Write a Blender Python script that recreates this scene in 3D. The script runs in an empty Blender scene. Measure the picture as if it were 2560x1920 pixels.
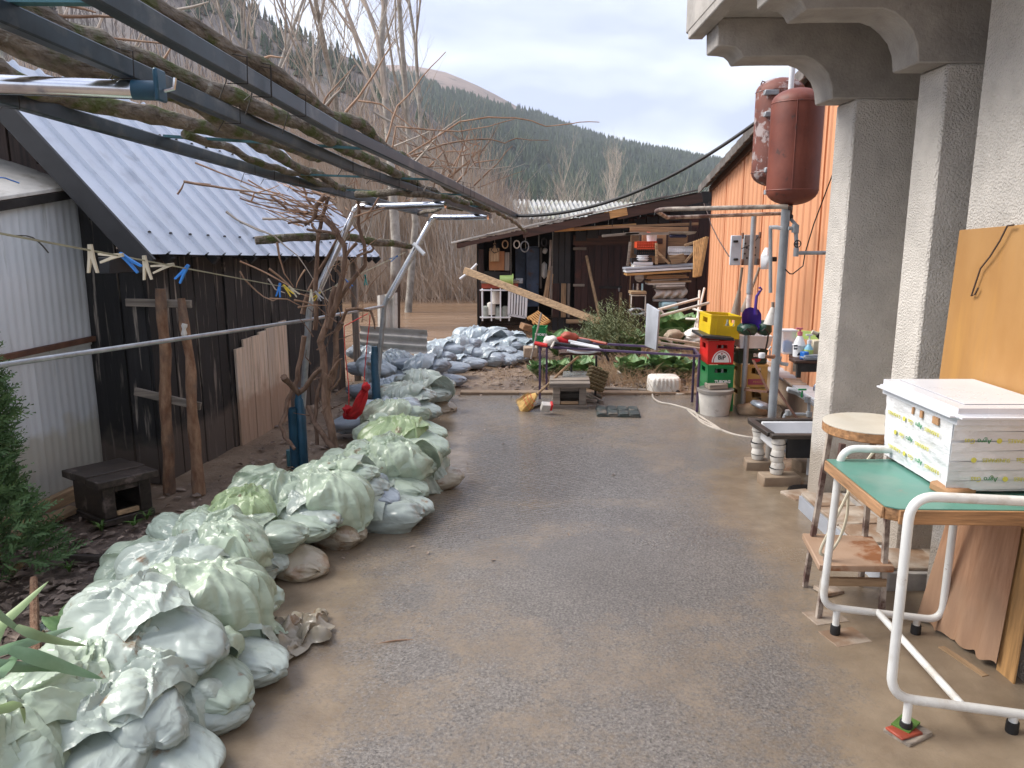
import bpy, bmesh, math, random
import numpy as np
from mathutils import Vector as V, Matrix, noise as mn

S = bpy.context.scene
# ---------------------------------------------------------------- camera, sky, sun, exposure
PITCH = math.atan(0.198); CAM_H = 1.7; FPX = 1923.4          # focal length in pixels of the 2560 x 1920 photograph
cam_d = bpy.data.cameras.new('camera'); cam = bpy.data.objects.new('camera', cam_d); S.collection.objects.link(cam)
cam.location = (0, 0, CAM_H); cam.rotation_euler = (math.pi/2 - PITCH, 0, 0)
cam_d.sensor_width = 36; cam_d.lens = 36*FPX/2560; cam_d.clip_start = 0.05; cam_d.clip_end = 6000
S.camera = cam

SUN_EL, SUN_AZ = math.radians(44), math.radians(-80)          # azimuth from +Y, towards -X: light comes from the left
w = bpy.data.worlds.new('World'); S.world = w; w.use_nodes = True
nt = w.node_tree; nt.nodes.clear()
def N(t, kind, **kw):
    n = t.nodes.new(kind)
    for k_, v_ in kw.items(): setattr(n, k_, v_)
    return n
out = N(nt, 'ShaderNodeOutputWorld'); bg = N(nt, 'ShaderNodeBackground')
sky = N(nt, 'ShaderNodeTexSky', sky_type='NISHITA', sun_disc=False, sun_elevation=SUN_EL, sun_rotation=SUN_AZ)
tc = N(nt, 'ShaderNodeTexCoord'); mp = N(nt, 'ShaderNodeMapping'); mp.inputs['Scale'].default_value = (1, 1, 2.6)
mp.inputs['Location'].default_value = (0.32, 0.1, 0.55)
n1 = N(nt, 'ShaderNodeTexNoise'); n1.inputs['Scale'].default_value = 3.0; n1.inputs['Detail'].default_value = 6; n1.inputs['Roughness'].default_value = .48
n1.inputs['Distortion'].default_value = .25
r1 = N(nt, 'ShaderNodeValToRGB')
cr = r1.color_ramp; cr.elements[0].position = .40; cr.elements[0].color = (1.45, 1.56, 2.25, 1)
cr.elements[1].position = .565; cr.elements[1].color = (2.85, 2.95, 3.2, 1)
mx = N(nt, 'ShaderNodeMixRGB'); mx.inputs[0].default_value = .86
nt.links.new(tc.outputs['Generated'], mp.inputs[0]); nt.links.new(mp.outputs[0], n1.inputs['Vector'])
nt.links.new(n1.outputs[0], r1.inputs[0]); nt.links.new(sky.outputs[0], mx.inputs[1]); nt.links.new(r1.outputs[0], mx.inputs[2])
nt.links.new(mx.outputs[0], bg.inputs[0]); bg.inputs[1].default_value = 0.1
nt.links.new(bg.outputs[0], out.inputs[0])

sun_d = bpy.data.lights.new('sun', 'SUN'); sun_d.energy = 1.4; sun_d.angle = math.radians(35); sun_d.color = (1, .95, .88)
sun = bpy.data.objects.new('sun', sun_d); S.collection.objects.link(sun)
sd = V((math.sin(SUN_AZ)*math.cos(SUN_EL), math.cos(SUN_AZ)*math.cos(SUN_EL), math.sin(SUN_EL)))
sun.rotation_euler = sd.to_track_quat('Z', 'Y').to_euler()
S.view_settings.view_transform = 'Standard'; S.view_settings.look = 'None'; S.view_settings.gamma = 1
S.view_settings.use_curve_mapping = False; S.view_settings.exposure = 2.15
S.cycles.use_denoising = True; S.cycles.max_bounces = 6; S.cycles.transparent_max_bounces = 12
S.cycles.volume_bounces = 0

# ---------------------------------------------------------------- measuring: photograph pixel -> place in the yard
CROPS = dict(a=(0,0,900), b=(700,0,900), c=(1660,0,900), d=(0,600,900), e=(0,1245,900), f=(1660,1245,900), g=(1660,800,900),
             h=(1120,450,400), i=(1440,480,400), j=(1300,720,500), l=(1700,560,400), m=(1720,750,400), n=(600,450,500), o=(680,750,500))
def q(c, x, y): x0, y0, w_ = CROPS[c]; return (x0 + x*w_/2212, y0 + y*w_/2212)
def qr(x, y): return (1850 + x/4.147, 900 + y/4.147)
def D(x, y): return (x*1.15732, y*1.15732)
_c, _s = math.cos(PITCH), math.sin(PITCH)
def ray(pt):
    u = (pt[0]-1280)/FPX; v = (pt[1]-960)/FPX
    return V((u, _c - v*_s, -_s - v*_c))
def g(pt, z=0.0):                                   # where that pixel meets the level z
    a = ray(pt); t = (z-CAM_H)/a.z; return V((a.x*t, a.y*t, z))
def p(pt, Y):                                       # where it meets the upright plane at distance Y
    a = ray(pt); t = Y/a.y; return V((a.x*t, Y, CAM_H + a.z*t))
def px_(pt, X):                                     # where it meets the upright plane x = X
    a = ray(pt); t = X/a.x; return V((X, a.y*t, CAM_H + a.z*t))
def pl(pt, o, n):                                   # any plane
    a = ray(pt); t = (o-V((0,0,CAM_H))).dot(n)/a.dot(n); return V((0,0,CAM_H)) + a*t
rnd = random.Random(7)
def R(a, b): return rnd.uniform(a, b)

# ---------------------------------------------------------------- building helpers
COL = S.collection
WORLD = {}
MAT = {}
class MB:
    def __init__(s): s.v = []; s.f = []
    def add(s, vs, fs):
        k = len(s.v); s.v += [V(x) for x in vs]; s.f += [tuple(k+i for i in f) for f in fs]; return s
    def box(s, c, size, rot=None):
        hx, hy, hz = size[0]/2, size[1]/2, size[2]/2
        vs = [V((x, y, z)) for z in (-hz, hz) for y in (-hy, hy) for x in (-hx, hx)]
        if rot is not None:
            if not isinstance(rot, Matrix):
                from mathutils import Euler
                rot = Euler(rot).to_matrix()
            vs = [rot @ x for x in vs]
        return s.add([x + V(c) for x in vs], [(0,2,3,1),(4,5,7,6),(0,1,5,4),(2,6,7,3),(0,4,6,2),(1,3,7,5)])
    def beam(s, a, b, w_, h_, up=(0,0,1), roll=0):
        a, b = V(a), V(b); d = (b-a); L = d.length; d.normalize(); up = V(up)
        x = d.cross(up)
        if x.length < 1e-4: x = d.cross(V((1,0,0)))
        x.normalize(); z = x.cross(d)
        if roll: x, z = x*math.cos(roll)+z*math.sin(roll), z*math.cos(roll)-x*math.sin(roll)
        return s.box((a+b)/2, (w_, L, h_), Matrix((x, d, z)).transposed())
    def tube(s, pts, r, n=8, cap=True, closed=False):
        pts = [V(x) for x in pts]; m = len(pts)
        rr = r if isinstance(r, (list, tuple)) else [r]*m
        def tang(i):
            if closed: return (pts[(i+1) % m]-pts[i-1]).normalized()
            return (pts[min(i+1, m-1)]-pts[max(i-1, 0)]).normalized()
        t = tang(0); u = t.orthogonal().normalized(); k = len(s.v)
        for i in range(m):
            t = tang(i); u = (u - t*u.dot(t))
            u = u.normalized() if u.length > 1e-6 else t.orthogonal().normalized()
            w_ = t.cross(u)
            for j in range(n):
                a = 2*math.pi*j/n; s.v.append(pts[i] + (u*math.cos(a)+w_*math.sin(a))*rr[i])
        for i in range(m if closed else m-1):
            i2 = (i+1) % m
            for j in range(n):
                s.f.append((k+i*n+j, k+i*n+(j+1) % n, k+i2*n+(j+1) % n, k+i2*n+j))
        if cap and not closed:
            s.f.append(tuple(k+j for j in range(n))[::-1]); s.f.append(tuple(k+(m-1)*n+j for j in range(n)))
        return s
    def lathe(s, prof, c=(0,0,0), n=20, rot=None, sx=1, sy=1):
        k = len(s.v); c = V(c); m = len(prof)
        for r, z in prof:
            for j in range(n):
                a = 2*math.pi*j/n; x = V((r*math.cos(a)*sx, r*math.sin(a)*sy, z))
                s.v.append((rot @ x if rot else x) + c)
        for i in range(m-1):
            for j in range(n): s.f.append((k+i*n+j, k+i*n+(j+1) % n, k+(i+1)*n+(j+1) % n, k+(i+1)*n+j))
        if prof[0][0] > 1e-5: s.f.append(tuple(k+j for j in range(n))[::-1])
        if prof[-1][0] > 1e-5: s.f.append(tuple(k+(m-1)*n+j for j in range(n)))
        return s
    def prism(s, outline, ext):                      # outline: 3-D loop, ext: extrusion vector
        n = len(outline); ext = V(ext); a = [V(x) for x in outline]; b = [x+ext for x in a]
        return s.add(a+b, [tuple(range(n))[::-1], tuple(range(n, 2*n))] + [(i, (i+1) % n, n+(i+1) % n, n+i) for i in range(n)])
    def slab(s, a, b, c, d, ext): return s.prism([a, b, c, d], ext)
    def grid(s, fn, nu, nv, wrap=False):
        k = len(s.v)
        for i in range(nu+1):
            for j in range(nv if wrap else nv+1): s.v.append(V(fn(i/nu, j/nv)))
        m = nv if wrap else nv+1
        for i in range(nu):
            for j in range(nv): s.f.append((k+i*m+j, k+i*m+(j+1) % m, k+(i+1)*m+(j+1) % m, k+(i+1)*m+j))
        return s
    def build(s, name, mat, parent=None, smooth=None, bev=0, seg=1, label=None, cat=None, group=None, kind=None, origin=None, solid=0):
        if smooth is None: smooth = 40
        me = bpy.data.meshes.new(name)
        lo = V([min(x[i] for x in s.v) for i in range(3)]); hi = V([max(x[i] for x in s.v) for i in range(3)])
        o_ = V(origin) if origin is not None else V(((lo.x+hi.x)/2, (lo.y+hi.y)/2, lo.z if parent is None else (lo.z+hi.z)/2))
        me.from_pydata([x-o_ for x in s.v], [], s.f)
        if bev or True:
            bm = bmesh.new(); bm.from_mesh(me)
            if len(bm.faces) < 60000: bmesh.ops.recalc_face_normals(bm, faces=bm.faces)
            if bev:
                es = [e for e in bm.edges if len(e.link_faces) == 2 and e.calc_face_angle(0) > .6]
                bmesh.ops.bevel(bm, geom=es, offset=bev, segments=seg, affect='EDGES', clamp_overlap=True)
            bm.to_mesh(me); bm.free()
        if smooth:
            me.polygons.foreach_set('use_smooth', [True]*len(me.polygons))
            me.set_sharp_from_angle(angle=math.radians(smooth))
        return place(name, me, mat, parent, o_, label, cat, group, kind)
def place(name, me, mat, parent, o_, label=None, cat=None, group=None, kind=None):
    o = bpy.data.objects.new(name, me); COL.objects.link(o)
    if mat is not None:
        me.materials.clear(); me.materials.append(MAT[mat] if isinstance(mat, str) else mat)
    WORLD[o.name] = V(o_)
    if parent is not None: o.parent = parent; o.location = V(o_) - WORLD[parent.name]
    else: o.location = o_
    return tag(o, label, cat, group, kind)
def tag(o, label=None, cat=None, group=None, kind=None):
    if label: o['label'] = label
    if cat: o['category'] = cat
    if group: o['group'] = group
    if kind: o['kind'] = kind
    return o
def thing(name, label, cat, loc, group=None):
    o = bpy.data.objects.new(name, None); COL.objects.link(o); o.empty_display_size = .1
    o.location = loc; WORLD[o.name] = V(loc); return tag(o, label, cat, group)
def text(body, mat, parent, origin, ux, uy, height, name='lettering', squash=1.0, bold=0.0):
    cu = bpy.data.curves.new(name, 'FONT'); cu.body = body; cu.align_x = 'CENTER'; cu.align_y = 'CENTER'; cu.extrude = .0006; cu.offset = bold
    cu.size = height*1.4; cu.resolution_u = 3
    tmp = bpy.data.objects.new(name, cu); COL.objects.link(tmp); bpy.context.view_layer.update()
    me = bpy.data.meshes.new_from_object(tmp.evaluated_get(bpy.context.evaluated_depsgraph_get())); bpy.data.objects.remove(tmp)
    o = bpy.data.objects.new(name, me); COL.objects.link(o)
    me.materials.clear(); me.materials.append(MAT[mat]); ux = V(ux).normalized(); uy = V(uy).normalized(); uz = ux.cross(uy)
    o.parent = parent; m = Matrix((ux*squash, uy, uz)).transposed().to_4x4(); m.translation = V(origin) - WORLD[parent.name]
    o.matrix_local = m; return o
def copy_of(src, parent, loc, rot=None, name=None):
    o = src.copy(); COL.objects.link(o); o.parent = parent; o.location = V(loc) - (WORLD[parent.name] if parent else V((0,0,0)))
    if rot is not None: o.rotation_euler = rot
    WORLD[o.name] = V(loc)
    return o
def fbm(x, o=4): return mn.fractal(V(x), 1.0, 2.0, o)
def wob(a, b, n=12, amp=.01, seed=0, sag=0):
    a, b = V(a), V(b); L = (b-a).length; pts = []
    for i in range(n+1):
        t = i/n; c_ = a.lerp(b, t); e = math.sin(math.pi*t)**.5 if 0 < t < 1 else 0
        pts.append(c_ + V((fbm((t*L*2+seed, .3, 5)), fbm((t*L*2, seed+3.7, 9)), fbm((t*L*2, 8, seed+1.3))))*amp*(.4+e) - V((0, 0, sag*4*t*(1-t))))
    return pts

# ---------------------------------------------------------------- materials
def mat(name, col, rough=.7, metal=0.0, var=.2, scale=6, col2=None, stretch=(1,1,1), bump=0.0, bscale=60, bdist=.004, spot=None, spot2=None,
        dirt=None, rand=.12, spec=.5, coat=0, trans=0, alpha=1, rvar=.12, streak=None, lo=.35, hi=.65, sub=0, detail=6):
    m = bpy.data.materials.new(name); m.use_nodes = True; t = m.node_tree; b = t.nodes['Principled BSDF']; L = t.links.new
    tc = N(t, 'ShaderNodeTexCoord'); mp = N(t, 'ShaderNodeMapping'); mp.inputs['Scale'].default_value = [scale*x for x in stretch]
    L(tc.outputs['Object'], mp.inputs[0])
    oi = N(t, 'ShaderNodeObjectInfo'); va = N(t, 'ShaderNodeVectorMath', operation='ADD')
    L(mp.outputs[0], va.inputs[0]); ml = N(t, 'ShaderNodeMath', operation='MULTIPLY'); ml.inputs[1].default_value = 37.0
    L(oi.outputs['Random'], ml.inputs[0]); L(ml.outputs[0], va.inputs[1])
    n = N(t, 'ShaderNodeTexNoise'); n.inputs['Detail'].default_value = detail; n.inputs['Scale'].default_value = 1; n.inputs['Roughness'].default_value = .62
    L(va.outputs[0], n.inputs['Vector'])
    rp = N(t, 'ShaderNodeValToRGB'); e = rp.color_ramp.elements
    e[0].position, e[1].position = lo, hi
    if col2 is None:
        e[0].color = [x*(1-var) for x in col]+[1]; e[1].color = [min(x*(1+var), .95) for x in col]+[1]
    else: e[0].color = list(col)+[1]; e[1].color = list(col2)+[1]
    L(n.outputs[0], rp.inputs[0]); c_ = rp.outputs[0]
    def overlay(mask, colr):
        nonlocal c_
        mm = N(t, 'ShaderNodeMixRGB'); L(mask, mm.inputs[0]); L(c_, mm.inputs[1]); mm.inputs[2].default_value = list(colr)+[1]; c_ = mm.outputs[0]
    def blotch(sc, th, soft=.05, st=(1,1,1), off=0):
        m2 = N(t, 'ShaderNodeMapping'); m2.inputs['Scale'].default_value = [sc*x for x in st]; m2.inputs['Location'].default_value = (off, off*1.7, off*.6)
        L(tc.outputs['Object'], m2.inputs[0]); a2 = N(t, 'ShaderNodeVectorMath', operation='ADD'); L(m2.outputs[0], a2.inputs[0]); L(ml.outputs[0], a2.inputs[1])
        n2 = N(t, 'ShaderNodeTexNoise'); n2.inputs['Detail'].default_value = 7; n2.inputs['Scale'].default_value = 1; n2.inputs['Roughness'].default_value = .6
        L(a2.outputs[0], n2.inputs['Vector']); mr = N(t, 'ShaderNodeMapRange'); mr.inputs[1].default_value = th-soft; mr.inputs[2].default_value = th+soft
        L(n2.outputs[0], mr.inputs[0]); return mr.outputs[0]
    if streak: overlay(blotch(streak[1], streak[2], .06, streak[3], 3.1), streak[0])
    if spot: overlay(blotch(spot[1], spot[2], spot[3] if len(spot) > 3 else .05, off=1.3), spot[0])
    if spot2: overlay(blotch(spot2[1], spot2[2], spot2[3] if len(spot2) > 3 else .04, off=7.7), spot2[0])
    if rand:
        hs = N(t, 'ShaderNodeHueSaturation'); mr = N(t, 'ShaderNodeMapRange'); mr.inputs[3].default_value = 1-rand; mr.inputs[4].default_value = 1+rand
        L(oi.outputs['Random'], mr.inputs[0]); L(mr.outputs[0], hs.inputs['Value']); L(c_, hs.inputs['Color']); c_ = hs.outputs[0]
    if dirt:                                          # dried flood mud reaching up from the ground: colour, height, raggedness
        ge = N(t, 'ShaderNodeNewGeometry'); sx = N(t, 'ShaderNodeSeparateXYZ'); L(ge.outputs['Position'], sx.inputs[0])
        n3 = N(t, 'ShaderNodeTexNoise'); n3.inputs['Scale'].default_value = 7; n3.inputs['Detail'].default_value = 6; L(ge.outputs['Position'], n3.inputs['Vector'])
        ad = N(t, 'ShaderNodeMath', operation='MULTIPLY_ADD'); L(n3.outputs[0], ad.inputs[0]); ad.inputs[1].default_value = -dirt[2]; L(sx.outputs[2], ad.inputs[2])
        mr = N(t, 'ShaderNodeMapRange'); mr.inputs[1].default_value = dirt[1]-dirt[2]*.5; mr.inputs[2].default_value = dirt[1]-dirt[2]*.5-.12
        mr.inputs[3].default_value = 0; mr.inputs[4].default_value = dirt[3] if len(dirt) > 3 else .8
        L(ad.outputs[0], mr.inputs[0]); overlay(mr.outputs[0], dirt[0])
    L(c_, b.inputs['Base Color'])
    mr = N(t, 'ShaderNodeMapRange'); mr.inputs[3].default_value = max(.03, rough-rvar); mr.inputs[4].default_value = min(1, rough+rvar)
    L(n.outputs[0], mr.inputs[0]); L(mr.outputs[0], b.inputs['Roughness'])
    b.inputs['Metallic'].default_value = metal; b.inputs['Specular IOR Level'].default_value = spec
    if coat: b.inputs['Coat Weight'].default_value = coat; b.inputs['Coat Roughness'].default_value = .15
    if trans: b.inputs['Transmission Weight'].default_value = trans
    if alpha < 1: b.inputs['Alpha'].default_value = alpha
    if bump:
        nb = N(t, 'ShaderNodeTexNoise'); nb.inputs['Scale'].default_value = 1; nb.inputs['Detail'].default_value = 6
        m3 = N(t, 'ShaderNodeMapping'); m3.inputs['Scale'].default_value = [bscale*x for x in stretch]; L(tc.outputs['Object'], m3.inputs[0]); L(m3.outputs[0], nb.inputs['Vector'])
        bp = N(t, 'ShaderNodeBump'); bp.inputs['Strength'].default_value = bump; bp.inputs['Distance'].default_value = bdist
        L(nb.outputs[0], bp.inputs['Height']); L(bp.outputs[0], b.inputs['Normal'])
    MAT[name] = m; return m
MUD = (.20, .125, .075)
VG, HG, YG = (7, 7, .5), (.5, 7, 7), (7, .5, 7)       # grain directions
mat('tar_wood', (.012,.011,.011), .72, var=.5, scale=4, stretch=VG, bump=.6, bscale=25, spot=((.16,.13,.105), 3.2, .735, .03), streak=((.24,.205,.17), 5, .635, (5,5,.35)), rand=.35, dirt=((.13,.10,.08), .38, .3, .65))
mat('gable_wood', (.035,.022,.017), .8, var=.6, scale=4, stretch=VG, bump=.5, bscale=25, rand=.4)
mat('bargeboard', (.022,.022,.024), .6, var=.3, scale=6, bump=.3, bscale=20)
mat('pale_wood', (.52,.41,.31), .75, var=.3, scale=5, stretch=VG, bump=.5, bscale=25, streak=((.55,.46,.38), 4, .56, (5,5,.5)), dirt=((.33,.205,.13), .45, .4, .7), rand=.15)
mat('raw_wood', (.34,.22,.12), .75, var=.35, scale=5, stretch=VG, bump=.4, bscale=25, rand=.25)
mat('raw_wood_h', (.36,.24,.135), .75, var=.35, scale=5, stretch=HG, bump=.4, bscale=25, rand=.25)
mat('raw_wood_y', (.36,.24,.135), .75, var=.35, scale=5, stretch=YG, bump=.4, bscale=25, rand=.25)
mat('honey_wood', (.50,.27,.095), .6, var=.3, scale=5, stretch=HG, bump=.3, bscale=25, rand=.15)
mat('honey_wood_v', (.50,.28,.11), .6, var=.3, scale=5, stretch=VG, bump=.3, bscale=25, rand=.2)
mat('grey_wood', (.22,.185,.15), .85, var=.4, scale=5, stretch=HG, bump=.5, bscale=25, rand=.25)
mat('grey_wood_v', (.20,.165,.135), .85, var=.4, scale=5, stretch=VG, bump=.5, bscale=25, rand=.25)
mat('dark_wet_wood', (.045,.034,.027), .5, var=.5, scale=5, stretch=HG, bump=.6, bscale=25, spot=((.22,.17,.15), 6, .66, .06), rand=.3)
mat('brown_wood', (.060,.024,.013), .6, var=.45, scale=4, stretch=HG, bump=.3, bscale=20, rand=.25)
mat('brown_wood_v', (.045,.017,.013), .65, var=.5, scale=4, stretch=VG, bump=.3, bscale=20, spot=((.11,.03,.018), 2.5, .66, .08), rand=.3, dirt=((.05,.03,.02), .25, .2, .7))
mat('board_brown', (.28,.155,.075), .7, var=.3, scale=5, stretch=HG, bump=.3, bscale=20, rand=.2)
mat('bark_post', (.17,.080,.042), .9, col2=(.33,.20,.12), scale=9, stretch=(3,3,1), bump=1, bscale=40, bdist=.01, spot=((.10,.075,.06), 3, .6, .08), rand=.2)
mat('roof_sheet', (.56,.61,.69), .36, metal=.0, var=.07, scale=1.5, streak=((.46,.50,.57), 2, .60, (2,2,2)), spot=((.42,.45,.50), 5, .68, .06), rand=.03, spec=.4)
mat('clad_sheet', (.60,.63,.66), .45, var=.10, scale=1.2, stretch=(1,1,.3), streak=((.33,.35,.34), 5, .66, (3,3,.25)), dirt=((.42,.40,.33), .55, .4, .75), spot=((.20,.17,.13), 40, .74, .02), rand=.04)
mat('rust_steel', (.085,.038,.024), .8, col2=(.16,.075,.045), scale=14, bump=.4, rand=.15)
mat('rust_pipe', (.10,.055,.045), .7, col2=(.42,.36,.30), scale=9, bump=.3, lo=.42, hi=.58, rand=.1)
mat('galv', (.36,.38,.40), .42, metal=.65, var=.25, scale=12, rand=.1, spot=((.28,.22,.16), 7, .7, .06))
mat('galv_paint', (.30,.32,.34), .5, metal=.2, var=.15, scale=8, rand=.08, spot=((.24,.15,.09), 9, .72, .04), dirt=((.27,.22,.17), .4, .3, .6))
mat('chrome', (.70,.72,.76), .16, metal=1, var=.12, scale=10, spot=((.30,.34,.45), 7, .62, .05), rand=.05, rvar=.08)
mat('rail_steel', (.040,.058,.074), .38, metal=.45, var=.3, scale=7, spot=((.11,.12,.125), 9, .6, .08), rand=.1)
mat('teal_steel', (.045,.13,.15), .45, metal=.1, var=.3, scale=8, rand=.1)
mat('blue_sleeve', (.017,.075,.125), .38, metal=.1, var=.25, scale=8, spot=((.11,.13,.15), 18, .72, .03), rand=.1)
mat('moss_bark', (.075,.058,.042), .95, col2=(.22,.185,.145), scale=26, stretch=(1.6,.35,1.6), bump=1, bscale=60, bdist=.02, spot=((.070,.085,.020), 9, .55, .06), spot2=((.30,.29,.25), 16, .66, .04), rand=.12)
mat('vine_bark', (.105,.058,.036), .9, col2=(.23,.145,.10), scale=20, stretch=(1.5,1.5,.5), bump=1, bscale=70, bdist=.008, rand=.2)
mat('vine_shoot', (.22,.115,.062), .75, col2=(.36,.23,.15), scale=10, rand=.3)
mat('twig_grey', (.33,.28,.23), .85, col2=(.46,.40,.34), scale=6, rand=.25)
mat('tree_bark', (.20,.175,.145), .95, col2=(.40,.365,.315), scale=5, bump=.8, bscale=20, bdist=.02, rand=.15)
mat('thicket_stem', (.38,.28,.20), .95, col2=(.56,.44,.33), scale=.7, rand=0)
mat('thicket_grey', (.40,.345,.285), .95, col2=(.54,.48,.41), scale=.7, rand=0)
mat('needle', (.020,.042,.024), .9, col2=(.060,.085,.040), scale=.09, rand=0)
mat('bare_hill_tree', (.12,.10,.09), .95, col2=(.22,.185,.165), scale=.05, rand=0)
mat('thuja', (.050,.11,.033), .7, col2=(.12,.20,.075), scale=7, rand=0, spot=((.15,.07,.025), 5, .68, .04))
mat('bank_soil', (.16,.11,.075), .9, col2=(.25,.19,.14), scale=1.5, bump=.5, bscale=12)
mat('stucco', (.62,.58,.525), .92, var=.10, scale=5, bump=1.0, bscale=105, bdist=.016, rand=.02, dirt=((.30,.235,.17), .40, .3, .6), detail=4)
mat('concrete', (.36,.335,.305), .9, var=.18, scale=5, bump=.7, bscale=70, bdist=.006, rand=.05)
mat('plinth', (.27,.22,.175), .9, var=.25, scale=6, bump=.5, bscale=40, rand=.1, dirt=((.22,.145,.09), .45, .3, .6))
mat('tile', (.42,.35,.28), .6, var=.25, scale=7, rand=.15, spot=((.25,.16,.10), 6, .5, .1))
mat('mud_block', (.32,.25,.18), .9, var=.25, scale=8, bump=.4, bscale=30, rand=.15, dirt=((.22,.14,.085), .12, .1, .8))
mat('orange_clad', (.64,.31,.165), .5, var=.06, scale=2, stretch=(1,1,.2), rand=.03, dirt=((.48,.27,.15), .45, .4, .5))
mat('tank_rust', (.135,.030,.017), .55, col2=(.20,.052,.030), scale=5, bump=.25, bscale=40, spot=((.05,.022,.018), 11, .66, .05), rand=.05)
mat('tank_peel', (.125,.040,.028), .65, col2=(.19,.06,.04), scale=5, bump=.5, bscale=30, spot=((.33,.27,.26), 12, .55, .03), spot2=((.07,.022,.018), 14, .60, .04), rand=.05)
mat('white_pipe', (.62,.64,.66), .35, var=.08, scale=6, rand=.03)
mat('white_paint', (.70,.70,.67), .35, var=.08, scale=6, spot=((.24,.13,.07), 20, .695, .03), spot2=((.50,.46,.40), 7, .62, .08), rand=.03)
mat('white_plastic', (.74,.75,.77), .38, var=.05, scale=6, rand=.05)
mat('dirty_white', (.63,.60,.55), .55, var=.15, scale=6, spot=((.28,.21,.15), 9, .68, .06), rand=.1)
mat('grey_box', (.52,.57,.62), .45, var=.1, scale=6, spot=((.22,.12,.07), 14, .70, .03), rand=.05)
mat('black_rubber', (.014,.014,.015), .6, var=.3, scale=10, rand=.2)
mat('black_plastic', (.02,.022,.026), .45, var=.3, scale=8, rand=.1)
mat('iron', (.03,.027,.026), .6, metal=.4, var=.4, scale=10, rand=.1)
mat('green_top', (.105,.27,.215), .36, var=.10, scale=5, spot=((.19,.30,.245), 4, .62, .1), spot2=((.24,.22,.17), 9, .70, .05), rand=.02)
mat('edge_wood', (.36,.19,.085), .7, var=.45, scale=7, stretch=HG, bump=.5, bscale=20, rand=.1)
mat('edge_wood_y', (.36,.20,.10), .7, var=.45, scale=7, stretch=YG, bump=.5, bscale=20, rand=.1)
mat('ply_ochre', (.36,.185,.06), .55, col2=(.44,.245,.09), scale=3, stretch=(1,1,.5), spot=((.34,.17,.055), 4, .70, .05), streak=((.42,.22,.065), 3, .62, (3,3,.3)), rand=.02)
mat('ply_warp', (.36,.185,.10), .7, col2=(.50,.29,.175), scale=5, stretch=VG, bump=.3, bscale=18, rand=.05, dirt=((.34,.22,.14), .35, .3, .6))
mat('stool_white', (.62,.58,.49), .4, var=.08, scale=4, spot=((.50,.44,.34), 3, .6, .1), rand=.02)
mat('mud_wood', (.38,.24,.15), .55, col2=(.48,.33,.23), scale=3, spot=((.28,.11,.04), 4, .58, .04), rand=.05)
mat('box_tape', (.66,.66,.67), .35, var=.06, scale=5, bump=.7, bscale=9, bdist=.02, stretch=(1,1,2.5), rand=.02, spot=((.74,.74,.75), 5, .55, .02))
mat('box_lid', (.68,.69,.73), .28, var=.03, scale=3, rand=.02)
mat('cardboard', (.36,.20,.10), .8, var=.15, scale=8, rand=.1)
mat('tape_green', (.05,.25,.10), .5, var=.2, rand=.05); mat('tape_yellow', (.60,.56,.10), .5, var=.15, rand=.05)
mat('crate_yellow', (.66,.46,.010), .4, var=.08, rand=.03); mat('crate_red', (.60,.015,.012), .4, var=.08, rand=.03)
mat('crate_green', (.006,.20,.055), .38, var=.1, rand=.05); mat('crate_tan', (.52,.34,.11), .5, var=.1, rand=.05, dirt=((.33,.23,.13), .22, .2, .6))
mat('crate_dark', (.012,.035,.022), .45, var=.2, rand=.1); mat('print_white', (.80,.80,.80), .5, var=.03, rand=0)
mat('print_red', (.42,.03,.05), .5, var=.05, rand=0); mat('print_black', (.02,.02,.025), .5, var=.05, rand=0); mat('print_pink', (.36,.075,.13), .5, var=.1, rand=0)
mat('glass_dark', (.01,.012,.012), .1, var=.2, rand=.1); mat('bottle_glass', (.30,.33,.30), .12, var=.3, rand=.3)
mat('purple_plastic', (.055,.022,.24), .35, var=.12, rand=.05); mat('green_rubber', (.010,.045,.028), .4, var=.2, rand=.1)
mat('blue_plastic', (.010,.13,.48), .4, var=.1, rand=.1); mat('lightblue', (.22,.47,.60), .3, var=.1, rand=.05)
mat('peg_blue', (.02,.20,.62), .4, var=.1, rand=.15); mat('peg_cream', (.60,.55,.42), .6, var=.15, rand=.1); mat('peg_yellow', (.60,.44,.03), .5, var=.1, rand=.1)
mat('peg_grey', (.36,.36,.37), .6, var=.15, rand=.1); mat('peg_teal', (.05,.32,.30), .5, var=.1, rand=.1)
mat('line_cord', (.28,.28,.20), .7, var=.2, rand=.1); mat('red_cloth', (.42,.008,.013), .8, var=.25, scale=9, bump=.3, bscale=90, rand=.05); mat('red_cord', (.55,.03,.025), .7, var=.2, rand=.05)
mat('purple_steel', (.085,.055,.115), .45, metal=.2, var=.25, scale=10, spot=((.16,.11,.10), 12, .68, .05), rand=.08)
mat('slate_top', (.36,.38,.42), .5, var=.12, scale=6, rand=.03); mat('pale_tube', (.62,.57,.50), .45, var=.15, scale=9, spot=((.25,.09,.05), 8, .70, .05), rand=.05)
mat('straw', (.52,.32,.10), .8, var=.35, scale=12, stretch=(1,1,1), bump=.8, bscale=90, rand=.08); mat('egg_tray', (.165,.125,.062), .9, var=.2, scale=8, bump=.3, rand=.1)
mat('dark_mat', (.030,.040,.036), .55, var=.3, scale=8, rand=.05, spot=((.16,.13,.10), 9, .60, .08)); mat('hose', (.44,.39,.33), .5, var=.12, scale=9, rand=.03)
mat('cabbage', (.060,.14,.042), .5, col2=(.17,.29,.10), scale=9, bump=.6, bscale=30, bdist=.01, rand=.15); mat('cabbage_heart', (.30,.44,.10), .5, col2=(.46,.58,.22), scale=8, bump=.6, bscale=30, bdist=.01, rand=.1)
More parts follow.
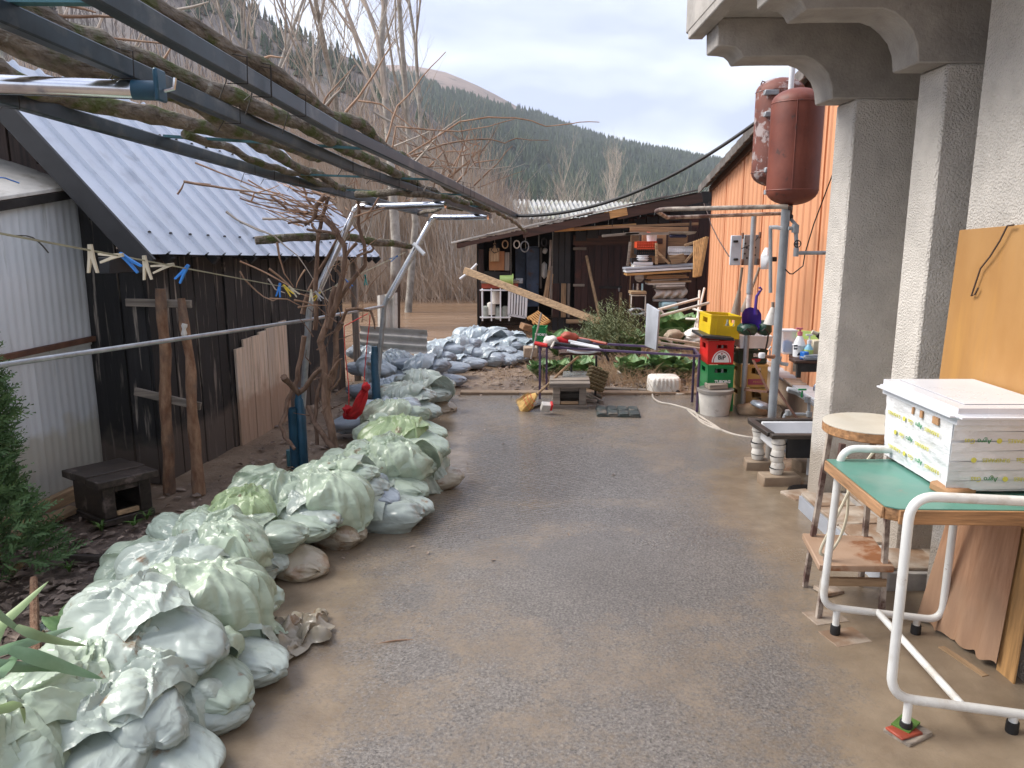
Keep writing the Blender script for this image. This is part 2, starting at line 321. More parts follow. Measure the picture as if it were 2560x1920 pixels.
mat('herb', (.10,.14,.06), .85, col2=(.24,.28,.15), scale=8, rand=.1); mat('dry_stalk', (.30,.20,.115), .9, col2=(.45,.33,.21), scale=8, rand=.2)
mat('leaf_litter', (.10,.068,.050), .8, col2=(.37,.285,.22), scale=7, rand=0, detail=3); mat('yucca', (.10,.20,.085), .45, col2=(.22,.33,.20), scale=4, rand=.2)
mat('yucca_back', (.16,.24,.10), .5, col2=(.28,.36,.16), scale=4, rand=.2)
mat('weed', (.08,.16,.03), .6, var=.4, rand=.2); mat('stone', (.36,.25,.155), .85, var=.25, scale=8, bump=.6, bscale=20, bdist=.01, rand=.15)
mat('fibre_cement', (.46,.44,.40), .9, var=.2, scale=4, spot=((.25,.22,.17), 4, .64, .08), bump=.4, rand=.08); mat('far_roof', (.40,.40,.39), .9, var=.2, scale=1.2, spot=((.26,.27,.18), .9, .60, .1), rand=.1)
mat('cream_wall', (.55,.43,.30), .9, var=.12, scale=1, rand=.03); mat('blue_drum', (.065,.10,.17), .5, var=.35, scale=4, spot=((.10,.05,.035), 6, .64, .05), rand=.05)
mat('orange_board', (.33,.14,.055), .7, var=.12, rand=.05); mat('red_paint', (.30,.055,.028), .55, var=.3, scale=6, rand=.05); mat('basket_red', (.62,.075,.025), .45, var=.1, rand=.05)
mat('apple_green', (.38,.52,.16), .4, var=.1, rand=.05); mat('navy', (.012,.016,.05), .6, var=.2, rand=.05); mat('pastel_blue', (.36,.55,.60), .45, var=.1, rand=.05)
mat('tarp', (.36,.29,.23), .8, col2=(.60,.55,.49), scale=6, rand=.05); mat('black_cable', (.008,.008,.009), .5, var=.2, rand=0); mat('brown_cord', (.06,.035,.025), .6, var=.2, rand=0)
mat('clear_plastic', (.72,.76,.78), .2, var=.05, rand=0, alpha=.55); mat('pink_plastic', (.62,.17,.22), .4, var=.1, rand=0); mat('fascia_tile', (.12,.105,.095), .85, var=.35, scale=8, bump=.4, rand=.3)
mat('tin_can', (.30,.34,.40), .4, var=.3, scale=9, rand=.2, metal=.3); mat('terracotta', (.36,.16,.085), .8, var=.25, rand=.2)
mat('sticker', (.66,.60,.56), .5, col2=(.55,.42,.40), scale=25, rand=0); mat('wall_dark', (.020,.016,.014), .85, var=.4, rand=.2)
mat('glass_sheet', (.42,.45,.44), .15, var=.1, rand=0, alpha=.7)
# ================================================================ THE SETTING
def npmesh(name, verts, tris, matn, kind=None, label=None, cat=None, parent=None, smooth=False, origin=(0,0,0), attr=None):
    me = bpy.data.meshes.new(name); verts = np.asarray(verts, np.float32); tris = np.asarray(tris, np.int32); k = tris.shape[1]
    me.vertices.add(len(verts)); me.vertices.foreach_set('co', (verts-np.array(origin, np.float32)).ravel())
    me.loops.add(tris.size); me.loops.foreach_set('vertex_index', tris.ravel())
    me.polygons.add(len(tris)); me.polygons.foreach_set('loop_start', np.arange(0, tris.size, k, dtype=np.int32))
    me.polygons.foreach_set('use_smooth', np.full(len(tris), smooth))
    me.update(calc_edges=True); me.validate()
    for a, vals in (attr or {}).items():
        at = me.attributes.new(a, 'FLOAT', 'POINT'); at.data.foreach_set('value', np.asarray(vals, np.float32))
    return place(name, me, matn, parent, V(origin), label, cat, None, kind)
def sm(a, b, x): t = np.clip((x-a)/(b-a), 0, 1); return t*t*(3-2*t)
RNG = np.random.default_rng(5)
def vnoise(x, y, seed=0):                              # smooth value noise, vectorised
    r = np.random.default_rng(seed).random((64, 64)); xi, yi = np.floor(x).astype(int), np.floor(y).astype(int); fx, fy = x-xi, y-yi
    fx = fx*fx*(3-2*fx); fy = fy*fy*(3-2*fy); a = r[xi % 64, yi % 64]; b = r[(xi+1) % 64, yi % 64]; c_ = r[xi % 64, (yi+1) % 64]; d = r[(xi+1) % 64, (yi+1) % 64]
    return (a*(1-fx)+b*fx)*(1-fy)+(c_*(1-fx)+d*fx)*fy
def fnoise(x, y, seed=0, o=4): return sum(vnoise(x*2**i, y*2**i, seed+i)/2**(i+1) for i in range(o))

# --- wet ground materials: mud, asphalt, river
def wet_mat(name, kind):
    m = bpy.data.materials.new(name); m.use_nodes = True; t = m.node_tree; b = t.nodes['Principled BSDF']; L = t.links.new
    ge = N(t, 'ShaderNodeNewGeometry'); pos = ge.outputs['Position']
    def noise(sc, det=6, rough=.6, st=(1,1,1), kindn='ShaderNodeTexNoise'):
        mp = N(t, 'ShaderNodeMapping'); mp.inputs['Scale'].default_value = [sc*x for x in st]; L(pos, mp.inputs[0])
        n = N(t, kindn); n.inputs['Scale'].default_value = 1
        if kindn == 'ShaderNodeTexNoise': n.inputs['Detail'].default_value = det; n.inputs['Roughness'].default_value = rough
        L(mp.outputs[0], n.inputs['Vector']); return n.outputs[0]
    def ramp(x, *st):
        r = N(t, 'ShaderNodeValToRGB'); e = r.color_ramp.elements
        while len(e) < len(st): e.new(.5)
        for i, (q_, c_) in enumerate(st): e[i].position = q_; e[i].color = (list(c_)+[1]) if hasattr(c_, '__len__') else (c_, c_, c_, 1)
        L(x, r.inputs[0]); return r.outputs[0]
    def mix(f_, a, b_, ty='MIX'):
        n = N(t, 'ShaderNodeMixRGB', blend_type=ty)
        for i, x in enumerate((f_, a, b_)):
            if hasattr(x, 'is_linked') or isinstance(x, bpy.types.NodeSocket): L(x, n.inputs[i])
            else: n.inputs[i].default_value = x if i == 0 else list(x)+[1]
        return n.outputs[0]
    def math_(op, a, b_=0., c_=0.):
        n = N(t, 'ShaderNodeMath', operation=op)
        for i, x in enumerate((a, b_, c_)):
            if isinstance(x, bpy.types.NodeSocket): L(x, n.inputs[i])
            else: n.inputs[i].default_value = x
        return n.outputs[0]
    def attr(a): n = N(t, 'ShaderNodeAttribute'); n.attribute_name = a; return n.outputs['Fac']
    def bump(h, s_, d_, nrm=None):
        n = N(t, 'ShaderNodeBump'); n.inputs['Strength'].default_value = s_; n.inputs['Distance'].default_value = d_; L(h, n.inputs['Height'])
        if nrm: L(nrm, n.inputs['Normal'])
        return n.outputs[0]
    if kind == 'drive':
        grit = noise(95, 3, .7); stones = noise(70, kindn='ShaderNodeTexVoronoi'); big = noise(1.6, 5)
        agg = ramp(grit, (.28, (.062,.054,.047)), (.48, (.165,.147,.130)), (.64, (.255,.230,.203)), (.80, (.42,.385,.34)))
        agg = mix(ramp(big, (.35, .0), (.7, .35)), agg, (.085,.078,.076))
        mudc = ramp(noise(5, 6), (.3, (.180,.136,.092)), (.7, (.280,.218,.152)))
        mk = math_('ADD', attr('mud'), math_('MULTIPLY', math_('SUBTRACT', noise(3.2, 7, .65), .5), 1.1))
        mk = math_('ADD', mk, math_('MULTIPLY', math_('SUBTRACT', noise(55, 3, .6), .5), .9))
        mk = ramp(mk, (.30, 0.), (.78, 1.))
        L(mix(mk, agg, mudc), b.inputs['Base Color'])
        wet = ramp(math_('ADD', attr('wet'), math_('MULTIPLY', noise(2.2, 5), .5)), (.22, .50), (.70, .10))
        L(math_('SUBTRACT', math_('ADD', wet, math_('MULTIPLY', grit, .07)), math_('MULTIPLY', mk, .10)), b.inputs['Roughness'])
        h = math_('ADD', math_('MULTIPLY', math_('MULTIPLY', grit, math_('SUBTRACT', 1.0, math_('MULTIPLY', mk, .62))), 1.0), math_('MULTIPLY', stones, math_('SUBTRACT', .5, math_('MULTIPLY', mk, .4))))
        rip = N(t, 'ShaderNodeTexWave'); rip.inputs['Scale'].default_value = 3.2; rip.inputs['Distortion'].default_value = 5; rip.inputs['Detail'].default_value = 3; rip.inputs['Detail Scale'].default_value = 1.6
        mp = N(t, 'ShaderNodeMapping'); mp.inputs['Scale'].default_value = (2.0, 3.8, 1); mp.inputs['Rotation'].default_value = (0, 0, .9); L(pos, mp.inputs[0]); L(mp.outputs[0], rip.inputs['Vector'])
        n1_ = bump(math_('MULTIPLY', rip.outputs[1], attr('ripple')), .5, .012)
        n2_ = bump(math_('MULTIPLY', noise(14, 5), mk), .35, .012, n1_)
        L(bump(h, .65, .005, n2_), b.inputs['Normal']); b.inputs['Specular IOR Level'].default_value = .45
    elif kind == 'mud':
        c1 = ramp(noise(2.4, 7, .65), (.30, (.13,.086,.054)), (.55, (.235,.163,.104)), (.75, (.34,.250,.172)))
        c1 = mix(attr('litter'), c1, ramp(noise(22, 5, .7), (.35, (.08,.057,.044)), (.7, (.24,.175,.135))))
        L(c1, b.inputs['Base Color'])
        L(ramp(noise(1.7, 5), (.3, .34), (.7, .7)), b.inputs['Roughness'])
        L(bump(noise(26, 6, .7), .8, .02, bump(noise(5, 4), .5, .05)), b.inputs['Normal'])
    else:
        c1 = ramp(noise(.22, 5, .6, (.5, 2.2, 1)), (.35, (.20,.122,.070)), (.65, (.285,.185,.115)))
        foam = ramp(noise(.9, 8, .7, (.35, 2.4, 1)), (.66, 0.), (.74, .5))
        L(mix(foam, c1, (.52,.42,.33)), b.inputs['Base Color']); b.inputs['Roughness'].default_value = .22
        L(bump(noise(2.6, 6, .6, (.4, 1.6, 1)), .7, .10, bump(noise(.6, 3, .5, (.3, 1.5, 1)), .5, .3)), b.inputs['Normal'])
    MAT[name] = m
for a in ('drive', 'mud', 'river'): wet_mat('wet_'+a, a)

# --- ground: one sheet to the horizon, the flooded bed dug into it
def ysplit(x): return np.interp(x, [-60, -2.4, -1.3, -.7, .2, 1.2, 4.5], [7.6, 8.3, 9.2, 10.2, 11.2, 12.4, 13.2])
def gz(x, y):
    x, y = np.asarray(x, float), np.asarray(y, float)
    bed = np.where(x < .2, .5, np.interp(x, [.2, 1.6], [.5, .10]))
    z = -bed*sm(0, 1.3, y-ysplit(x))
    z = z + (.75)*sm(19.5, 23, y + 1.3*np.sin(x*.33)+.6*np.sin(x*.9))
    near = sm(-9, -4, x)*sm(9, 5, x)
    z = z + near*sm(9.4, 8.4, y)*((fnoise(x*1.7+9, y*1.7, 3)-.47)*.05) * sm(-1.0, -1.6, x - np.interp(y, [0, 6, 9], [0.1, .6, .6]))
    z = z + near*sm(7.9, 8.6, y)*sm(12.4, 11.6, y)*(fnoise(x*2.3, y*2.3, 8)-.42)*.16*sm(-.6, 0, x)
    return z - .012
xs = np.concatenate([[-3000, -1500, -800, -400, -200, -100, -60, -40, -28, -20, -14, -10, -7], np.arange(-5, 5.01, .09), [6, 8, 11, 16, 24, 40, 70, 120, 250, 500, 1000, 3000]])
ys = np.concatenate([[-3000, -800, -200, -60, -20, -8, -3], np.arange(-1, 13.01, .09), np.arange(13.3, 26, .4), [28, 32, 40, 55, 80, 120, 180, 300, 500, 800, 1300, 2000, 3500]])
GX, GY = np.meshgrid(xs, ys, indexing='ij'); GZ = gz(GX, GY); nx_, ny_ = GX.shape
def quads(nu, nv):
    i, j = np.meshgrid(np.arange(nu-1), np.arange(nv-1), indexing='ij'); a = (i*nv+j).ravel()
    return np.stack([a, a+nv, a+nv+1, a+1], 1)
lit = sm(-1.0, -1.35, GX-np.interp(GY, [0, 3, 5, 8], [-.35, -.1, .35, .9]))*sm(4.6, 3.6, GY+.25*GX+(fnoise(GX*2, GY*2, 4)-.5)*2)
lit = np.maximum(lit, .75*sm(8.0, 8.5, GY)*sm(12, 11, GY)*sm(-.3, .1, GX)*sm(.35, .6, fnoise(GX*3, GY*3, 12)))
npmesh('ground', np.stack([GX.ravel(), GY.ravel(), GZ.ravel()], 1), quads(nx_, ny_), 'wet_mud', 'structure', smooth=True, attr={'litter': lit.ravel()})

# --- driveway: wet asphalt with a film of flood mud
bag_x = lambda y: np.interp(y, [0, 2.2, 3.0, 3.7, 4.3, 5.15, 5.9, 7.6, 9.7], [-1.5, -1.25, -1.2, -1.3, -1.15, -.9, -.9, -1.0, -.9])
ny2, nx2 = 150, 64; U, T_ = np.meshgrid(np.linspace(0, 1, nx2), np.linspace(0, 1, ny2), indexing='ij')
DY = -1.5 + T_*(7.95+1.5); XL = bag_x(DY)-.25; XR = np.interp(DY, [-1.5, 4.4, 5.2, 6.6, 7.2, 7.95], [2.4, 2.35, 2.1, 2.35, 2.6, 2.7]); DX = XL + (XR-XL)*U
DZ = .004 + .006*fnoise(DX*1.2, DY*1.2, 21) + .012*sm(1.1, 2.2, DX)
f1, f2 = fnoise(DX*.9, DY*.9, 31), fnoise(DX*2.4, DY*2.4, 41)
edge = np.minimum(DX-(bag_x(DY)+.25), 9)
mudm = sm(.75, .05, edge+(f2-.5)*.6)*.75 + sm(.75, 1.45, DX+(f1-.45)*1.1-.10*(DY-2))*.85*sm(6.4, 5.0, DY)
mudm = np.maximum(mudm, sm(4.6, 6.3, DY+(f1-.5)*2)*.38); mudm = np.maximum(mudm, sm(2.2, .6, DY)*.25)
mudm = np.maximum(mudm, sm(.10, .45, .5-np.abs(f1-.56)*3)*.4*sm(1.5, 2.6, DY)); mudm = np.clip(mudm+.10-.5*np.exp(-((DY-3.3-.12*np.sin(DX*2.3)+(f2-.5)*.8)/.16)**2)*sm(-.3, .2, DX)*sm(1.3, .8, DX)-.45*np.exp(-((DY-4.5+.1*DX+(f2-.5)*.7)/.13)**2)*sm(0, .3, DX)*sm(1.2, .8, DX), 0, 1)
wetm = np.clip(sm(3.2, 5.0, DY)*.55 + sm(.9, .2, edge)*.45 + (f2-.5)*.3, 0, 1)
ripm = sm(.25, .5, edge)*sm(1.5, .7, edge)*sm(3.6, 4.6, DY)*sm(7.2, 6.0, DY)
npmesh('driveway', np.stack([DX.ravel(), DY.ravel(), DZ.ravel()], 1), quads(nx2, ny2), 'wet_drive', 'structure', smooth=True, attr={'mud': mudm.ravel(), 'wet': wetm.ravel(), 'ripple': ripm.ravel()})
k_ = MB().beam((-.55, 8.03, .012), (2.75, 7.98, .012), .12, .05); k_.build('kerb_strip', 'mud_block', bev=.008, kind='structure')

# --- river in flood
MB().add([(-900, 7.2, -.07), (16, 7.2, -.07), (16, 26, -.07), (-900, 26, -.07)], [(0, 1, 2, 3)]).build('river', 'wet_river', kind='structure')

LIMX, LIMY = [-2600, 700, 1050, 1110, 1160, 1230, 1300, 1340, 1390, 1500], [-900, 150, 205, 245, 250, 270, 288, 296, 290, 0]
# --- hills: crest lines read off the photograph, slopes built in depth
def hill(name, crest, y0, yr, y1, matn, rough, seed, power=1.25):
    pxs = np.linspace(-2600, 5200, 190); cy = np.interp(pxs, [c_[0]*1.15732 for c_ in crest], [c_[1]*1.15732 for c_ in crest])
    u = (pxs-1280)/FPX; v = (cy-960)/FPX; ay = _c-v*_s; az = -_s-v*_c
    xr = u/ay; hr = np.maximum(CAM_H+az/ay*yr, .5)
    T = np.linspace(0, 1, 70); Yv = np.concatenate([y0+(yr-y0)*T, yr+(y1-yr)*T[1:]]); pr = np.concatenate([T**power, (1-T[1:])**1.3])
    X = xr[:, None]*Yv[None, :]; Y = np.repeat(Yv[None, :], len(pxs), 0); Z = hr[:, None]*pr[None, :]-1.5
    env = np.sin(np.pi*np.clip(pr, 0, 1))[None, :]
    Z = Z + (fnoise(X/90+seed, Y/90, seed, 5)-.48)*rough*env
    pyv = 960+FPX*(-((Z-CAM_H)*_c+Y*_s))/(Y*_c-(Z-CAM_H)*_s); pxm = np.repeat(pxs[:, None], X.shape[1], 1)
    bald = sm(16, -4, pyv-np.interp(pxm, LIMX, LIMY)+(fnoise(X/25, Y/25, 5)-.5)*40)*(Y > 400)
    npmesh(name, np.stack([X.ravel(), Y.ravel(), Z.ravel()], 1), quads(*X.shape), matn, 'structure', smooth=True, attr={'bald': bald.ravel()})
    def at(pxv, Yq):
        i = np.interp(pxv, pxs, np.arange(len(pxs))); j = np.interp(Yq, Yv, np.arange(len(Yv)))
        i0 = np.clip(i.astype(int), 0, len(pxs)-2); j0 = np.clip(j.astype(int), 0, len(Yv)-2); fi, fj = i-i0, j-j0
        f = lambda A: (A[i0, j0]*(1-fi)+A[i0+1, j0]*fi)*(1-fj)+(A[i0, j0+1]*(1-fi)+A[i0+1, j0+1]*fi)*fj
        return np.stack([f(X), f(Y), f(Z)], 1)
    return at
mat('hill_grass', (.20,.14,.115), .95, col2=(.30,.22,.18), scale=.03, rand=0, spot=((.10,.085,.065), .06, .62, .05)); mat('hill_forest', (.022,.034,.024), .95, col2=(.05,.06,.04), scale=.03, rand=0)
mat('hill_bare', (.11,.092,.080), .95, col2=(.19,.155,.135), scale=.05, rand=0, spot=((.035,.045,.03), .03, .60, .06))
t_ = MAT['hill_grass'].node_tree; b_ = t_.nodes['Principled BSDF']; src = b_.inputs['Base Color'].links[0].from_socket; mx_ = N(t_, 'ShaderNodeMixRGB'); at_ = N(t_, 'ShaderNodeAttribute'); at_.attribute_name = 'bald'
mx_.inputs[1].default_value = (.030, .052, .032, 1); t_.links.new(at_.outputs['Fac'], mx_.inputs[0]); t_.links.new(src, mx_.inputs[2]); t_.links.new(mx_.outputs[0], b_.inputs['Base Color'])
far = hill('mountain', [(-3000,330), (-800,120), (300,80), (600,105), (780,138), (850,137), (900,140), (960,152), (1020,176), (1080,206), (1150,246), (1200,268), (1300,303), (1400,326), (1545,354), (1700,385), (2000,430), (2600,450), (4500,440)], 230, 950, 1300, 'hill_grass', 40, 2)
near = hill('hill', [(-3000,100), (-1200,-250), (0,-300), (300,-170), (450,-60), (540,18), (600,52), (650,78), (700,98), (760,118), (800,130), (850,168), (950,262), (1040,350), (1130,440), (1220,494), (1300,508), (4500,515)], 60, 330, 480, 'hill_bare', 16, 6, 1.1)
def conifers(P_, h, seed):
    n = len(P_); r = np.random.default_rng(seed); k = 6; tiers = [(.06, .30, .50), (.30, .22, .78), (.55, .15, 1.0)]; vs, fs, off = [], [], 0
    lean = r.normal(0, .03, (n, 2))
    for z0, rad, z1 in tiers:
        a = r.random(n)[:, None]*6.3+np.arange(k)[None, :]*2*np.pi/k; rr = rad*h[:, None]*(.75+.5*r.random((n, k)))*.75
        zz = h[:, None]*(z0+.08*(r.random((n, k))-.5))
        ring = np.stack([P_[:, 0:1]+np.cos(a)*rr, P_[:, 1:2]+np.sin(a)*rr, P_[:, 2:3]+zz], 2)
        tip = np.stack([P_[:, 0]+lean[:, 0]*h, P_[:, 1]+lean[:, 1]*h, P_[:, 2]+h*z1], 1)
        vs.append(np.concatenate([ring, tip[:, None, :]], 1).reshape(-1, 3)); base = off+np.arange(n)[:, None]*(k+1); j = np.arange(k)
        fs.append(np.stack([base+j, base+(j+1) % k, np.repeat(base+k, k, 1)], 2).reshape(-1, 3)); off += n*(k+1)
    return np.concatenate(vs), np.concatenate(fs)
n = 30000; a = RNG.uniform(700, 2700, n); Yq = 240+700*np.sqrt(RNG.random(n)); P_ = far(a, Yq)
py = 960+FPX*(-( (P_[:, 2]-CAM_H)*_c + P_[:, 1]*_s))/(P_[:, 1]*_c-(P_[:, 2]-CAM_H)*_s)
lim = np.interp(a, LIMX, LIMY)
keep = py > lim + 10*(RNG.random(n)-.5); clear = fnoise(P_[:, 0]/60, P_[:, 1]/60, 70); keep &= clear > .22
P_ = P_[keep]; h = RNG.uniform(6, 13, len(P_))*np.interp(P_[:, 1], [250, 900], [.8, 1])
vv, ff = conifers(P_, h, 3); npmesh('pine_forest', vv, ff, 'needle', 'stuff', 'dark green pine forest covering the mountain slope', 'forest')
n = 1500; a = RNG.uniform(-300, 1200, n); Yq = 130+215*np.sqrt(RNG.random(n)); P_ = near(a, Yq); keep = (fnoise(P_[:, 0]/30, P_[:, 1]/30, 80) > np.interp(Yq, [130, 300, 345], [.62, .5, .36])); P_ = P_[keep]
vv, ff = conifers(P_, RNG.uniform(3, 7, len(P_)), 4); npmesh('pine_wood', vv, ff, 'needle', 'stuff', 'scattered dark pines along the near hill crest', 'forest')
def stems(P_, h, rad, seed, bend=.18, segs=4, twigs=0, tw=.35):
    r = np.random.default_rng(seed); n = len(P_); d = r.normal(0, bend, (n, 2)); d2 = r.normal(0, bend*.7, (n, 2)); ts = np.linspace(0, 1, segs+1)
    C_ = np.stack([P_[:, None, 0]+h[:, None]*(d[:, 0:1]*ts+d2[:, 0:1]*ts**2), P_[:, None, 1]+h[:, None]*(d[:, 1:2]*ts+d2[:, 1:2]*ts**2), P_[:, None, 2]+h[:, None]*ts*(1-.1*ts)], 2)
    def tubes(C_, R_):
        n, m = C_.shape[:2]; a = np.arange(3)*2*np.pi/3; off = np.stack([np.cos(a), np.sin(a), 0*a], 1)
        vs = C_[:, :, None, :]+off[None, None]*R_[:, :, None, None]; base = (np.arange(n)*m*3)[:, None, None]+(np.arange(m-1)*3)[None, :, None]; j = np.arange(3)[None, None]
        f = np.stack([base+j, base+(j+1) % 3, base+3+(j+1) % 3, base+3+j], 3); return vs.reshape(-1, 3), f.reshape(-1, 4)
    vs, fs = tubes(C_, rad[:, None]*(1-.8*ts)[None])
    if twigs:
        ii = np.repeat(np.arange(n), twigs); tt = r.uniform(.3, .95, len(ii)); k = np.clip((tt*segs).astype(int), 0, segs-1); fr = tt*segs-k
        b0 = C_[ii, k]*(1-fr)[:, None]+C_[ii, k+1]*fr[:, None]; L_ = h[ii]*tw*r.uniform(.3, 1, len(ii))*(1.15-tt); an = r.random(len(ii))*6.3
        e = b0+np.stack([np.cos(an)*L_*.55, np.sin(an)*L_*.55, L_*.85], 1); mid = (b0+e)/2+r.normal(0, .04, e.shape)*L_[:, None]
        v2, f2_ = tubes(np.stack([b0, mid, e], 1), (rad[ii]*.5)[:, None]*np.array([1, .7, .25])[None]); fs = np.concatenate([fs, f2_+len(vs)]); vs = np.concatenate([vs, v2])
    return vs, fs
n = 2600; a = RNG.uniform(-300, 1330, n); Yq = 75+250*RNG.random(n); P_ = near(a, Yq)
vv, ff = stems(P_, RNG.uniform(4, 9, n), np.full(n, .10), 11, .08, 3, 5, .5); npmesh('bare_wood', vv, ff, 'bare_hill_tree', 'stuff', 'leafless grey woodland on the near hillside', 'woodland')

# --- thicket of leafless shoots on the far bank
def scrub(name, n, x0, x1, y0, y1, hfun, rad, matn, seed, label, twigs, bend=.12):
    r = np.random.default_rng(seed); X = r.uniform(x0, x1, n); Y = r.uniform(y0, y1, n); Z = np.maximum(gz(X, Y), -.1)
    h = hfun(X, Y, r)*r.uniform(.55, 1.1, n)
    vv, ff = stems(np.stack([X, Y, Z], 1), h, rad*(.5+r.random(n)), seed, bend, 4, twigs); npmesh(name, vv, ff, matn, 'stuff', label, 'thicket')
hz = lambda X, Y, r: np.interp(X/Y*1662+1106, [0, 500, 640, 800, 960, 1050, 1110, 1300], [7.5, 7.2, 6.8, 6.0, 5.4, 4.6, 3.4, 1.5])*(.75+.5*fnoise(X*.4, Y*.4, 17))
scrub('thicket', 5200, -24, .6, 20.5, 31, hz, .013, 'thicket_stem', 21, 'dense reddish brown thicket of bare shoots on the far river bank', 5)
scrub('thicket', 1500, -22, 2, 20.2, 27, lambda X, Y, r: hz(X, Y, r)*.9, .014, 'thicket_grey', 22, 'pale grey bare shoots mixed into the riverside thicket', 6, .2)
scrub('thicket', 1700, -12, .9, 19.4, 21.5, lambda X, Y, r: 1.5+0*X, .008, 'thicket_stem', 23, 'low tangle of brown brush along the water edge', 5, .35)
scrub('thicket', 700, .5, 14, 27, 45, lambda X, Y, r: 3.4+0*X, .012, 'thicket_grey', 24, 'sparse grey brush behind the corrugated-roof building', 5, .2)

# --- tall leafless trees
def bare_tree(label, base, height, r0, seed, spread=.5, lean=(0,0), levels=4, matn='tree_bark', stain=False, dens=1.0, forks=(.28, .95)):
    r = random.Random(seed); root = thing('bare_tree', label, 'tree', base, 'tall leafless trees by the river'); tr, cr_ = MB(), MB()
    def grow(mb, a, d, L, rad, lev):
        n_ = 5 if lev == 0 else (4 if lev < 3 else 3); pts = [V(a)]; d = V(d); rads = [rad]
        for i in range(n_):
            d = (d+V((r.gauss(0, .10+.04*lev), r.gauss(0, .10+.04*lev), .06+.02*lev))).normalized()
            pts.append(pts[-1]+d*L/n_); rads.append(rad*(1-.72*(i+1)/n_))
        mb.tube(pts, rads, 7 if lev == 0 else (5 if lev == 1 else 3), cap=False)
        if lev >= levels: return
        k = int({0: 9, 1: 6, 2: 6, 3: 5}.get(lev, 3)*dens)
        for i in range(k):
            t = r.uniform(forks[0] if lev == 0 else .2, .98); j = min(int(t*n_), n_-1); q0 = pts[j].lerp(pts[j+1], t*n_-j)
            an = r.uniform(0, 6.283); side = V((math.cos(an), math.sin(an), 0)); nd = (d*(1-spread)+side*spread+V((0, 0, .25))).normalized()
            grow(cr_, q0, nd, L*r.uniform(.38, .62)*(1.1-.45*t), rads[j]*r.uniform(.42, .62), lev+1)
    grow(tr, base, V((lean[0], lean[1], 1)).normalized(), height, r0, 0)
    tr.build('trunk', matn, root, smooth=60); cr_.build('crown', 'twig_grey', root, smooth=0); return root
mat('stained_trunk', (.23,.205,.175), .95, col2=(.36,.33,.29), scale=6, bump=.8, bscale=20, bdist=.02, dirt=((.075,.045,.03), .95, .25, .92), rand=.05)
bare_tree('leafless tree with flood-stained trunk standing in the water beside the dark shed', g(D(852, 706), -.05)+V((0, 0, -.2)), 9.0, .105, 3, .42, (.015, 0), 4, 'stained_trunk', forks=(.42, .97))
bare_tree('pale straight leafless tree just behind the stained trunk', V((-2.35, 17.2, -.3)), 11, .085, 14, .42, (-.02, 0), 4, forks=(.35, .95))
bare_tree('tall forked leafless poplar with the widest crown on the far bank', V((-4.3, 23, .2)), 13.0, .095, 5, .42, (-.02, 0), 4, dens=1.35, forks=(.16, .95))
bare_tree('leafless tree with fine spreading twigs against the bald mountain', V((-2.9, 24, .2)), 12.0, .09, 41, .45, (.02, 0), 4, dens=1.35, forks=(.18, .95))
bare_tree('leaning leafless tree whose limbs cross the near hill crest', V((-9.4, 26, .2)), 15, .10, 8, .45, (.10, 0), 4, dens=1.2, forks=(.2, .95))
bare_tree('slim leafless tree rising through the reddish thicket above the metal roof', V((-7.0, 23, .2)), 12, .075, 12, .45, (.05, 0), 4, dens=1.2, forks=(.2, .95))
bare_tree('leafless tree above the pergola at the upper edge', V((-12.5, 24, .2)), 14, .10, 17, .45, (.08, 0), 4, dens=1.2, forks=(.2, .95))
bare_tree('small vase-shaped bare tree above the corrugated roof', V((4.9, 38, -.1)), 5.2, .06, 31, .40, (.0, 0), 4, forks=(.05, .5), dens=1.4)
bare_tree('spindly bare sapling beside the corrugated roof edge', V((2.4, 33, -.1)), 4.6, .045, 33, .4, (.04, 0), 3, forks=(.1, .7))
bare_tree('bare sapling between the vase-shaped tree and the thicket', V((3.2, 36, -.1)), 4.8, .05, 35, .4, (-.03, 0), 3, forks=(.08, .6), dens=1.3)

# --- the air between the yard and the mountain
hm = bpy.data.materials.new('haze'); hm.use_nodes = True; t_ = hm.node_tree; t_.nodes.clear()
vo = N(t_, 'ShaderNodeVolumePrincipled'); vo.inputs['Color'].default_value = (.88, .92, 1, 1); vo.inputs['Density'].default_value = .00030; vo.inputs['Anisotropy'].default_value = .2
t_.links.new(vo.outputs[0], N(t_, 'ShaderNodeOutputMaterial').inputs['Volume'])
MAT['haze'] = hm
MB().box((0, 0, 230), (3000, 3300, 466)).build('haze', 'haze', kind='stuff', label='thin bluish winter haze over the valley')
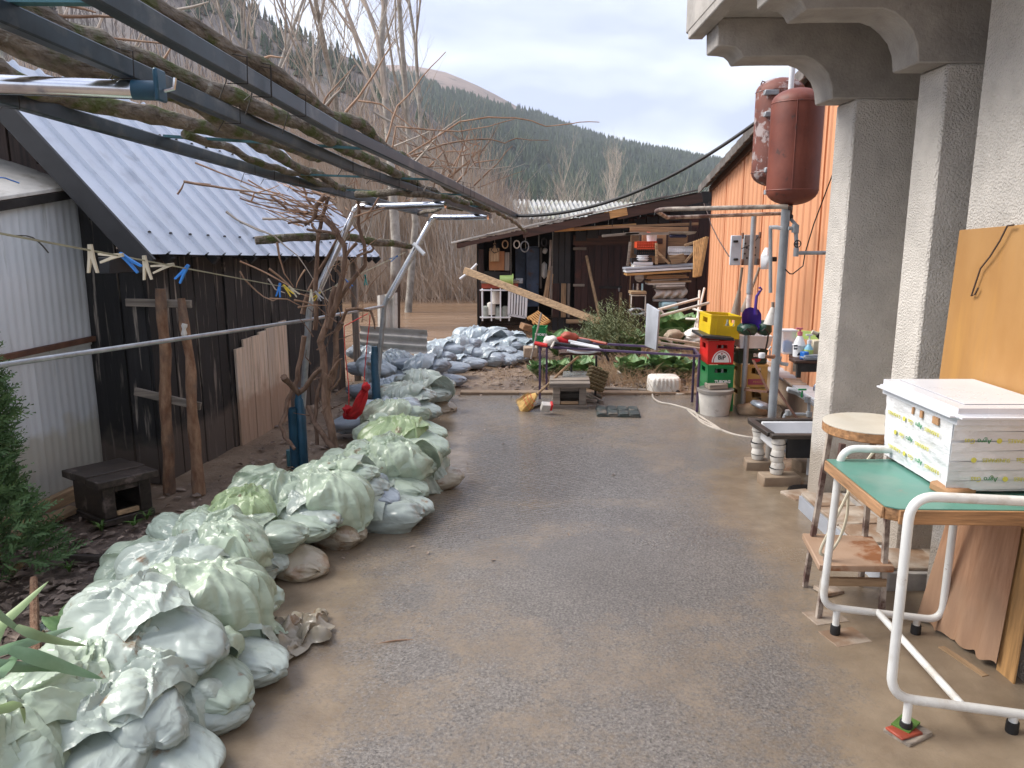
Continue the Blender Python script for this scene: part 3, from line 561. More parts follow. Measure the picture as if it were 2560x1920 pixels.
# ================================================================ LEFT SIDE: dark plank shed, clad lean-to, pergola and vine
C0, C1 = V((-2.40, 5.05, 0)), V((-1.88, 8.5, 0)); dl = (C1-C0).normalized(); dn = V((-dl.y, dl.x, 0))     # dn points away from the yard
shed = thing('plank_shed', 'low black-tarred plank shed with a pale blue ribbed metal roof', 'shed', C0+dl*1.7+dn*1.0)
E1 = V((-2.23, 4.78, 1.565)); E2 = V((-1.56, 9.1, 1.41)); de = (E2-E1).normalized()
A_ = pl(D(20, 225), E1, dl); sl = (A_-E1); tanr = sl.z/math.hypot(sl.x, sl.y); R2_ = pl(D(603, 308), E2, dl); roof_top = (R2_-E2).dot(dn); HW = roof_top-.23; print('roof', tanr, roof_top, R2_)
up_ = (dn + V((0, 0, tanr)))
pos = 0.0; Lw = (C1-C0).length; rr = random.Random(3)
while pos < Lw-.02:
    wd = min(rr.uniform(.105, .175), Lw-pos); a = C0+dl*(pos+wd/2); zt = 1.56-.036*(pos/Lw)*4.2-.02
    hh = zt+.03; o = rr.uniform(-.008, .008)
    MB().box(a-dn*o+V((0, 0, hh/2-.03+rr.uniform(-.015, .02))), (.024, wd-.006-rr.uniform(0, .004), hh), (0, 0, math.atan2(dl.y, dl.x)-math.pi/2)).build('wall_plank', 'tar_wood', shed, bev=.002)
    pos += wd
pos = 0.0
while pos < 2*HW:
    wd = rr.uniform(.13, .19); s_ = pos+wd/2; zt = 1.50+tanr*(s_ if s_ < HW else 2*HW-s_)
    MB().box(C0+dn*(s_+.01)+dl*.012*(len(shed.children) % 2)+V((0, 0, zt/2)), (wd-.006, .024, zt), (0, 0, math.atan2(dn.y, dn.x))).build('gable_plank', 'tar_wood' if s_ < .55 else 'gable_wood', shed, bev=.002)
    pos += wd
b_ = MB(); b_.box(C1+dn*HW-dl*.03+V((0, 0, .8)), (2*HW-.1, .02, 1.5), (0, 0, math.atan2(dn.y, dn.x))); b_.box((C0+C1)/2+dn*(2*HW-.02)+V((0, 0, .75)), (.02, Lw, 1.5), (0, 0, math.atan2(dl.y, dl.x)-math.pi/2))
b_.prism([C1+dn*.05+V((0, 0, 1.5)), C1+dn*(2*HW-.05)+V((0, 0, 1.5)), C1+dn*HW+V((0, 0, 1.5+tanr*HW-.1))], dl*-.02); b_.build('back_wall', 'gable_wood', shed)
# roof: ribbed sheets, each lapping the next
def rib_sheet(n0, n1, pitch, top, name, par, mt):
    prof = []
    for k in range(n0, n1):
        for t_, z_ in ((0, 0), (.78, 0), (.82, .026), (.90, .028), (.94, .0)): prof.append((k*pitch+t_*pitch, z_))
    prof.append((n1*pitch+.02, .001)); mb = MB(); nrm = de.cross(up_).normalized()
    if nrm.z < 0: nrm = -nrm
    vs = []; rows = 6
    for r_ in range(rows+1):
        t_ = r_/rows*top
        for (d_, z_) in prof: vs.append(E1+de*d_+up_*t_+nrm*(z_+.004*mn.noise(V((d_*2, t_*3, 0)))+(.003 if n0 % 2 else 0)))
    m = len(prof); mb.add(vs, [(i*m+j, i*m+j+1, (i+1)*m+j+1, (i+1)*m+j) for i in range(rows) for j in range(m-1)])
    return mb.build(name, mt, par, smooth=25)
Le = (E2-E1).length; pitch = Le/19
for n0 in range(0, 19, 4): rib_sheet(n0, min(n0+4, 19), pitch, roof_top, 'roof_sheet', shed, 'roof_sheet')
rp_ = E1+up_*roof_top
MB().slab(rp_, rp_+de*Le, rp_+de*Le+dn*HW-V((0, 0, tanr*HW)), rp_+dn*HW-V((0, 0, tanr*HW)), (0, 0, -.01)).build('rear_roof', 'roof_sheet', shed)
sc_ = MB()
for k in range(19):
    for t_ in (.10, .85, 1.5):
        c_ = E1+de*((k+.80)*pitch)+up_*t_+V((0, 0, .032)); sc_.lathe([(.011, -.004), (.011, .004), (.004, .008)], c_, 6)
sc_.build('roof_screws', 'iron', shed, kind='stuff')
MB().beam(E1+V((0, 0, -.075))-dl*.005, E1+up_*roof_top+V((0, 0, -.075))-dl*.005, .03, .13).build('bargeboard', 'bargeboard', shed, bev=.004)
MB().beam(C0+V((0, 0, 1.50))+dn*.01-dl*.02, C0-dl*.36+V((0, 0, 1.50))+dn*.01, .07, .10).build('purlin_end', 'bargeboard', shed, bev=.004)
MB().beam(E2+V((0, 0, -.05)), E2+up_*roof_top+V((0, 0, -.05)), .03, .09).build('bargeboard', 'bargeboard', shed, bev=.004)
for k in range(8):
    c_ = E1+de*(.28+k*.56)+V((0, 0, -.075)); MB().beam(c_+up_*.03, c_+up_*.30, .045, .06).build('rafter_end', 'bargeboard', shed)
MB().beam(C1+dl*.42+V((0, 0, -.1)), C1+dl*.42+V((0, 0, 1.42)), .07, .07).build('corner_post', 'grey_wood_v', shed, bev=.005)

# pale boards standing against the shed
a, b = g(D(508, 962), 0), g(D(615, 900), 0)
pb = thing('standing_boards', 'pale unpainted boards standing upright against the black shed wall', 'panel', (a+b)/2-dn*.03)
a2, b2 = C0+dl*1.03-dn*.035, C0+dl*1.98-dn*.035; tops = [.80, .86, .865, .885, .90, .91, .93]
for k in range(7):
    c_ = a2.lerp(b2, (k+.5)/7); wd = (b2-a2).length/7; h_ = tops[k]
    MB().box(c_+V((0, 0, h_/2-.02))-dn*R(0, .006), (.02, wd-.004, h_), (0, 0, math.atan2(dl.y, dl.x)-math.pi/2)).build('plank', 'pale_wood', pb, bev=.002)

# lean-to with corrugated cladding
L0 = V((-2.80, 5.29, 0)); L1 = V((-3.10, 3.3, 0)); Ld = (L1-L0).normalized(); Ln = V((-Ld.y, Ld.x, 0))
if Ln.x < 0: Ln = -Ln
lt = thing('metal_lean_to', 'lean-to clad in dull white corrugated sheet with rusty corner post', 'shed', (L0+L1)/2)
LL = (L1-L0).length
def corr(o, d_, nrm, L_, z0f, z1f, name, par, mt, pitch=.062, amp=.0020):
    n_ = int(L_/pitch*6); vs = []
    for i in range(n_+1):
        t_ = i/n_*L_; a_ = amp*math.cos(2*math.pi*t_/pitch)
        vs += [o+d_*t_+nrm*a_+V((0, 0, z0f(t_))), o+d_*t_+nrm*(a_+.004)+V((0, 0, (z0f(t_)+z1f(t_))/2)), o+d_*t_+nrm*a_+V((0, 0, z1f(t_)))]
    return MB().add(vs, [(i*3+j, (i+1)*3+j, (i+1)*3+j+1, i*3+j+1) for i in range(n_) for j in range(2)]).build(name, mt, par, smooth=60)
topf = lambda t_: 1.99-.155*t_
for k, (s0, s1) in enumerate(((.02, .72), (.70, 1.38), (1.36, LL))):
    corr(L0+Ld*s0+Ln*.004*k, Ld, Ln, s1-s0, lambda t_: .04, lambda t_: .99, 'lower_sheet', lt, 'clad_sheet')
    corr(L0+Ld*s0+Ln*(.012+.004*k), Ld, Ln, s1-s0, lambda t_: .96, lambda t_, s0=s0: topf(t_+s0), 'upper_sheet', lt, 'clad_sheet')
MB().beam(L0+Ln*.02+V((0, 0, -.02)), L0+Ln*.02+V((0, 0, 1.80)), .045, .045, up=Ld).build('corner_post', 'rust_steel', lt, bev=.004)
MB().beam(L0+Ln*.03+V((0, 0, 1.0)), L1+Ln*.03+V((0, 0, .985)), .03, .035).build('rail', 'rust_steel', lt, bev=.003)
MB().beam(L0+Ln*.03+V((0, 0, .03)), L1+Ln*.03+V((0, 0, .03)), .05, .09).build('sill_board', 'raw_wood_y', lt, bev=.004)
f0, f1 = L0+Ln*.05+V((0, 0, topf(0)+.012)), L1+Ln*.05+V((0, 0, topf(LL)+.012)); bk = -Ln*1.15+V((0, 0, .36))
MB().slab(f0, f1, f1+bk, f0+bk, (0, 0, .022)).build('roof', 'fibre_cement', lt, bev=.003)
MB().beam(f0+V((0, 0, -.03)), f1+V((0, 0, -.03)), .02, .05).build('eave_strip', 'iron', lt)
cw = MB().tube(wob(p(D(-20, 388), 4.2), p(D(42, 396), 4.45), 6, .02, 3), .004, 5); cw.build('string', 'blue_plastic', lt)

# rough post frame against the shed
fr = thing('rough_post_frame', 'two bark-covered posts joined by two nailed crosspieces by the shed corner', 'frame', g(D(395, 1060), 0))
q1, q2 = p(D(365, 1058), 4.90), p(D(347, 624), 4.95); q3, q4 = p(D(430, 1062), 4.86), p(D(392, 646), 4.95)
MB().tube(wob(q1+V((0,0,-.05)), q2, 14, .014, 1), [.040-.006*i/14+.003*math.sin(i*2.1) for i in range(15)], 10).build('post', 'bark_post', fr)
MB().tube(wob(q3+V((0,0,-.05)), q4, 14, .022, 5), [.042-.014*i/14+.004*math.sin(i*1.7) for i in range(15)], 10).build('post', 'bark_post', fr)
MB().beam(p(D(272, 653), 4.99), p(D(414, 657), 5.0), .022, .05).build('crosspiece', 'grey_wood', fr, bev=.003)
MB().beam(p(D(291, 845), 4.97), p(D(434, 878), 4.95), .022, .052).build('crosspiece', 'grey_wood', fr, bev=.003)
MB().tube(wob(p(D(400, 700), 4.90), p(D(403, 735), 4.9), 6, .02, 2), [.018, .02, .012, .016, .02, .013, .006], 6).build('rag', 'dirty_white', fr)

# wooden kennel boxes
def kennel(label, fl, frr, back, h, mt, open_=True):
    root = thing('kennel_box', label, 'wooden box', (fl+frr)/2+back/2, 'small wooden kennel boxes')
    x = (frr-fl); W_ = x.length; x.normalize(); bn = back.normalized(); Dp = back.length; Z = V((0, 0, 1))
    rot = Matrix((x, bn, Z)).transposed(); bx = lambda c_, s_, nm, m_, **k: MB().box(fl+x*c_[0]+bn*c_[1]+Z*c_[2], s_, rot).build(nm, m_, root, bev=.004, **k)
    bx((W_/2, Dp/2, .02), (W_+.02, Dp+.02, .04), 'base_board', mt); t_ = .03
    bx((t_/2, Dp/2, h/2), (t_, Dp-.02, h-.085), 'side_panel', mt); bx((W_-t_/2, Dp/2, h/2), (t_, Dp-.02, h-.085), 'side_panel', mt)
    bx((W_/2, Dp-t_/2, h/2), (W_-.07, t_, h-.09), 'back_panel', mt)
    bx((.035, .02, h/2), (.07, .05, h-.088), 'front_post', mt); bx((W_-.035, .02, h/2), (.07, .05, h-.088), 'front_post', mt)
    bx((W_/2, .012, .062), (W_-.15, .022, .03), 'threshold', 'raw_wood_h'); n_ = 3
    bx((W_/2, .015, h-.065), (W_-.14, .03, .045), 'lintel', mt)
    for k in range(n_):
        w2 = (Dp+.08)/n_; bx((W_/2, -.04+w2*(k+.5), h-.015-.008*abs(k-1)), (W_+.07, w2-.006, .045), 'roof_board', mt)
    return root
f_, r_, l_ = g(D(228, 1139)), g(D(331, 1111)), g(D(172, 1115))
kennel('dark wet wooden kennel box with an open front on the leaf-littered bed', f_, r_, (l_-f_).normalized()*.36, .285, 'dark_wet_wood')
kennel('grey weathered kennel box standing on the asphalt beside the straw broom', g(D(1194, 884)), g(D(1266, 884)), V((.02, .34, 0)), .265, 'grey_wood')

# thuja at the edge of the bed
def sprays(mb, c_, n_, size, r_, outward):
    for _ in range(n_):
        d_ = V((r_.gauss(0, 1), r_.gauss(0, 1), r_.gauss(0, .7))).normalized()
th = thing('thuja_bush', 'dense green thuja bush in front of the clad lean-to', 'bush', (-2.62, 3.5, 0)); tv, tf = [], []; r_ = random.Random(9)
for k in range(5200):
    z = r_.uniform(.0, 1.0)**.9; an = r_.uniform(0, 6.283); rad = (.40*(1-.72*z)*(1+.22*math.sin(an*3+z*9)))*math.sqrt(r_.uniform(.35, 1)); c_ = V((-2.68+rad*math.cos(an), 3.5+rad*math.sin(an), .05+1.42*z))
    ax = (V((math.cos(an), math.sin(an), .55+r_.gauss(0, .35)))+V((r_.gauss(0, .3), r_.gauss(0, .3), 0))).normalized(); sd_ = ax.cross(V((r_.gauss(0, 1), r_.gauss(0, 1), r_.gauss(0, 1)))).normalized(); L_ = r_.uniform(.06, .13)
    for j in range(7):
        t_ = j/7; b0 = c_+ax*L_*t_; s_ = (1 if j % 2 else -1); tip = b0+(ax*.8+sd_*s_*.75).normalized()*L_*.45*(1.05-t_); wv = ax.cross(sd_)*.005+ax*.009
        i0 = len(tv); tv += [b0-wv, b0+wv, tip]; tf.append((i0, i0+1, i0+2))
npmesh('foliage', [tuple(x) for x in tv], tf, 'thuja', parent=th, origin=(-2.62, 3.5, .7))
MB().tube(wob((-2.62, 3.5, -.02), (-2.6, 3.5, 1.2), 6, .02, 4), [.035, .03, .028, .022, .018, .012, .006], 7).build('trunk', 'bark_post', th)

# strap-leaved plant, lower left
yu = thing('strap_leaf_plant', 'long grey-green strap leaves arching over the nearest sandbags', 'plant', (-1.75, 2.05, 0))
for k, (pts, Ys, w0) in enumerate([
    (((-60,1000),(0,800),(140,660),(300,510)), (1.95,2.0,2.05,2.1), .030), (((-80,640),(0,720),(90,790),(160,850)), (1.9,1.95,2.0,2.0), .022),
    (((-120,985),(60,925),(250,860),(455,792)), (1.8,1.9,2.0,2.1), .036), (((100,790),(200,835),(360,880),(535,908)), (1.95,1.95,1.98,2.0), .026),
    (((60,930),(250,990),(430,1050),(635,1112)), (1.85,1.88,1.92,1.95), .038), (((-80,1010),(90,1035),(250,1040),(400,1062)), (1.8,1.84,1.9,1.95), .032),
    (((-60,1320),(40,1290),(125,1268),(152,1390)), (1.75,1.8,1.85,1.9), .034), (((-90,1090),(0,1080),(70,1000),(120,940)), (1.7,1.75,1.85,1.9), .034)]):
    P4 = [p(q('e', *a_), y_) for a_, y_ in zip(pts, Ys)]; mb = MB(); M_ = 14; vs = []
    for i in range(M_+1):
        t_ = i/M_*3; s_ = min(int(t_), 2); f_ = t_-s_; P0, Pa, Pb, P3 = P4[max(s_-1,0)], P4[s_], P4[s_+1], P4[min(s_+2,3)]
        c_ = .5*((2*Pa)+(Pb-P0)*f_+(2*P0-5*Pa+4*Pb-P3)*f_*f_+(3*Pa-P0-3*Pb+P3)*f_**3); tn = (Pb-Pa).normalized(); sdv = tn.cross(V((.2, -.6, .75))).normalized()
        wv = w0*.55*(1-(i/M_)**3)*(.55+.45*min(1, i/4)); nv = tn.cross(sdv).normalized()*(-wv*.35)
        vs += [c_-sdv*wv, c_+nv, c_+sdv*wv]
    mb.add(vs, [(i*3+j, i*3+j+1, (i+1)*3+j+1, (i+1)*3+j) for i in range(M_) for j in range(2)]); mb.build('leaf', 'yucca' if k % 3 else 'yucca_back', yu, smooth=70)

# ---------------------------------------------------------------- pergola
def pp(pt, dz=0.0):                                     # on the sloping plane of the pergola
    a = ray(pt); t = (2.19-CAM_H+dz)/(a.z+.05*a.y); return V((a.x*t, a.y*t, CAM_H+a.z*t))
pg = thing('pergola', 'steel pergola with bent chrome posts and blue sleeves carrying the vine', 'pergola', (-1.2, 5.5, 0))
def ext(pts, back=.0): a, b = pts[0], pts[1]; return [a+(a-b).normalized()*back]+pts[1:]
RAILS = [[(264,14),(721,276),(1115,467)], [(0,28),(778,369),(1058,467)], [(0,207),(605,383),(921,463)]]
rail3 = []
for rl in RAILS:
    pts = [pp(D(*a)) for a in rl]; pts = ext(pts, .9); rail3.append(pts)
    for a, b in zip(pts, pts[1:]): MB().beam(a, b+(b-a).normalized()*.004, .034, .046).build('rail', 'rail_steel', pg, bev=.004)
for a, b in (((352,294),(800,322)), ((605,375),(935,388)), ((700,408),(1000,421)), ((946,444),(1040,446)), ((-60,2),(235,4))):
    MB().beam(pp(D(*a), .028), pp(D(*b), .028), .028, .010).build('cross_strip', 'teal_steel', pg)
a, b = pp(D(-60, 180), -.05), pp(D(336, 196), -.05); ch = MB().tube([a, b], .0225, 16).build('cross_bar', 'chrome', pg)
MB().tube([a.lerp(b, .87), b+(b-a).normalized()*.012], .0235, 16).build('end_cap', 'blue_sleeve', ch)
MB().box(b+V((.012, 0, .012)), (.012, .05, .075)).build('end_plate', 'blue_sleeve', ch, bev=.003)
MB().tube([b+V((.02, -.0, .0)), b+V((.045, 0, .005)), b+V((.05, 0, .03))], .005, 6).build('hook', 'chrome', ch)
def post(base, Y, top_blue, knee, shoulder, arm_end, stub=False):
    B = V((base.x, Y, 0)); a = p(top_blue, Y); k_ = p(knee, Y); s_ = p(shoulder, Y); e_ = pp(arm_end, -.05); r0 = .0225
    po = MB().tube([B+V((0,0,.3)), k_, k_.lerp(s_, .06)+V((.0,0,.02)), s_.lerp(k_, .06), s_], r0, 12).build('post', 'galv', pg)
    po2 = MB().tube([k_.lerp(s_, .1), k_.lerp(s_, .95), s_+V((.02, 0, .012)), s_.lerp(e_, .12)+V((0,0,.004)), e_], r0+.001, 14).build('arm', 'chrome', pg)
    sv = MB().lathe([(.038, -.05), (.038, a.z), (.030, a.z+.015), (.026, a.z+.08), (.0, a.z+.081)], (B.x, B.y, 0), 16).build('sleeve', 'blue_sleeve', pg, smooth=30)
    if stub: MB().lathe([(.034, -.02), (.034, a.z-.06), (.028, a.z-.06), (.028, a.z-.12)], (B.x-.05, B.y-.03, 0), 14).build('sleeve', 'blue_sleeve', pg, smooth=30)
    return B, k_
PB1, K1 = post(g(D(660, 998)), 5.5, D(659, 862), D(668, 672), D(769, 449), D(962, 442), True)
PB2, K2 = post(g(D(817, 918)), 6.65, D(817, 768), D(830, 662), D(934, 471), D(1054, 469))
rl0 = p(D(668, 690), 5.5); rl2 = p(D(830, 661), 6.65); dd = (rl0-rl2); rlA = rl0+V((dd.x*2.1, dd.y*2.1, -.0)); rlA.z = p(D(0, 797), rlA.y).z
MB().tube([rlA, rl0+V((0,-.03,0)), rl2], .0125, 10).build('hand_rail', 'galv', pg)
MB().lathe([(.03, -.02), (.03, .10), (.02, .10)], g(D(628, 1000)), 10).build('sleeve_stub', 'teal_steel', pg)

# ---------------------------------------------------------------- grapevine
vn = thing('grapevine', 'old leafless grapevine with mossy arms lying along the pergola', 'vine', (PB1.x+.15, 5.4, 0))
def log(px, dz, r0, r1, seed, amp=.012, mt='moss_bark', name='arm', n=26):
    K = [pp(D(*a), dz) for a in px]; pts = []
    for a, b in zip(K, K[1:]): m_ = max(3, int((b-a).length/.05)); pts += [a.lerp(b, i/m_) for i in range(m_)]
    pts.append(K[-1]); m_ = len(pts)
    pts = [x+V((fbm((i*.11, seed, 1)), fbm((i*.11, seed, 7))*.4, fbm((i*.11, seed, 13))))*amp*2.2 for i, x in enumerate(pts)]
    rs = [(r0+(r1-r0)*i/(m_-1))*(1+.22*fbm((i*.16, seed, 3))+.14*fbm((i*.6, seed, 5))+(.28 if (i*7+int(seed*13)) % 41 == 0 else 0)) for i in range(m_)]
    return MB().tube(pts, rs, 12).build(name, mt, vn, smooth=80)
log([(200,-45),(292,2),(598,170),(777,281),(860,338),(960,398),(1110,478),(1135,500)], .055, .026, .016, 1)
log([(-60,-30),(35,12),(141,64),(352,152),(598,247),(778,335),(850,372),(950,420),(1060,455)], .05, .029, .018, 2)
log([(-80,68),(0,93),(281,172),(387,213),(527,277),(700,345),(790,372)], .03, .034, .020, 3)
log([(-80,118),(0,142),(116,210),(352,253),(520,293),(657,366),(749,409),(830,430)], .045, .030, .018, 4)
log([(400,290),(450,306),(615,369),(740,410)], .02, .018, .014, 5)
log([(770,420),(860,415),(950,425),(1010,440)], -.03, .022, .014, 6)
log([(905,462),(960,450),(1000,455)], -.02, .016, .012, 7)
def ties():
    r_ = random.Random(6)
    for k in range(22):
        rl = rail3[k % 3]; t_ = r_.uniform(.12, .98); a, b = (rl[0], rl[1]) if t_ < .6 else (rl[1], rl[2]); P_ = a.lerp(b, t_/.6 if t_ < .6 else (t_-.6)/.4); d_ = (b-a).normalized(); u_, w_ = d_.cross(V((0,0,1))).normalized(), V((0,0,1)); h_ = r_.uniform(.03, .055)
        MB().tube([P_+u_*x*.026+w_*z for x, z in ((-1,-.026),(1,-.028),(1.1,h_),(-.9,h_+.01),(-1.1,-.02))]+[P_+u_*-.05+w_*r_.uniform(-.09,-.03)], .0016, 4).build('tie_wire', 'iron', vn)
ties()
def cane(pts, Y, r0, r1, seed, mt='vine_bark', amp=.02, crop='n', n_=7, name='cane', sides=6):
    Ys = Y if isinstance(Y, (list, tuple)) else [Y]*len(pts); K = [p(q(crop, *a), y_) for a, y_ in zip(pts, Ys)]; P_ = []
    for a, b in zip(K, K[1:]): m_ = max(2, int((b-a).length/.07)); P_ += [a.lerp(b, i/m_) for i in range(m_)]
    P_.append(K[-1]); m_ = len(P_)
    P_ = [x+V((fbm((i*.35, seed, 1)), fbm((i*.35, seed, 7)), fbm((i*.35, seed, 13))*.5))*amp for i, x in enumerate(P_)]
    rs = [max(.0015, (r0+(r1-r0)*i/(m_-1))*(1+.14*fbm((i*.9, seed, 3)))) for i in range(m_)]
    return MB().tube(P_, rs, sides).build(name, mt, vn, smooth=80)
# trunks rising from the ground by the first post
for k, (pts, Y, r0, r1) in enumerate([
    ([(690,1640),(610,1250),(600,1000),(570,750),(540,450),(640,150),(700,-150)], [5.2,5.25,5.3,5.3,5.35,5.4,5.4], .030, .022),
    ([(700,1660),(560,1480),(440,1330),(400,1180)], [5.15,5.2,5.3,5.4], .020, .016),
    ([(640,1400),(620,1000),(700,700),(720,430),(760,250)], [5.35,5.35,5.4,5.4,5.4], .024, .020),
    ([(250,1650),(150,1520),(95,1380),(180,1120),(260,880),(330,640),(360,400)], [5.1,5.15,5.2,5.3,5.35,5.4,5.4], .013, .018),
    ([(130,850),(200,900),(280,1040),(360,980),(480,820),(540,760)], [5.2,5.25,5.3,5.3,5.3,5.3], .024, .014),
    ([(500,1600),(470,1350),(520,1000),(560,780)], [5.3,5.3,5.3,5.3], .014, .012), ([(600,900),(700,700),(760,640)], 5.3, .010, .004), ([(640,1000),(740,860),(780,640)], 5.3, .010, .004)]):
    cane(pts, Y, r0, r1, 20+k, crop='o', name='trunk', amp=.025, sides=8)
for k, (pts, Y, r0, r1) in enumerate([
    ([(830,1659),(835,1300),(850,900),(870,600),(900,430),(980,180)], 5.40, .019, .014), ([(980,1640),(1090,1250),(1150,1000),(1165,720),(1060,560),(920,420)], 5.35, .024, .016),
    ([(1060,1400),(1240,1110),(1380,950),(1390,720),(1300,480),(1300,150)], 5.45, .018, .012), ([(1290,700),(1200,780),(1150,900)], 5.4, .012, .010), ([(900,430),(780,380),(520,320),(340,180)], 5.4, .016, .008),
    ([(940,180),(860,300),(800,420),(720,500)], 5.35, .022, .010), ([(920,420),(1000,520),(1080,600),(1130,700)], 5.35, .018, .016), ([(740,545),(860,555),(1060,600)], 5.3, .008, .012), ([(530,480),(640,465),(760,470)], 5.3, .007, .010),
    ([(800,480),(830,540),(870,620)], 5.3, .010, .010), ([(700,80),(730,210),(850,330)], 5.5, .008, .010), ([(1040,970),(1100,1060),(1150,1100)], 5.3, .009, .010), ([(1460,730),(1440,780),(1300,840)], 5.4, .008, .010),
    ([(760,1230),(870,1000),(960,900),(1050,700),(1130,560)], 5.5, .015, .010), ([(690,1480),(720,1350),(760,1250)], 5.45, .020, .018), ([(1170,1440),(1300,1430),(1440,1440)], 5.6, .014, .010), ([(1440,1440),(1480,1560),(1500,1640)], 5.6, .012, .006), ([(1180,1440),(1120,1560),(1060,1659)], 5.6, .014, .014)]):
    cane(pts, Y, r0, r1, 40+k)
# last year's shoots
SH = [('n', [(0,460),(190,540),(380,620),(640,840),(810,1090)], 5.2), ('n', [(0,1010),(120,1170),(250,1290),(370,1340),(440,1310)], 5.1), ('n', [(0,900),(320,1050),(520,1150),(640,1250),(780,1290)], 5.15), ('n', [(320,980),(520,1150),(600,1200)], 5.2),
      ('n', [(310,1090),(390,1210),(500,1250)], 5.2), ('n', [(720,990),(650,1080),(620,1190)], 5.2), ('n', [(410,690),(430,860),(500,1030),(590,1180)], 5.2), ('n', [(330,1310),(520,1320),(690,1395)], 5.15), ('n', [(0,60),(250,180),(420,280),(760,390)], 5.5),
      ('n', [(0,130),(200,200),(500,250),(700,380)], 5.45), ('n', [(0,200),(150,250),(420,320),(560,360)], 5.4), ('n', [(90,0),(300,120),(560,180),(760,330)], 5.6), ('n', [(250,430),(420,432),(560,435),(700,450)], 5.3), ('n', [(120,240),(150,150),(320,110),(430,60)], 5.3),
      ('n', [(1260,410),(1500,330),(1780,260),(1950,180)], 5.4), ('n', [(1380,450),(1560,150),(1590,60)], 5.4), ('n', [(1390,640),(1470,380),(1540,180)], 5.4), ('n', [(1150,620),(1400,430),(1700,280)], 5.5), ('n', [(600,1330),(760,1360),(860,1420)], 5.2), ('n', [(640,1410),(820,1380),(960,1390)], 5.2), ('n', [(880,1200),(960,1320),(980,1340)], 5.3),
      ('b', [(380,720),(480,600),(600,420),(690,260)], 4.6), ('b', [(650,880),(720,650),(820,540),(930,410),(1020,320)], 4.8), ('b', [(690,920),(715,780),(900,795),(1100,810),(1280,775),(1440,735)], 5.0), ('b', [(830,1000),(1000,800),(1140,700)], 5.2),
      ('b', [(770,960),(960,840),(1100,750),(1280,718),(1440,725),(1550,745),(1640,775),(1760,765),(1840,750),(1960,750)], 5.1), ('b', [(760,970),(1000,890),(1180,860),(1280,850),(1380,880),(1450,850),(1540,860),(1650,862)], 5.3), ('b', [(640,880),(880,1030),(1060,1015)], 5.2),
      ('b', [(880,1025),(1100,1030),(1290,1040),(1420,1020)], 5.4), ('b', [(1180,1150),(1330,1010),(1390,930),(1430,895)], 5.8), ('b', [(1080,1130),(1200,1000),(1340,980)], 5.7), ('b', [(1060,1100),(1120,930),(1150,830)], 5.6), ('b', [(1130,1120),(1125,960),(1145,850)], 5.7), ('b', [(290,650),(370,540),(380,545)], 4.4), ('b', [(270,640),(300,580),(460,400)], 4.4),
      ('b', [(440,750),(700,930),(860,1010)], 4.9), ('b', [(580,690),(700,760),(940,980),(1060,1080)], 5.2), ('b', [(480,620),(620,640),(760,740),(900,860)], 5.0), ('b', [(1030,1090),(1100,960),(1270,920)], 5.6), ('b', [(1050,1080),(1000,930),(960,850)], 5.5), ('b', [(800,1000),(900,900),(1020,880)], 5.4),
      ('b', [(900,1040),(1000,930),(1130,930),(1230,870)], 5.5), ('b', [(1040,1090),(1160,990),(1240,910)], 5.6), ('b', [(780,960),(900,965),(1000,990),(1080,1020)], 5.3), ('b', [(700,900),(850,840),(930,800)], 5.1),
      ('a', [(1130,1115),(1400,1160),(1700,1200),(2000,1330)], 5.0), ('a', [(1200,1000),(1500,1120),(1800,1230),(2050,1330)], 5.1), ('a', [(1090,1195),(1130,1120),(1300,1130)], 5.0), ('a', [(1390,1300),(1450,1350),(1600,1420),(1690,1450)], 5.0), ('a', [(300,90),(520,100),(700,100),(760,120)], 2.6), ('a', [(520,200),(700,240),(1050,265)], 2.8),
      ('a', [(250,10),(440,30),(600,80)], 2.6), ('a', [(1000,70),(1180,40),(1290,15)], 3.0), ('a', [(1640,410),(1630,520),(1690,700),(1750,790)], 3.4), ('a', [(1500,360),(1590,370),(1660,345),(1740,355)], 3.3), ('a', [(1850,760),(1980,820),(2200,770)], 3.8), ('a', [(2000,650),(2090,550),(2180,400)], 3.9), ('a', [(940,440),(1000,390),(1050,280)], 2.9)]
for k, (c_, pts, Y) in enumerate(SH): cane(pts, Y, .0065 if k % 3 else .009, .0025, 100+k, 'vine_shoot' if k % 4 else 'twig_grey', .012, c_, name='shoot', sides=5)
r_ = random.Random(77)
for k in range(34):                                     # fan of thin shoots spilling towards the roof
    s_ = (r_.uniform(640, 1180), r_.uniform(120, 520)); L_ = r_.uniform(260, 720); an = math.radians(r_.uniform(178, 212)); m_ = (s_[0]+L_*.5*math.cos(an), s_[1]+L_*.5*math.sin(an)+r_.uniform(-30, 30)); e_ = (s_[0]+L_*math.cos(an), s_[1]+L_*math.sin(an)-r_.uniform(-20, 60))
    cane([s_, m_, e_], [5.35, r_.uniform(5.2, 5.6), r_.uniform(5.0, 5.8)], .006, .002, 200+k, 'vine_shoot', .02, 'n', name='shoot', sides=4)
for k in range(50):                                     # shoots along the far half of the pergola
    s_ = (r_.uniform(700, 1250), r_.uniform(880, 1180)); L_ = r_.uniform(90, 380); an = math.radians(r_.uniform(200, 345)); e_ = (s_[0]+L_*math.cos(an), s_[1]+L_*math.sin(an)*.8)
    cane([s_, ((s_[0]+e_[0])/2+r_.uniform(-25, 25), (s_[1]+e_[1])/2+r_.uniform(-25, 25)), e_], r_.uniform(4.6, 6.0), .005, .0018, 500+k, 'vine_shoot' if k % 3 else 'twig_grey', .015, 'b', name='shoot', sides=4)
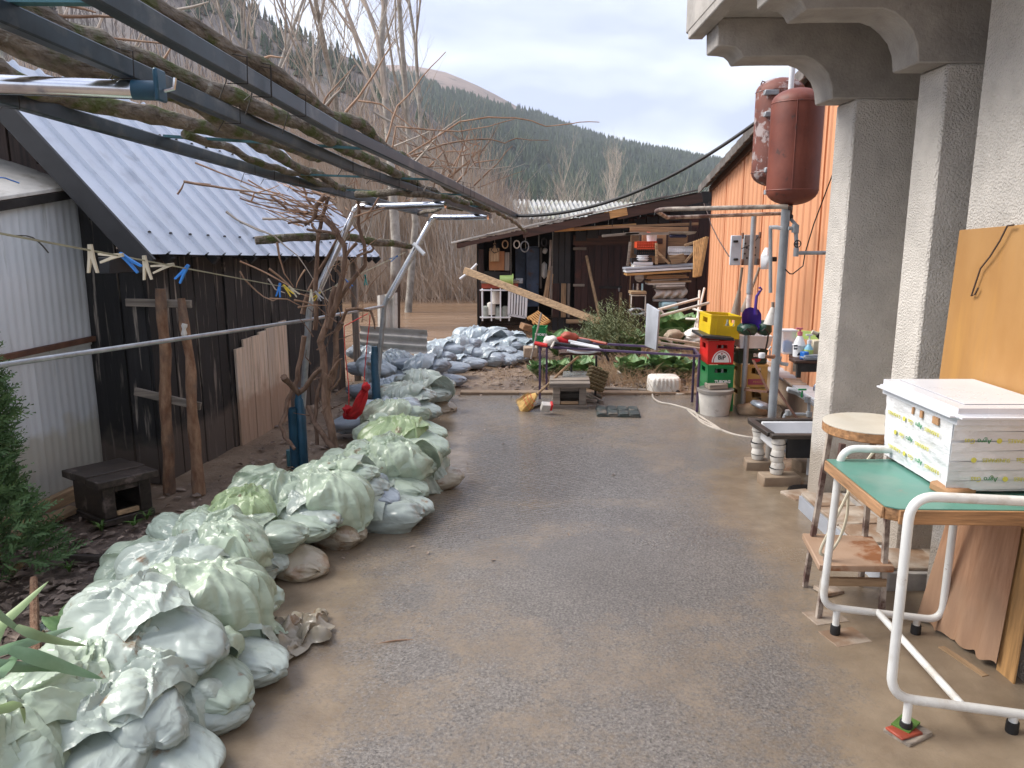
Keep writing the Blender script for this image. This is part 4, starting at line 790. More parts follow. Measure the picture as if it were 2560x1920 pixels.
for k in range(34):
    s_ = (r_.uniform(980, 1420), r_.uniform(150, 1650)); L_ = r_.uniform(120, 420); an = math.radians(r_.uniform(200, 340)); e_ = (s_[0]+L_*math.cos(an), s_[1]+L_*math.sin(an))
    cane([s_, ((s_[0]+e_[0])/2+r_.uniform(-30, 30), (s_[1]+e_[1])/2+r_.uniform(-30, 30)), e_], r_.uniform(5.3, 5.6), .005, .002, 300+k, 'vine_shoot', .02, 'n', name='shoot', sides=4)
for k in range(30):
    s_ = (r_.uniform(420, 720), r_.uniform(100, 1300)); L_ = r_.uniform(80, 300); an = math.radians(r_.uniform(190, 350)); e_ = (s_[0]+L_*math.cos(an), s_[1]+L_*math.sin(an))
    cane([s_, ((s_[0]+e_[0])/2+r_.uniform(-30, 30), (s_[1]+e_[1])/2), e_], r_.uniform(5.2, 5.5), .006, .002, 400+k, 'vine_bark', .02, 'o', name='shoot', sides=4)
mp_ = [p(q('n', *a), y) for a, y in zip([(170,670),(360,655),(560,635),(800,630),(1050,615),(1280,640),(1500,690),(1700,700),(1880,735)], [5.3,5.35,5.4,5.5,5.6,5.8,6.0,6.3,6.6])]
MB().tube(mp_, [.028,.031,.027,.030,.028,.029,.031,.028,.025], 9).build('mossy_pole', 'moss_bark', smooth=80, label='mossy crooked pole laid level through the vine between the posts', cat='pole')
MB().tube([p(q('n', 1920, 705), 6.6), p(q('n', 2040, 825), 6.55)], .018, 10).build('tube_stub', 'white_pipe', pg)

# clothes line and pegs
LA, LB = p(D(-20, 500), 1.66), p(D(690, 634), 5.35); LC = p(D(876, 545), 6.5)
lp = [LA.lerp(LB, t_/20)-V((0, 0, .10*4*(t_/20)*(1-t_/20)*0)) for t_ in range(21)]
MB().tube(lp+[LC], .0028, 5).build('clothes_line', 'line_cord', label='thin clothes line strung from upper left to the bent post', cat='clothes line')
MB().tube(wob(p(D(0,505),1.72), p(D(105,550),1.95), 10, .03, 5), .0018, 4).build('loose_wire', 'iron', label='frayed wire end dangling from the clothes line near its start', cat='wire')
def on_line(pxx, A=LA, B=LB):
    u = (pxx*1.15732-1280)/FPX; lo_, hi_ = 0., 1.
    f_ = lambda t_: (lambda P_: P_.x/(P_.y*_c-(P_.z-CAM_H)*_s)-u)(A.lerp(B, t_))
    s0 = f_(0)
    for _ in range(50):
        m_ = (lo_+hi_)/2
        if (f_(m_) > 0) == (s0 > 0): lo_ = m_
        else: hi_ = m_
    return A.lerp(B, lo_)
def peg(pxx, ang, mt, label, A=LA, B=LB, yaw=0, L_=.072):
    o_ = on_line(pxx, A, B); mb = MB()
    for s_ in (-1, 1):
        mb.add([(x*1.0, y, z) for x, y, z in ((s_*.001-.0035, -.005, .016), (s_*.001+.0035, -.005, .016), (s_*.001+.0035, .005, .016), (s_*.001-.0035, .005, .016),
            (s_*.004-.004, -.005, -.02), (s_*.004+.004, -.005, -.02), (s_*.004+.004, .005, -.02), (s_*.004-.004, .005, -.02),
            (s_*.012-.003, -.004, -L_+.012), (s_*.012+.003, -.004, -L_+.012), (s_*.012+.003, .004, -L_+.012), (s_*.012-.003, .004, -L_+.012))],
            [(0,1,2,3), (0,4,5,1), (1,5,6,2), (2,6,7,3), (3,7,4,0), (4,8,9,5), (5,9,10,6), (6,10,11,7), (7,11,8,4), (8,11,10,9)])
    mb.tube([(-.007, 0, -.014), (.007, 0, -.014)], .0055, 8)
    ob = mb.build('clothes_peg', mt, origin=(0, 0, 0), label=label, cat='clothes peg', group='pegs on the clothes line'); ob.location = o_; ob.rotation_euler = (0, math.radians(ang), yaw)
for a_ in [(196, 0, 'peg_cream', 'cream peg hanging straight, first on the line from the lean-to'), (255, 82, 'peg_cream', 'cream peg lying sideways beside the first light blue peg', -.15), (268, -52, 'peg_blue', 'light blue peg tilted sideways between the two pairs of cream pegs'),
           (313, -4, 'peg_cream', 'cream peg hanging upright just before the dark shed wall'), (366, 76, 'peg_cream', 'cream peg lying along the line behind the upright one', .1), (402, 40, 'peg_blue', 'blue peg slanting over the tall bark post'),
           (604, 12, 'peg_blue', 'bright blue peg among the twigs left of the bent post'), (616, -40, 'peg_yellow', 'yellow peg touching the bright blue peg'), (628, -42, 'peg_cream', 'cream peg slanting below the yellow peg by the shoots'),
           (672, 2, 'peg_cream', 'dull pinkish peg hanging at the bent post'), (684, -40, 'peg_grey', 'grey peg slanting just before the yellow peg at the post'), (689, 45, 'peg_yellow', 'yellow peg slanting at the vine trunks')]:
    peg(*a_[:4], yaw=a_[4] if len(a_) > 4 else R(-.2, .2))
for a_ in [(727, 38, 'peg_cream', 'weathered cream peg on the vine trunks past the post'), (748, -38, 'peg_blue', 'blue peg tilted beyond the vine trunks'), (856, 60, 'peg_blue', 'small blue peg near the far chrome arm')]: peg(*a_, A=LB, B=LC)
pt_ = p(q('n', 1388, 1120), 5.9); MB().beam(pt_+V((.004, 0, .05)), pt_+V((-.008, 0, -.03)), .01, .008).beam(pt_+V((-.004, 0, .05)), pt_+V((.012, 0, -.03)), .01, .008).build('clothes_peg', 'peg_teal', label='teal peg dangling on a thread between the trunks and the far post', cat='clothes peg', group='pegs on the clothes line')

# red cloth swing
sw = thing('cloth_swing', 'red cloth sling hung on red cords from the vine', 'swing', p(q('o', 930, 1320), 5.9))
a, b, c_, d_ = [p(q('o', *z), 5.9) for z in ((800,290),(850,1190),(1065,320),(1012,965))]
MB().tube([p(q('o', 1060, 150), 5.9), a]+wob(a, b, 8, .01, 2)[1:], .004, 5).build('cord', 'red_cord', sw); MB().tube(wob(p(q('o', 1080, 170), 5.9), d_, 10, .012, 3), .004, 5).build('cord', 'red_cord', sw)
E_o = [p(q('o', *z), 5.9) for z in ((1062,965),(1058,1100),(1010,1260),(930,1325),(850,1325),(790,1315),(785,1270))]; E_i = [p(q('o', *z), 5.9) for z in ((1000,965),(945,1050),(905,1170),(880,1225),(850,1225),(838,1190),(842,1180))]
def sling(i, j):
    t_ = i*6; s_ = min(int(t_), 5); f_ = t_-s_; a, b = E_o[s_].lerp(E_o[s_+1], f_), E_i[s_].lerp(E_i[s_+1], f_); P_ = a.lerp(b, abs(j-.5)*2)
    return P_+V((.006*math.sin(j*30+i*7), (j-.5)*.20*(.25+math.sin(math.pi*i))+.012*math.sin(j*25+i*11), .006*math.sin(j*37+i*5)))
MB().grid(sling, 36, 30).build('sling', 'red_cloth', sw, smooth=60)
for k, P_ in enumerate(((1040,960),(830,1210))): c_ = p(q('o', *P_), 5.88); MB().grid(lambda u, v: c_+V((math.sin(u*math.pi)*math.cos(v*6.283), math.sin(u*math.pi)*math.sin(v*6.283), math.cos(u*math.pi)))*.034*(1+.35*mn.noise(V((u*6, v*6, k*5)))), 10, 14, wrap=True).build('knot', 'red_cloth', sw, smooth=40)

# corrugated sheets by the water, behind the first sandbags
def corr_sheet(label, o_, ux, uy, W_, H_, n_w, amp, mt='fibre_cement'):
    nrm = ux.cross(uy).normalized(); m_ = n_w*8
    fn = lambda t_: nrm*amp*math.cos(2*math.pi*t_*n_w)
    vs = []
    for s_ in (0, .007):
        for i in range(m_+1):
            for j in range(2): vs.append(o_+uy*(H_*i/m_)+ux*(W_*j)+fn(i/m_)+nrm*s_)
    k2 = (m_+1)*2; fs = [(2*i, 2*i+1, 2*i+3, 2*i+2) for i in range(m_)]+[(k2+2*i, k2+2*i+2, k2+2*i+3, k2+2*i+1) for i in range(m_)]+[(2*i, 2*i+2, k2+2*i+2, k2+2*i) for i in range(m_)]+[(2*i+1, k2+2*i+1, k2+2*i+3, 2*i+3) for i in range(m_)]
    return MB().add(vs, fs).build('corrugated_sheet', mt, label=label, cat='sheet', smooth=60)
a, b = p(D(776, 752), 9.1), p(D(922, 762), 9.0)
corr_sheet('grey fibre cement corrugated sheet on its side behind the far sandbags', a+V((0, 0, -.03)), (b-a).normalized(), V((0, .12, .29)).normalized(), (b-a).length, .30, 3, .024)
corr_sheet('narrow corrugated offcut leaning upright beside the stained trunk', p(q('o', 1165, 290), 10.6)+V((0, 0, -.2)), V((0, .1, 1)).normalized(), V((1, .1, .15)).normalized(), .62, .28, 3, .02)
# ================================================================ RIGHT SIDE: house with corbels, orange clad building
XW = 1.95
house = thing('house', 'grey roughcast house with stepped pillars and curved balcony corbels', 'house', (2.6, 3.0, 0))
prof_px = [(330,130),(330,280),(400,284),(440,292),(468,318),(485,352),(560,347),(700,345),(860,345),(915,365),(965,405),(1005,455),(1028,520),(1035,605)]
P_ = [p(q('c', *a), 4.60) for a in prof_px]; ZS = P_[0].z; ZB = P_[-1].z
prof = [(a.x, a.z) for a in P_]
def pillar(y0, y1):
    MB().box(((XW+2.75)/2, (y0+y1)/2, ZB/2-.02), (2.75-XW, y1-y0, ZB+.04)).build('pillar', 'stucco', house, bev=.012)
    loop = [V((x, y0, z)) for x, z in prof]+[V((2.75, y0, ZB)), V((2.75, y0, ZS+.02)), V((prof[0][0], y0, ZS+.02))]
    MB().prism(loop[1:], (0, y1-y0, 0)).build('corbel', 'concrete', house, bev=.006)
for y0, y1 in ((4.60, 4.86), (3.66, 3.90)): pillar(y0, y1)
MB().box((XW+.35, (3.38-1.0)/2, 1.75), (.7, 4.38, 3.54)).build('wall', 'stucco', house, bev=.01)
MB().box((2.95, 4.2, 1.75), (.4, 1.64, 3.5)).build('recess_wall', 'stucco', house)
loop = [V((x, 3.38-.27, z)) for x, z in prof]+[V((2.2, 3.11, ZB)), V((2.2, 3.11, ZS+.02)), V((prof[0][0], 3.11, ZS+.02))]
sc1 = p(q('c', 132, 222), 4.98); sx0 = sc1.x
MB().box(((sx0+3.2)/2, (4.98-2)/2, ZS+.14), (3.2-sx0, 6.98, .24)).build('balcony_slab', 'concrete', house, bev=.008)
MB().box((sx0+.05, (4.97-2)/2, ZS+.010), (.09, 6.9, .06)).build('drip_edge', 'concrete', house, bev=.006)
# tiled step along the pillars
st = thing('tiled_step', 'low mud-smeared step with broken tile edging at the foot of the pillars', 'step', (1.95, 3.95, 0))
MB().box((2.22, 3.98, .05), (.86, 1.14, .12)).build('step_block', 'concrete', st, bev=.006)
for k, (x, y, w_, d_) in enumerate([(1.90, 4.40, .24, .22), (1.92, 4.14, .27, .26), (1.90, 3.87, .22, .25), (1.95, 3.55, .30, .24), (2.2, 4.4, .26, .24), (2.22, 4.12, .28, .28), (2.2, 3.6, .26, .3)]):
    MB().box((x, y, .118), (w_, d_, .016), (R(-.01, .01), R(-.01, .01), R(-.06, .06))).build('tile', 'tile', st, bev=.003)
MB().box((1.781, 3.98, .05), (.012, 1.1, .10)).build('face_tile', 'slate_top', st)
for k, (px1, s_, rz) in enumerate([((790,1090), (.20,.16), .3), ((880,1130), (.16,.10), -.3)]):
    c_ = g(q('g', *px1)); MB().box(c_+V((.05, 0, .012)), (s_[0], s_[1], .03), (.04, .02, rz)).build('broken_paving_slab' , 'tile', bev=.006, label=['broken pale paving slab beside the far pillar foot', 'broken paving chip at the corner of the tiled step'][k], cat='slab')
gr = thing('drain_grate', 'dark round slotted drain grate beside the far pillar', 'grate', g(q('g', 880, 1075)))
c_ = g(q('g', 880, 1078))+V((.02, .02, .02)); MB().tube([c_+V((.13*math.cos(a*.2618), .13*math.sin(a*.2618), 0)) for a in range(24)], .007, 6, closed=True).build('ring', 'iron', gr)
for k in range(-5, 6): w_ = math.sqrt(max(.0, .128**2-(k*.022)**2)); MB().beam(c_+V((-w_, k*.022, 0)), c_+V((w_, k*.022, 0)), .009, .008).build('bar', 'iron', gr)

# ochre plywood against the wall, with a cord
a, b = px_(D(2070, 497), XW-.03), px_(D(2212, 484), XW-.03)
ob = thing('plywood_board', 'ochre plywood board standing against the house wall with a hanging cord', 'board', (XW-.03, 2.5, .3))
MB().prism([(XW-.055, a.y, .62), (XW-.025, a.y, a.z), (XW-.025, 1.9, b.z+.05), (XW-.055, 1.9, .62)], (.014, 0, 0)).build('sheet', 'ply_ochre', ob, bev=.002)
MB().tube([px_(D(*x), XW-.045) for x in ((2190,486),(2176,488),(2160,520),(2138,555),(2118,580),(2108,610),(2098,640),(2106,636),(2113,622))], .0035, 6).build('cord', 'brown_cord', ob)

# ---------------------------------------------------------------- orange corrugated building
O0, O1 = V((2.66, 5.9, 0)), V((3.03, 12.0, 0)); od = (O1-O0).normalized(); on = V((-od.y, od.x, 0)); OL = (O1-O0).length
ora = thing('orange_building', 'building clad in orange ribbed metal sheet above a concrete plinth', 'building', (O0+O1)/2+V((1, 0, 0)))
ztop = lambda s_: 3.27-.150*s_
def oclad(s0, s1, k):
    prof = []; s_ = s0
    while s_ < s1-.01:
        for t_, d_ in ((0, 0), (.11, 0), (.122, .016), (.165, .016), (.177, 0)): prof.append((min(s_+t_, s1), d_))
        s_ += .20
    vs = []
    for t_, d_ in prof: b_ = O0+od*t_+on*(d_+.002*k); vs += [b_+V((0, 0, .30)), b_+V((0, 0, ztop(t_)))]
    MB().add(vs, [(2*i, 2*i+2, 2*i+3, 2*i+1) for i in range(len(prof)-1)]).build('cladding_sheet', 'orange_clad', ora, smooth=20)
for k in range(6): oclad(k*1.0+.0, min(k*1.0+1.02, OL), k % 2)
MB().box((O0+O1)/2-on*.10+V((0, 0, .10)), (.24, OL, .40), (0, 0, math.atan2(od.y, od.x)-math.pi/2)).build('plinth', 'plinth', ora, bev=.01)
MB().slab(O0-on*.012+V((0,0,.3)), O1-on*.012+V((0,0,.3)), O1-on*.012+V((0,0,ztop(OL))), O0-on*.012+V((0,0,ztop(0))), -on*.02).build('backing', 'wall_dark', ora)
MB().slab(O1+V((0,0,0)), O1-on*3, O1-on*3+V((0,0,ztop(OL))), O1+V((0,0,ztop(OL))), -od*.02).build('end_wall', 'orange_clad', ora)
MB().slab(O0+on*.12+V((0,0,ztop(0)+.05)), O1+od*.2+on*.12+V((0,0,ztop(OL)+.02)), O1+od*.2-on*3+V((0,0,ztop(OL)+.9)), O0-on*3+V((0,0,ztop(0)+.9)), (0,0,.05)).build('roof', 'fascia_tile', ora)
for k in range(20):
    s_ = k*.315; a = O0+od*s_+on*.10+V((0, 0, ztop(s_)+.05)); b = O0+od*(s_+.33)+on*.10+V((0, 0, ztop(s_+.33)+.065))
    MB().beam(a, b, .14, .03, up=(0, .3, 1)).beam(a+on*.065-V((0,0,.05)), b+on*.065-V((0,0,.05)), .02, .11).build('verge_tile', 'fascia_tile', ora, bev=.004)
MB().beam(O0+on*.03+V((0,0,ztop(0)-.03)), O1+on*.03+V((0,0,ztop(OL)-.03)), .03, .09).build('verge_board', 'brown_wood', ora)
for k in range(9):
    s_ = .2+k*.32; MB().box(O0+od*s_+on*.07+V((0, 0, .315)), (.17, .31, .022), (R(-.02,.02), R(-.05,.05), math.atan2(od.y, od.x)-math.pi/2+R(-.04,.04))).build('ledge_slab', 'slate_top' if k % 3 else 'tile', ora, bev=.004)

# ---------------------------------------------------------------- back shed
BY = 14.0
bs = thing('back_shed', 'dark brown open-fronted shed with sloping roof at the end of the yard', 'shed', (1.2, BY, -.05))
def bpx(c, x0, y0, x1, y1, Y, d_): a, b = p(q(c, x0, y1), Y), p(q(c, x1, y0), Y); return ((a.x+b.x)/2, Y+d_/2, (a.z+b.z)/2), (abs(b.x-a.x), d_, abs(b.z-a.z))
def bxp(c, x0, y0, x1, y1, Y, d_, name, mt, par, rot=None, bev=.004, **k): cc, ss = bpx(c, x0, y0, x1, y1, Y, d_); return MB().box(cc, ss, rot).build(name, mt, par, bev=bev, **k)
rl, rr2 = p(q('h', 75, 880), 13.2), p(q('i', 1760, -15), 13.2); rdir = (rr2-rl)
zr = lambda x: rl.z+(x-rl.x)/rdir.x*rdir.z
nsh = 7
for k in range(nsh):
    a, b = rl.lerp(rr2, k/nsh-.01), rl.lerp(rr2, (k+1)/nsh); dz = .012*(k % 2)+R(0, .012)
    MB().slab(a+V((0,0,dz)), b+V((0,0,dz+.014)), b+V((0,3.4,dz+.014)), a+V((0,3.4,dz)), (0,0,.028)).build('roof_sheet', 'fibre_cement' if k < 5 else 'fascia_tile', bs, bev=.004)
for k, (t0, t1, dz, h_, mt) in enumerate(((.02,.30,-.05,.07,'brown_wood'), (.28,.63,-.085,.13,'brown_wood'), (.61,.70,-.07,.13,'honey_wood'), (.66,1.0,-.10,.16,'brown_wood'))):
    MB().beam(rl.lerp(rr2, t0)+V((0,.02+.014*k,dz)), rl.lerp(rr2, t1)+V((0,.02+.014*k,dz)), .03, h_).build('fascia_board', mt, bs, bev=.004)
for k in range(9):
    a = rl.lerp(rr2, .02+k*.12); MB().beam(a+V((0,.05,-.05)), a+V((0,3.2,-.05)), .06, .09).build('rafter', 'brown_wood', bs)
for x0, x1, y0, nm, m_ in ((430,495,960,'post','brown_wood_v'), ): bxp('h', x0, y0, x1, 1900, BY-.2, .1, nm, m_, bs)
def wallplanks(x0, x1, Y, ztf, mt, name='wall_plank', wv=(.13, .2)):
    x = x0
    while x < x1:
        w_ = R(*wv); h_ = ztf(x)-(-.12); MB().box((x+w_/2, Y+R(0, .012), -.12+h_/2), (w_-.006, .022, h_)).build(name, mt, bs, bev=.002); x += w_
wallplanks(-.7, 4.6, BY+2.6, lambda x: zr(x)+.0, 'wall_dark', 'back_plank', (.28, .36))
for x in (-.62, 4.5): MB().box((x, BY+1.3, .75), (.03, 2.6, 1.6)).build('side_wall', 'wall_dark', bs)
# partition wall, door
a, b = p(q('h', 1450, 760), BY), p(q('h', 1700, 760), BY)
for k in range(3): x = a.x+(b.x-a.x)*(k+.5)/3; MB().box((x, BY, .85), ((b.x-a.x)/3-.008, .03, 1.92)).build('wall_plank', 'bargeboard', bs, bev=.003)
da, db = p(q('i', -30, 1800), BY+.03), p(q('i', 545, 600), BY+.03); n_ = 6
dr = bxp('i', -40, 600, 735, 735, BY, .05, 'lintel', 'brown_wood', bs)
door = thing('door', None, None, ((da.x+db.x)/2, BY+.03, .0)); del WORLD[door.name]
door.parent = bs; door.location = V(((da.x+db.x)/2, BY+.03, .0))-WORLD[bs.name]; WORLD[door.name] = V(((da.x+db.x)/2, BY+.03, .0))
for k in range(n_): x = da.x+(db.x-da.x)*(k+.5)/n_; zt = db.z; MB().box((x, BY+.03+R(0,.006), zt/2-.03), ((db.x-da.x)/n_-.006, .028, zt+.06)).build('plank', 'brown_wood_v', door, bev=.002)
x0, x1 = p(q('i', 555, 0), BY).x, p(q('i', 735, 0), BY).x
for k in range(2): MB().box((x0+(x1-x0)*(k+.5)/2, BY+.02, .82), ((x1-x0)/2-.006, .03, 1.7)).build('wall_plank', 'brown_wood_v', bs, bev=.002)
for y in (785, 1290): bxp('i', -40, y-18, 145 if y < 900 else 120, y+18, BY-.012, .014, 'hinge', 'grey_wood', door)
bxp('i', 315, 1300, 640, 1338, BY-.02, .02, 'latch', 'iron', door); bxp('i', 582, 1325, 608, 1375, BY-.04, .02, 'padlock', 'galv', door)
bxp('i', 590, 1390, 640, 1700, BY-.03, .05, 'jamb', 'raw_wood', bs); bxp('h', 1440, 1430, 1540, 1900, BY-.06, .05, 'plank', 'brown_wood_v', bs); bxp('h', 1560, 1430, 1635, 1900, BY-.09, .05, 'plank', 'raw_wood', bs); bxp('h', 1645, 1430, 1690, 1900, BY-.05, .04, 'plank', 'grey_wood_v', bs)
bxp('j', 510, 350, 695, 392, BY-.1, .06, 'threshold', 'raw_wood_h', bs)
a, b = p(q('i', 735, 0), BY).x, 4.6
for k in range(16): x = a+(b-a)*(k+.5)/16; MB().box((x, BY+.03+R(0,.01), (zr(x)-.25)/2), ((b-a)/16-.006, .024, zr(x)-.2)).build('wall_plank', 'brown_wood_v', bs, bev=.002)
for k in range(12): x = p(q('i', 0, 0), BY).x+k*.21; MB().box((x+.1, BY-.01, zr(x)-.32), (.2-.008, .02, .16)).build('infill_board', 'bargeboard', bs, bev=.002)
MB().beam(p(q('i', -300, 530), 13.35), p(q('i', 830, 460), 13.35), .04, .06).build('tie_beam', 'honey_wood', bs, bev=.004)
MB().beam(p(q('i', -20, 505), 13.3), p(q('i', 1690, 440), 13.3), .04, .045).build('tie_beam', 'board_brown', bs, bev=.004)
hk = MB().tube(wob(p(q('i', 510, 390), 13.25), p(q('i', 500, 480), 13.25), 4, .01), .006, 5).build('hook', 'iron', bs)

# low cream building behind, with its corrugated fibre cement roof
cb = thing('cream_building', 'far cream building with a mossy white corrugated roof', 'building', (6, 30, 0))
a, b = p(D(1102, 432), 32), p(D(1420, 440), 32); e0, e1 = p(D(1118, 474), 28), p(D(1440, 468), 28)
for k in range(8):
    t0, t1 = k/8, (k+1)/8
    A0, B0, A1, B1 = e0.lerp(e1, t0), e0.lerp(e1, t1), a.lerp(b, t0), a.lerp(b, t1); vs = []; m_ = 32
    for r_ in range(7):
        for j in range(m_+1):
            u = j/m_; P0 = A0.lerp(B0, u).lerp(A1.lerp(B1, u), r_/6); vs.append(P0+V((0, 0, .055*math.cos(2*math.pi*u*4)+.05*((r_ % 2)))))
    MB().add(vs, [(r_*(m_+1)+j, r_*(m_+1)+j+1, (r_+1)*(m_+1)+j+1, (r_+1)*(m_+1)+j) for r_ in range(6) for j in range(m_)]).build('roof_sheet', 'far_roof', cb, smooth=60)
MB().box(((e0.x+e1.x)/2+.6, 30.5, (e0.z-.25)/2), ((e1.x-e0.x)+.4, 4, e0.z-.25)).build('wall', 'cream_wall', cb)
MB().beam(e0+V((-.05, -.05, -.08)), e1+V((0, -.05, -.08)), .12, .14).build('gutter', 'grey_wood', cb)
MB().box((e0.x+.35, 28.3, e0.z/2), (.14, .14, e0.z-.1)).build('downpipe', 'white_pipe', cb)
# ================================================================ THINGS BY THE ORANGE WALL
st = thing('tank_stand', 'galvanised pipe stand with rusty U-shaped arm and plumbing that carries the boilers', 'pipe stand', (1.95, 5.6, 0))
MB().tube([(1.945, 5.6, 0), (1.945, 5.6, p(D(1695, 447), 5.6).z)], .031, 14).build('post', 'galv_paint', st)
p2 = g(D(1612, 888)); T2 = p(D(1629, 466), 7.15); MB().tube([V((T2.x, 7.15, 0)), V((T2.x, 7.15, T2.z))], .024, 12).build('post', 'galv_paint', st)
MB().lathe([(.030, 0), (.030, .09)], (T2.x, 7.15, 1.14), 12).build('collar', 'galv_paint', st); MB().lathe([(.0252, 0), (.0252, .20)], (T2.x, 7.15, .93), 12).build('sticker', 'sticker', st)
z_ = T2.z; A = p(D(1702, 446), 5.55); B = p(D(1424, 452), 5.75); C_ = p(D(1442, 470), 6.9); E_ = p(D(1690, 461), 7.1)
MB().tube([A, B+V((.05,0,0)), B+V((.01,.03,-.004)), B+V((0,.10,-.01)), C_+V((-.02,-.05,.0)), C_+V((.03,0,0)), E_], .0165, 10).build('arm', 'rust_pipe', st)
MB().beam(A+V((.02,0,-.01)), E_+V((.0,0,-.01)), .03, .03).build('cross_tube', 'rust_pipe', st)
MB().beam(p(q('m', 900, 830), 6.6), p(q('m', 1110, 1260), 6.2), .02, .006).build('brace', 'rust_steel', st); MB().beam(p(q('m', 1230, 1230), 5.75), p(q('m', 1520, 1659), 5.55), .022, .006).build('brace', 'rust_steel', st)
MB().beam(p(q('m', 790, 1240), 7.1), p(q('m', 1110, 1270), 6.2), .02, .02).build('brace', 'rust_steel', st)
c_ = V((1.945, 5.6, 0))
for pts, r_, mt in (([(1500,60),(1580,60),(1600,60),(1610,250),(1610,400),(1660,400),(2190,398)], .014, 'galv_paint'), ([(1250,30),(1250,950)], .013, 'galv_paint'), ([(1240,50),(1330,45),(1400,60)], .015, 'white_pipe')):
    MB().tube([p(q('l', *a), 5.55) for a in pts], r_, 9).build('water_pipe', mt, st, smooth=35)
for a in ((1608,70),(1605,390),(1580,60)): c_ = p(q('l', *a), 5.55); MB().lathe([(.0,-.03),(.019,-.03),(.019,.03),(.0,.03)], c_, 10).build('elbow', 'galv_paint', st)
vc = p(q('l', 1625, 275), 5.50); vw = MB().tube([vc+V((.024*math.cos(a*.5236), 0, .024*math.sin(a*.5236))) for a in range(12)], .004, 6, closed=True).build('valve_wheel', 'iron', st)
MB().beam(vc+V((-.024,0,0)), vc+V((.024,0,0)), .004, .004).beam(vc+V((0,0,-.024)), vc+V((0,0,.024)), .004, .004, up=(1,0,0)).tube([vc, vc+V((0,.05,0))], .006, 6).build('spokes', 'iron', vw)
tp = p(q('m', 1180, 790), 5.5)
MB().tube([tp+V((.02,.05,0)), tp, p(q('m', 1060, 780), 5.45)], .013, 9).build('tap', 'terracotta', st); MB().lathe([(0,-.02),(.022,-.018),(.026,0),(.022,.018),(0,.02)], p(q('m', 1020, 765), 5.44), 10).build('tap_knob', 'white_plastic', st)
MB().tube([p(q('m', *a), 5.52) for a in ((1130,760),(1135,700),(1115,690),(1150,640))], .006, 6).build('tap_lever', 'galv', st)
MB().tube([p(q('m', *a), 5.6) for a in ((1200,800),(1280,800),(1260,850),(1300,880),(1380,890))], .014, 9).build('water_pipe', 'galv', st)
MB().tube([p(q('c', 790, 410), 5.9), p(q('c', 760, 800), 5.9)], .020, 12).build('vent_pipe', 'white_pipe', st)
MB().tube(wob(p(q('l', 1460, 620), 5.55), p(q('l', 1540, 700), 5.55), 5, .01)[:-1]+[p(q('l', *a), 5.55) for a in ((1560,690),(1700,580),(1730,400),(1850,0))]+[p(q('c', 1040, 1060), 5.5), p(q('c', 1090, 900), 5.45), p(q('c', 1150, 680), 5.3)], .0045, 6).build('cable', 'black_cable', st)

def tank(label, cx, cy, ztop_, zbot, r_, mt, n_=28):
    root = thing('boiler_tank', label, 'boiler tank', (cx, cy, zbot), 'old boiler tanks on the pipe stand'); h_ = ztop_-zbot; dm = r_*.58
    pr = [(r_*math.sin(a), zbot+dm-dm*math.cos(a)) for a in [i*math.pi/2/7 for i in range(8)]]+[(r_, zbot+dm+(h_-2*dm)*t_) for t_ in (.25, .5, .75)]+[(r_*math.cos(a), ztop_-dm+dm*math.sin(a)) for a in [i*math.pi/2/7 for i in range(8)]]
    MB().lathe(pr, (cx, cy, 0), n_).build('shell', mt, root, smooth=60)
    for z in (zbot+dm, ztop_-dm): MB().tube([(cx+r_*math.cos(a*2*math.pi/24), cy+r_*math.sin(a*2*math.pi/24), z) for a in range(24)], .004, 5, closed=True).build('weld_seam', mt, root)
    MB().tube([(cx-r_*.35, cy-r_*.945, zbot+dm), (cx-r_*.35, cy-r_*.945, ztop_-dm)], .003, 5).build('weld_seam', mt, root); return root
t1, b1 = p(q('c', 830, 540), 5.62), p(q('c', 820, 1262), 5.62); x_ = t1.x
tk = tank('smooth red-brown boiler tank in front, nearest the pillar', x_, 5.62, t1.z, b1.z, .178, 'tank_rust')
MB().tube([(x_, 5.62, b1.z+.02), (x_, 5.62, b1.z-.07)], .014, 8).build('outlet', 'rust_steel', tk); MB().lathe([(.012,-.10),(.022,-.09),(.022,-.07),(.012,-.06)], (x_, 5.62, b1.z), 8).build('union_nut', 'iron', tk); MB().tube([(x_, 5.62, b1.z-.09), p(q('l', 1610, 20), 5.56)], .012, 8).build('pipe', 'galv_paint', tk)
t2, b2 = p(q('c', 715, 478), 6.1), p(q('c', 690, 1148), 6.1); x2 = p(q('c', 715, 700), 6.1).x-.01
tk = tank('blistered rusty boiler tank behind the smooth one', x2, 6.1, t2.z, b2.z, .178, 'tank_peel')
for y in (563, 697, 1042, 1180): c_ = p(q('c', 690, y), 5.92); MB().box(c_+V((.0, .04, 0)), (.15, .05, .035)).build('bracket', 'galv_paint', tk, bev=.004)
MB().tube([p(q('c', 595, 520), 6.05), p(q('c', 605, 498), 6.05), p(q('c', 622, 505), 6.05)], .005, 6).build('lifting_lug', 'rust_steel', tk)
MB().tube(wob(p(D(1112, 466), 7.0), p(D(1636, 262), 6.2), 24, 0, 0, .19), .014, 8).build('overhead_cable', 'black_cable', label='thick black cable sagging from the pergola end to the boiler tanks', cat='cable')

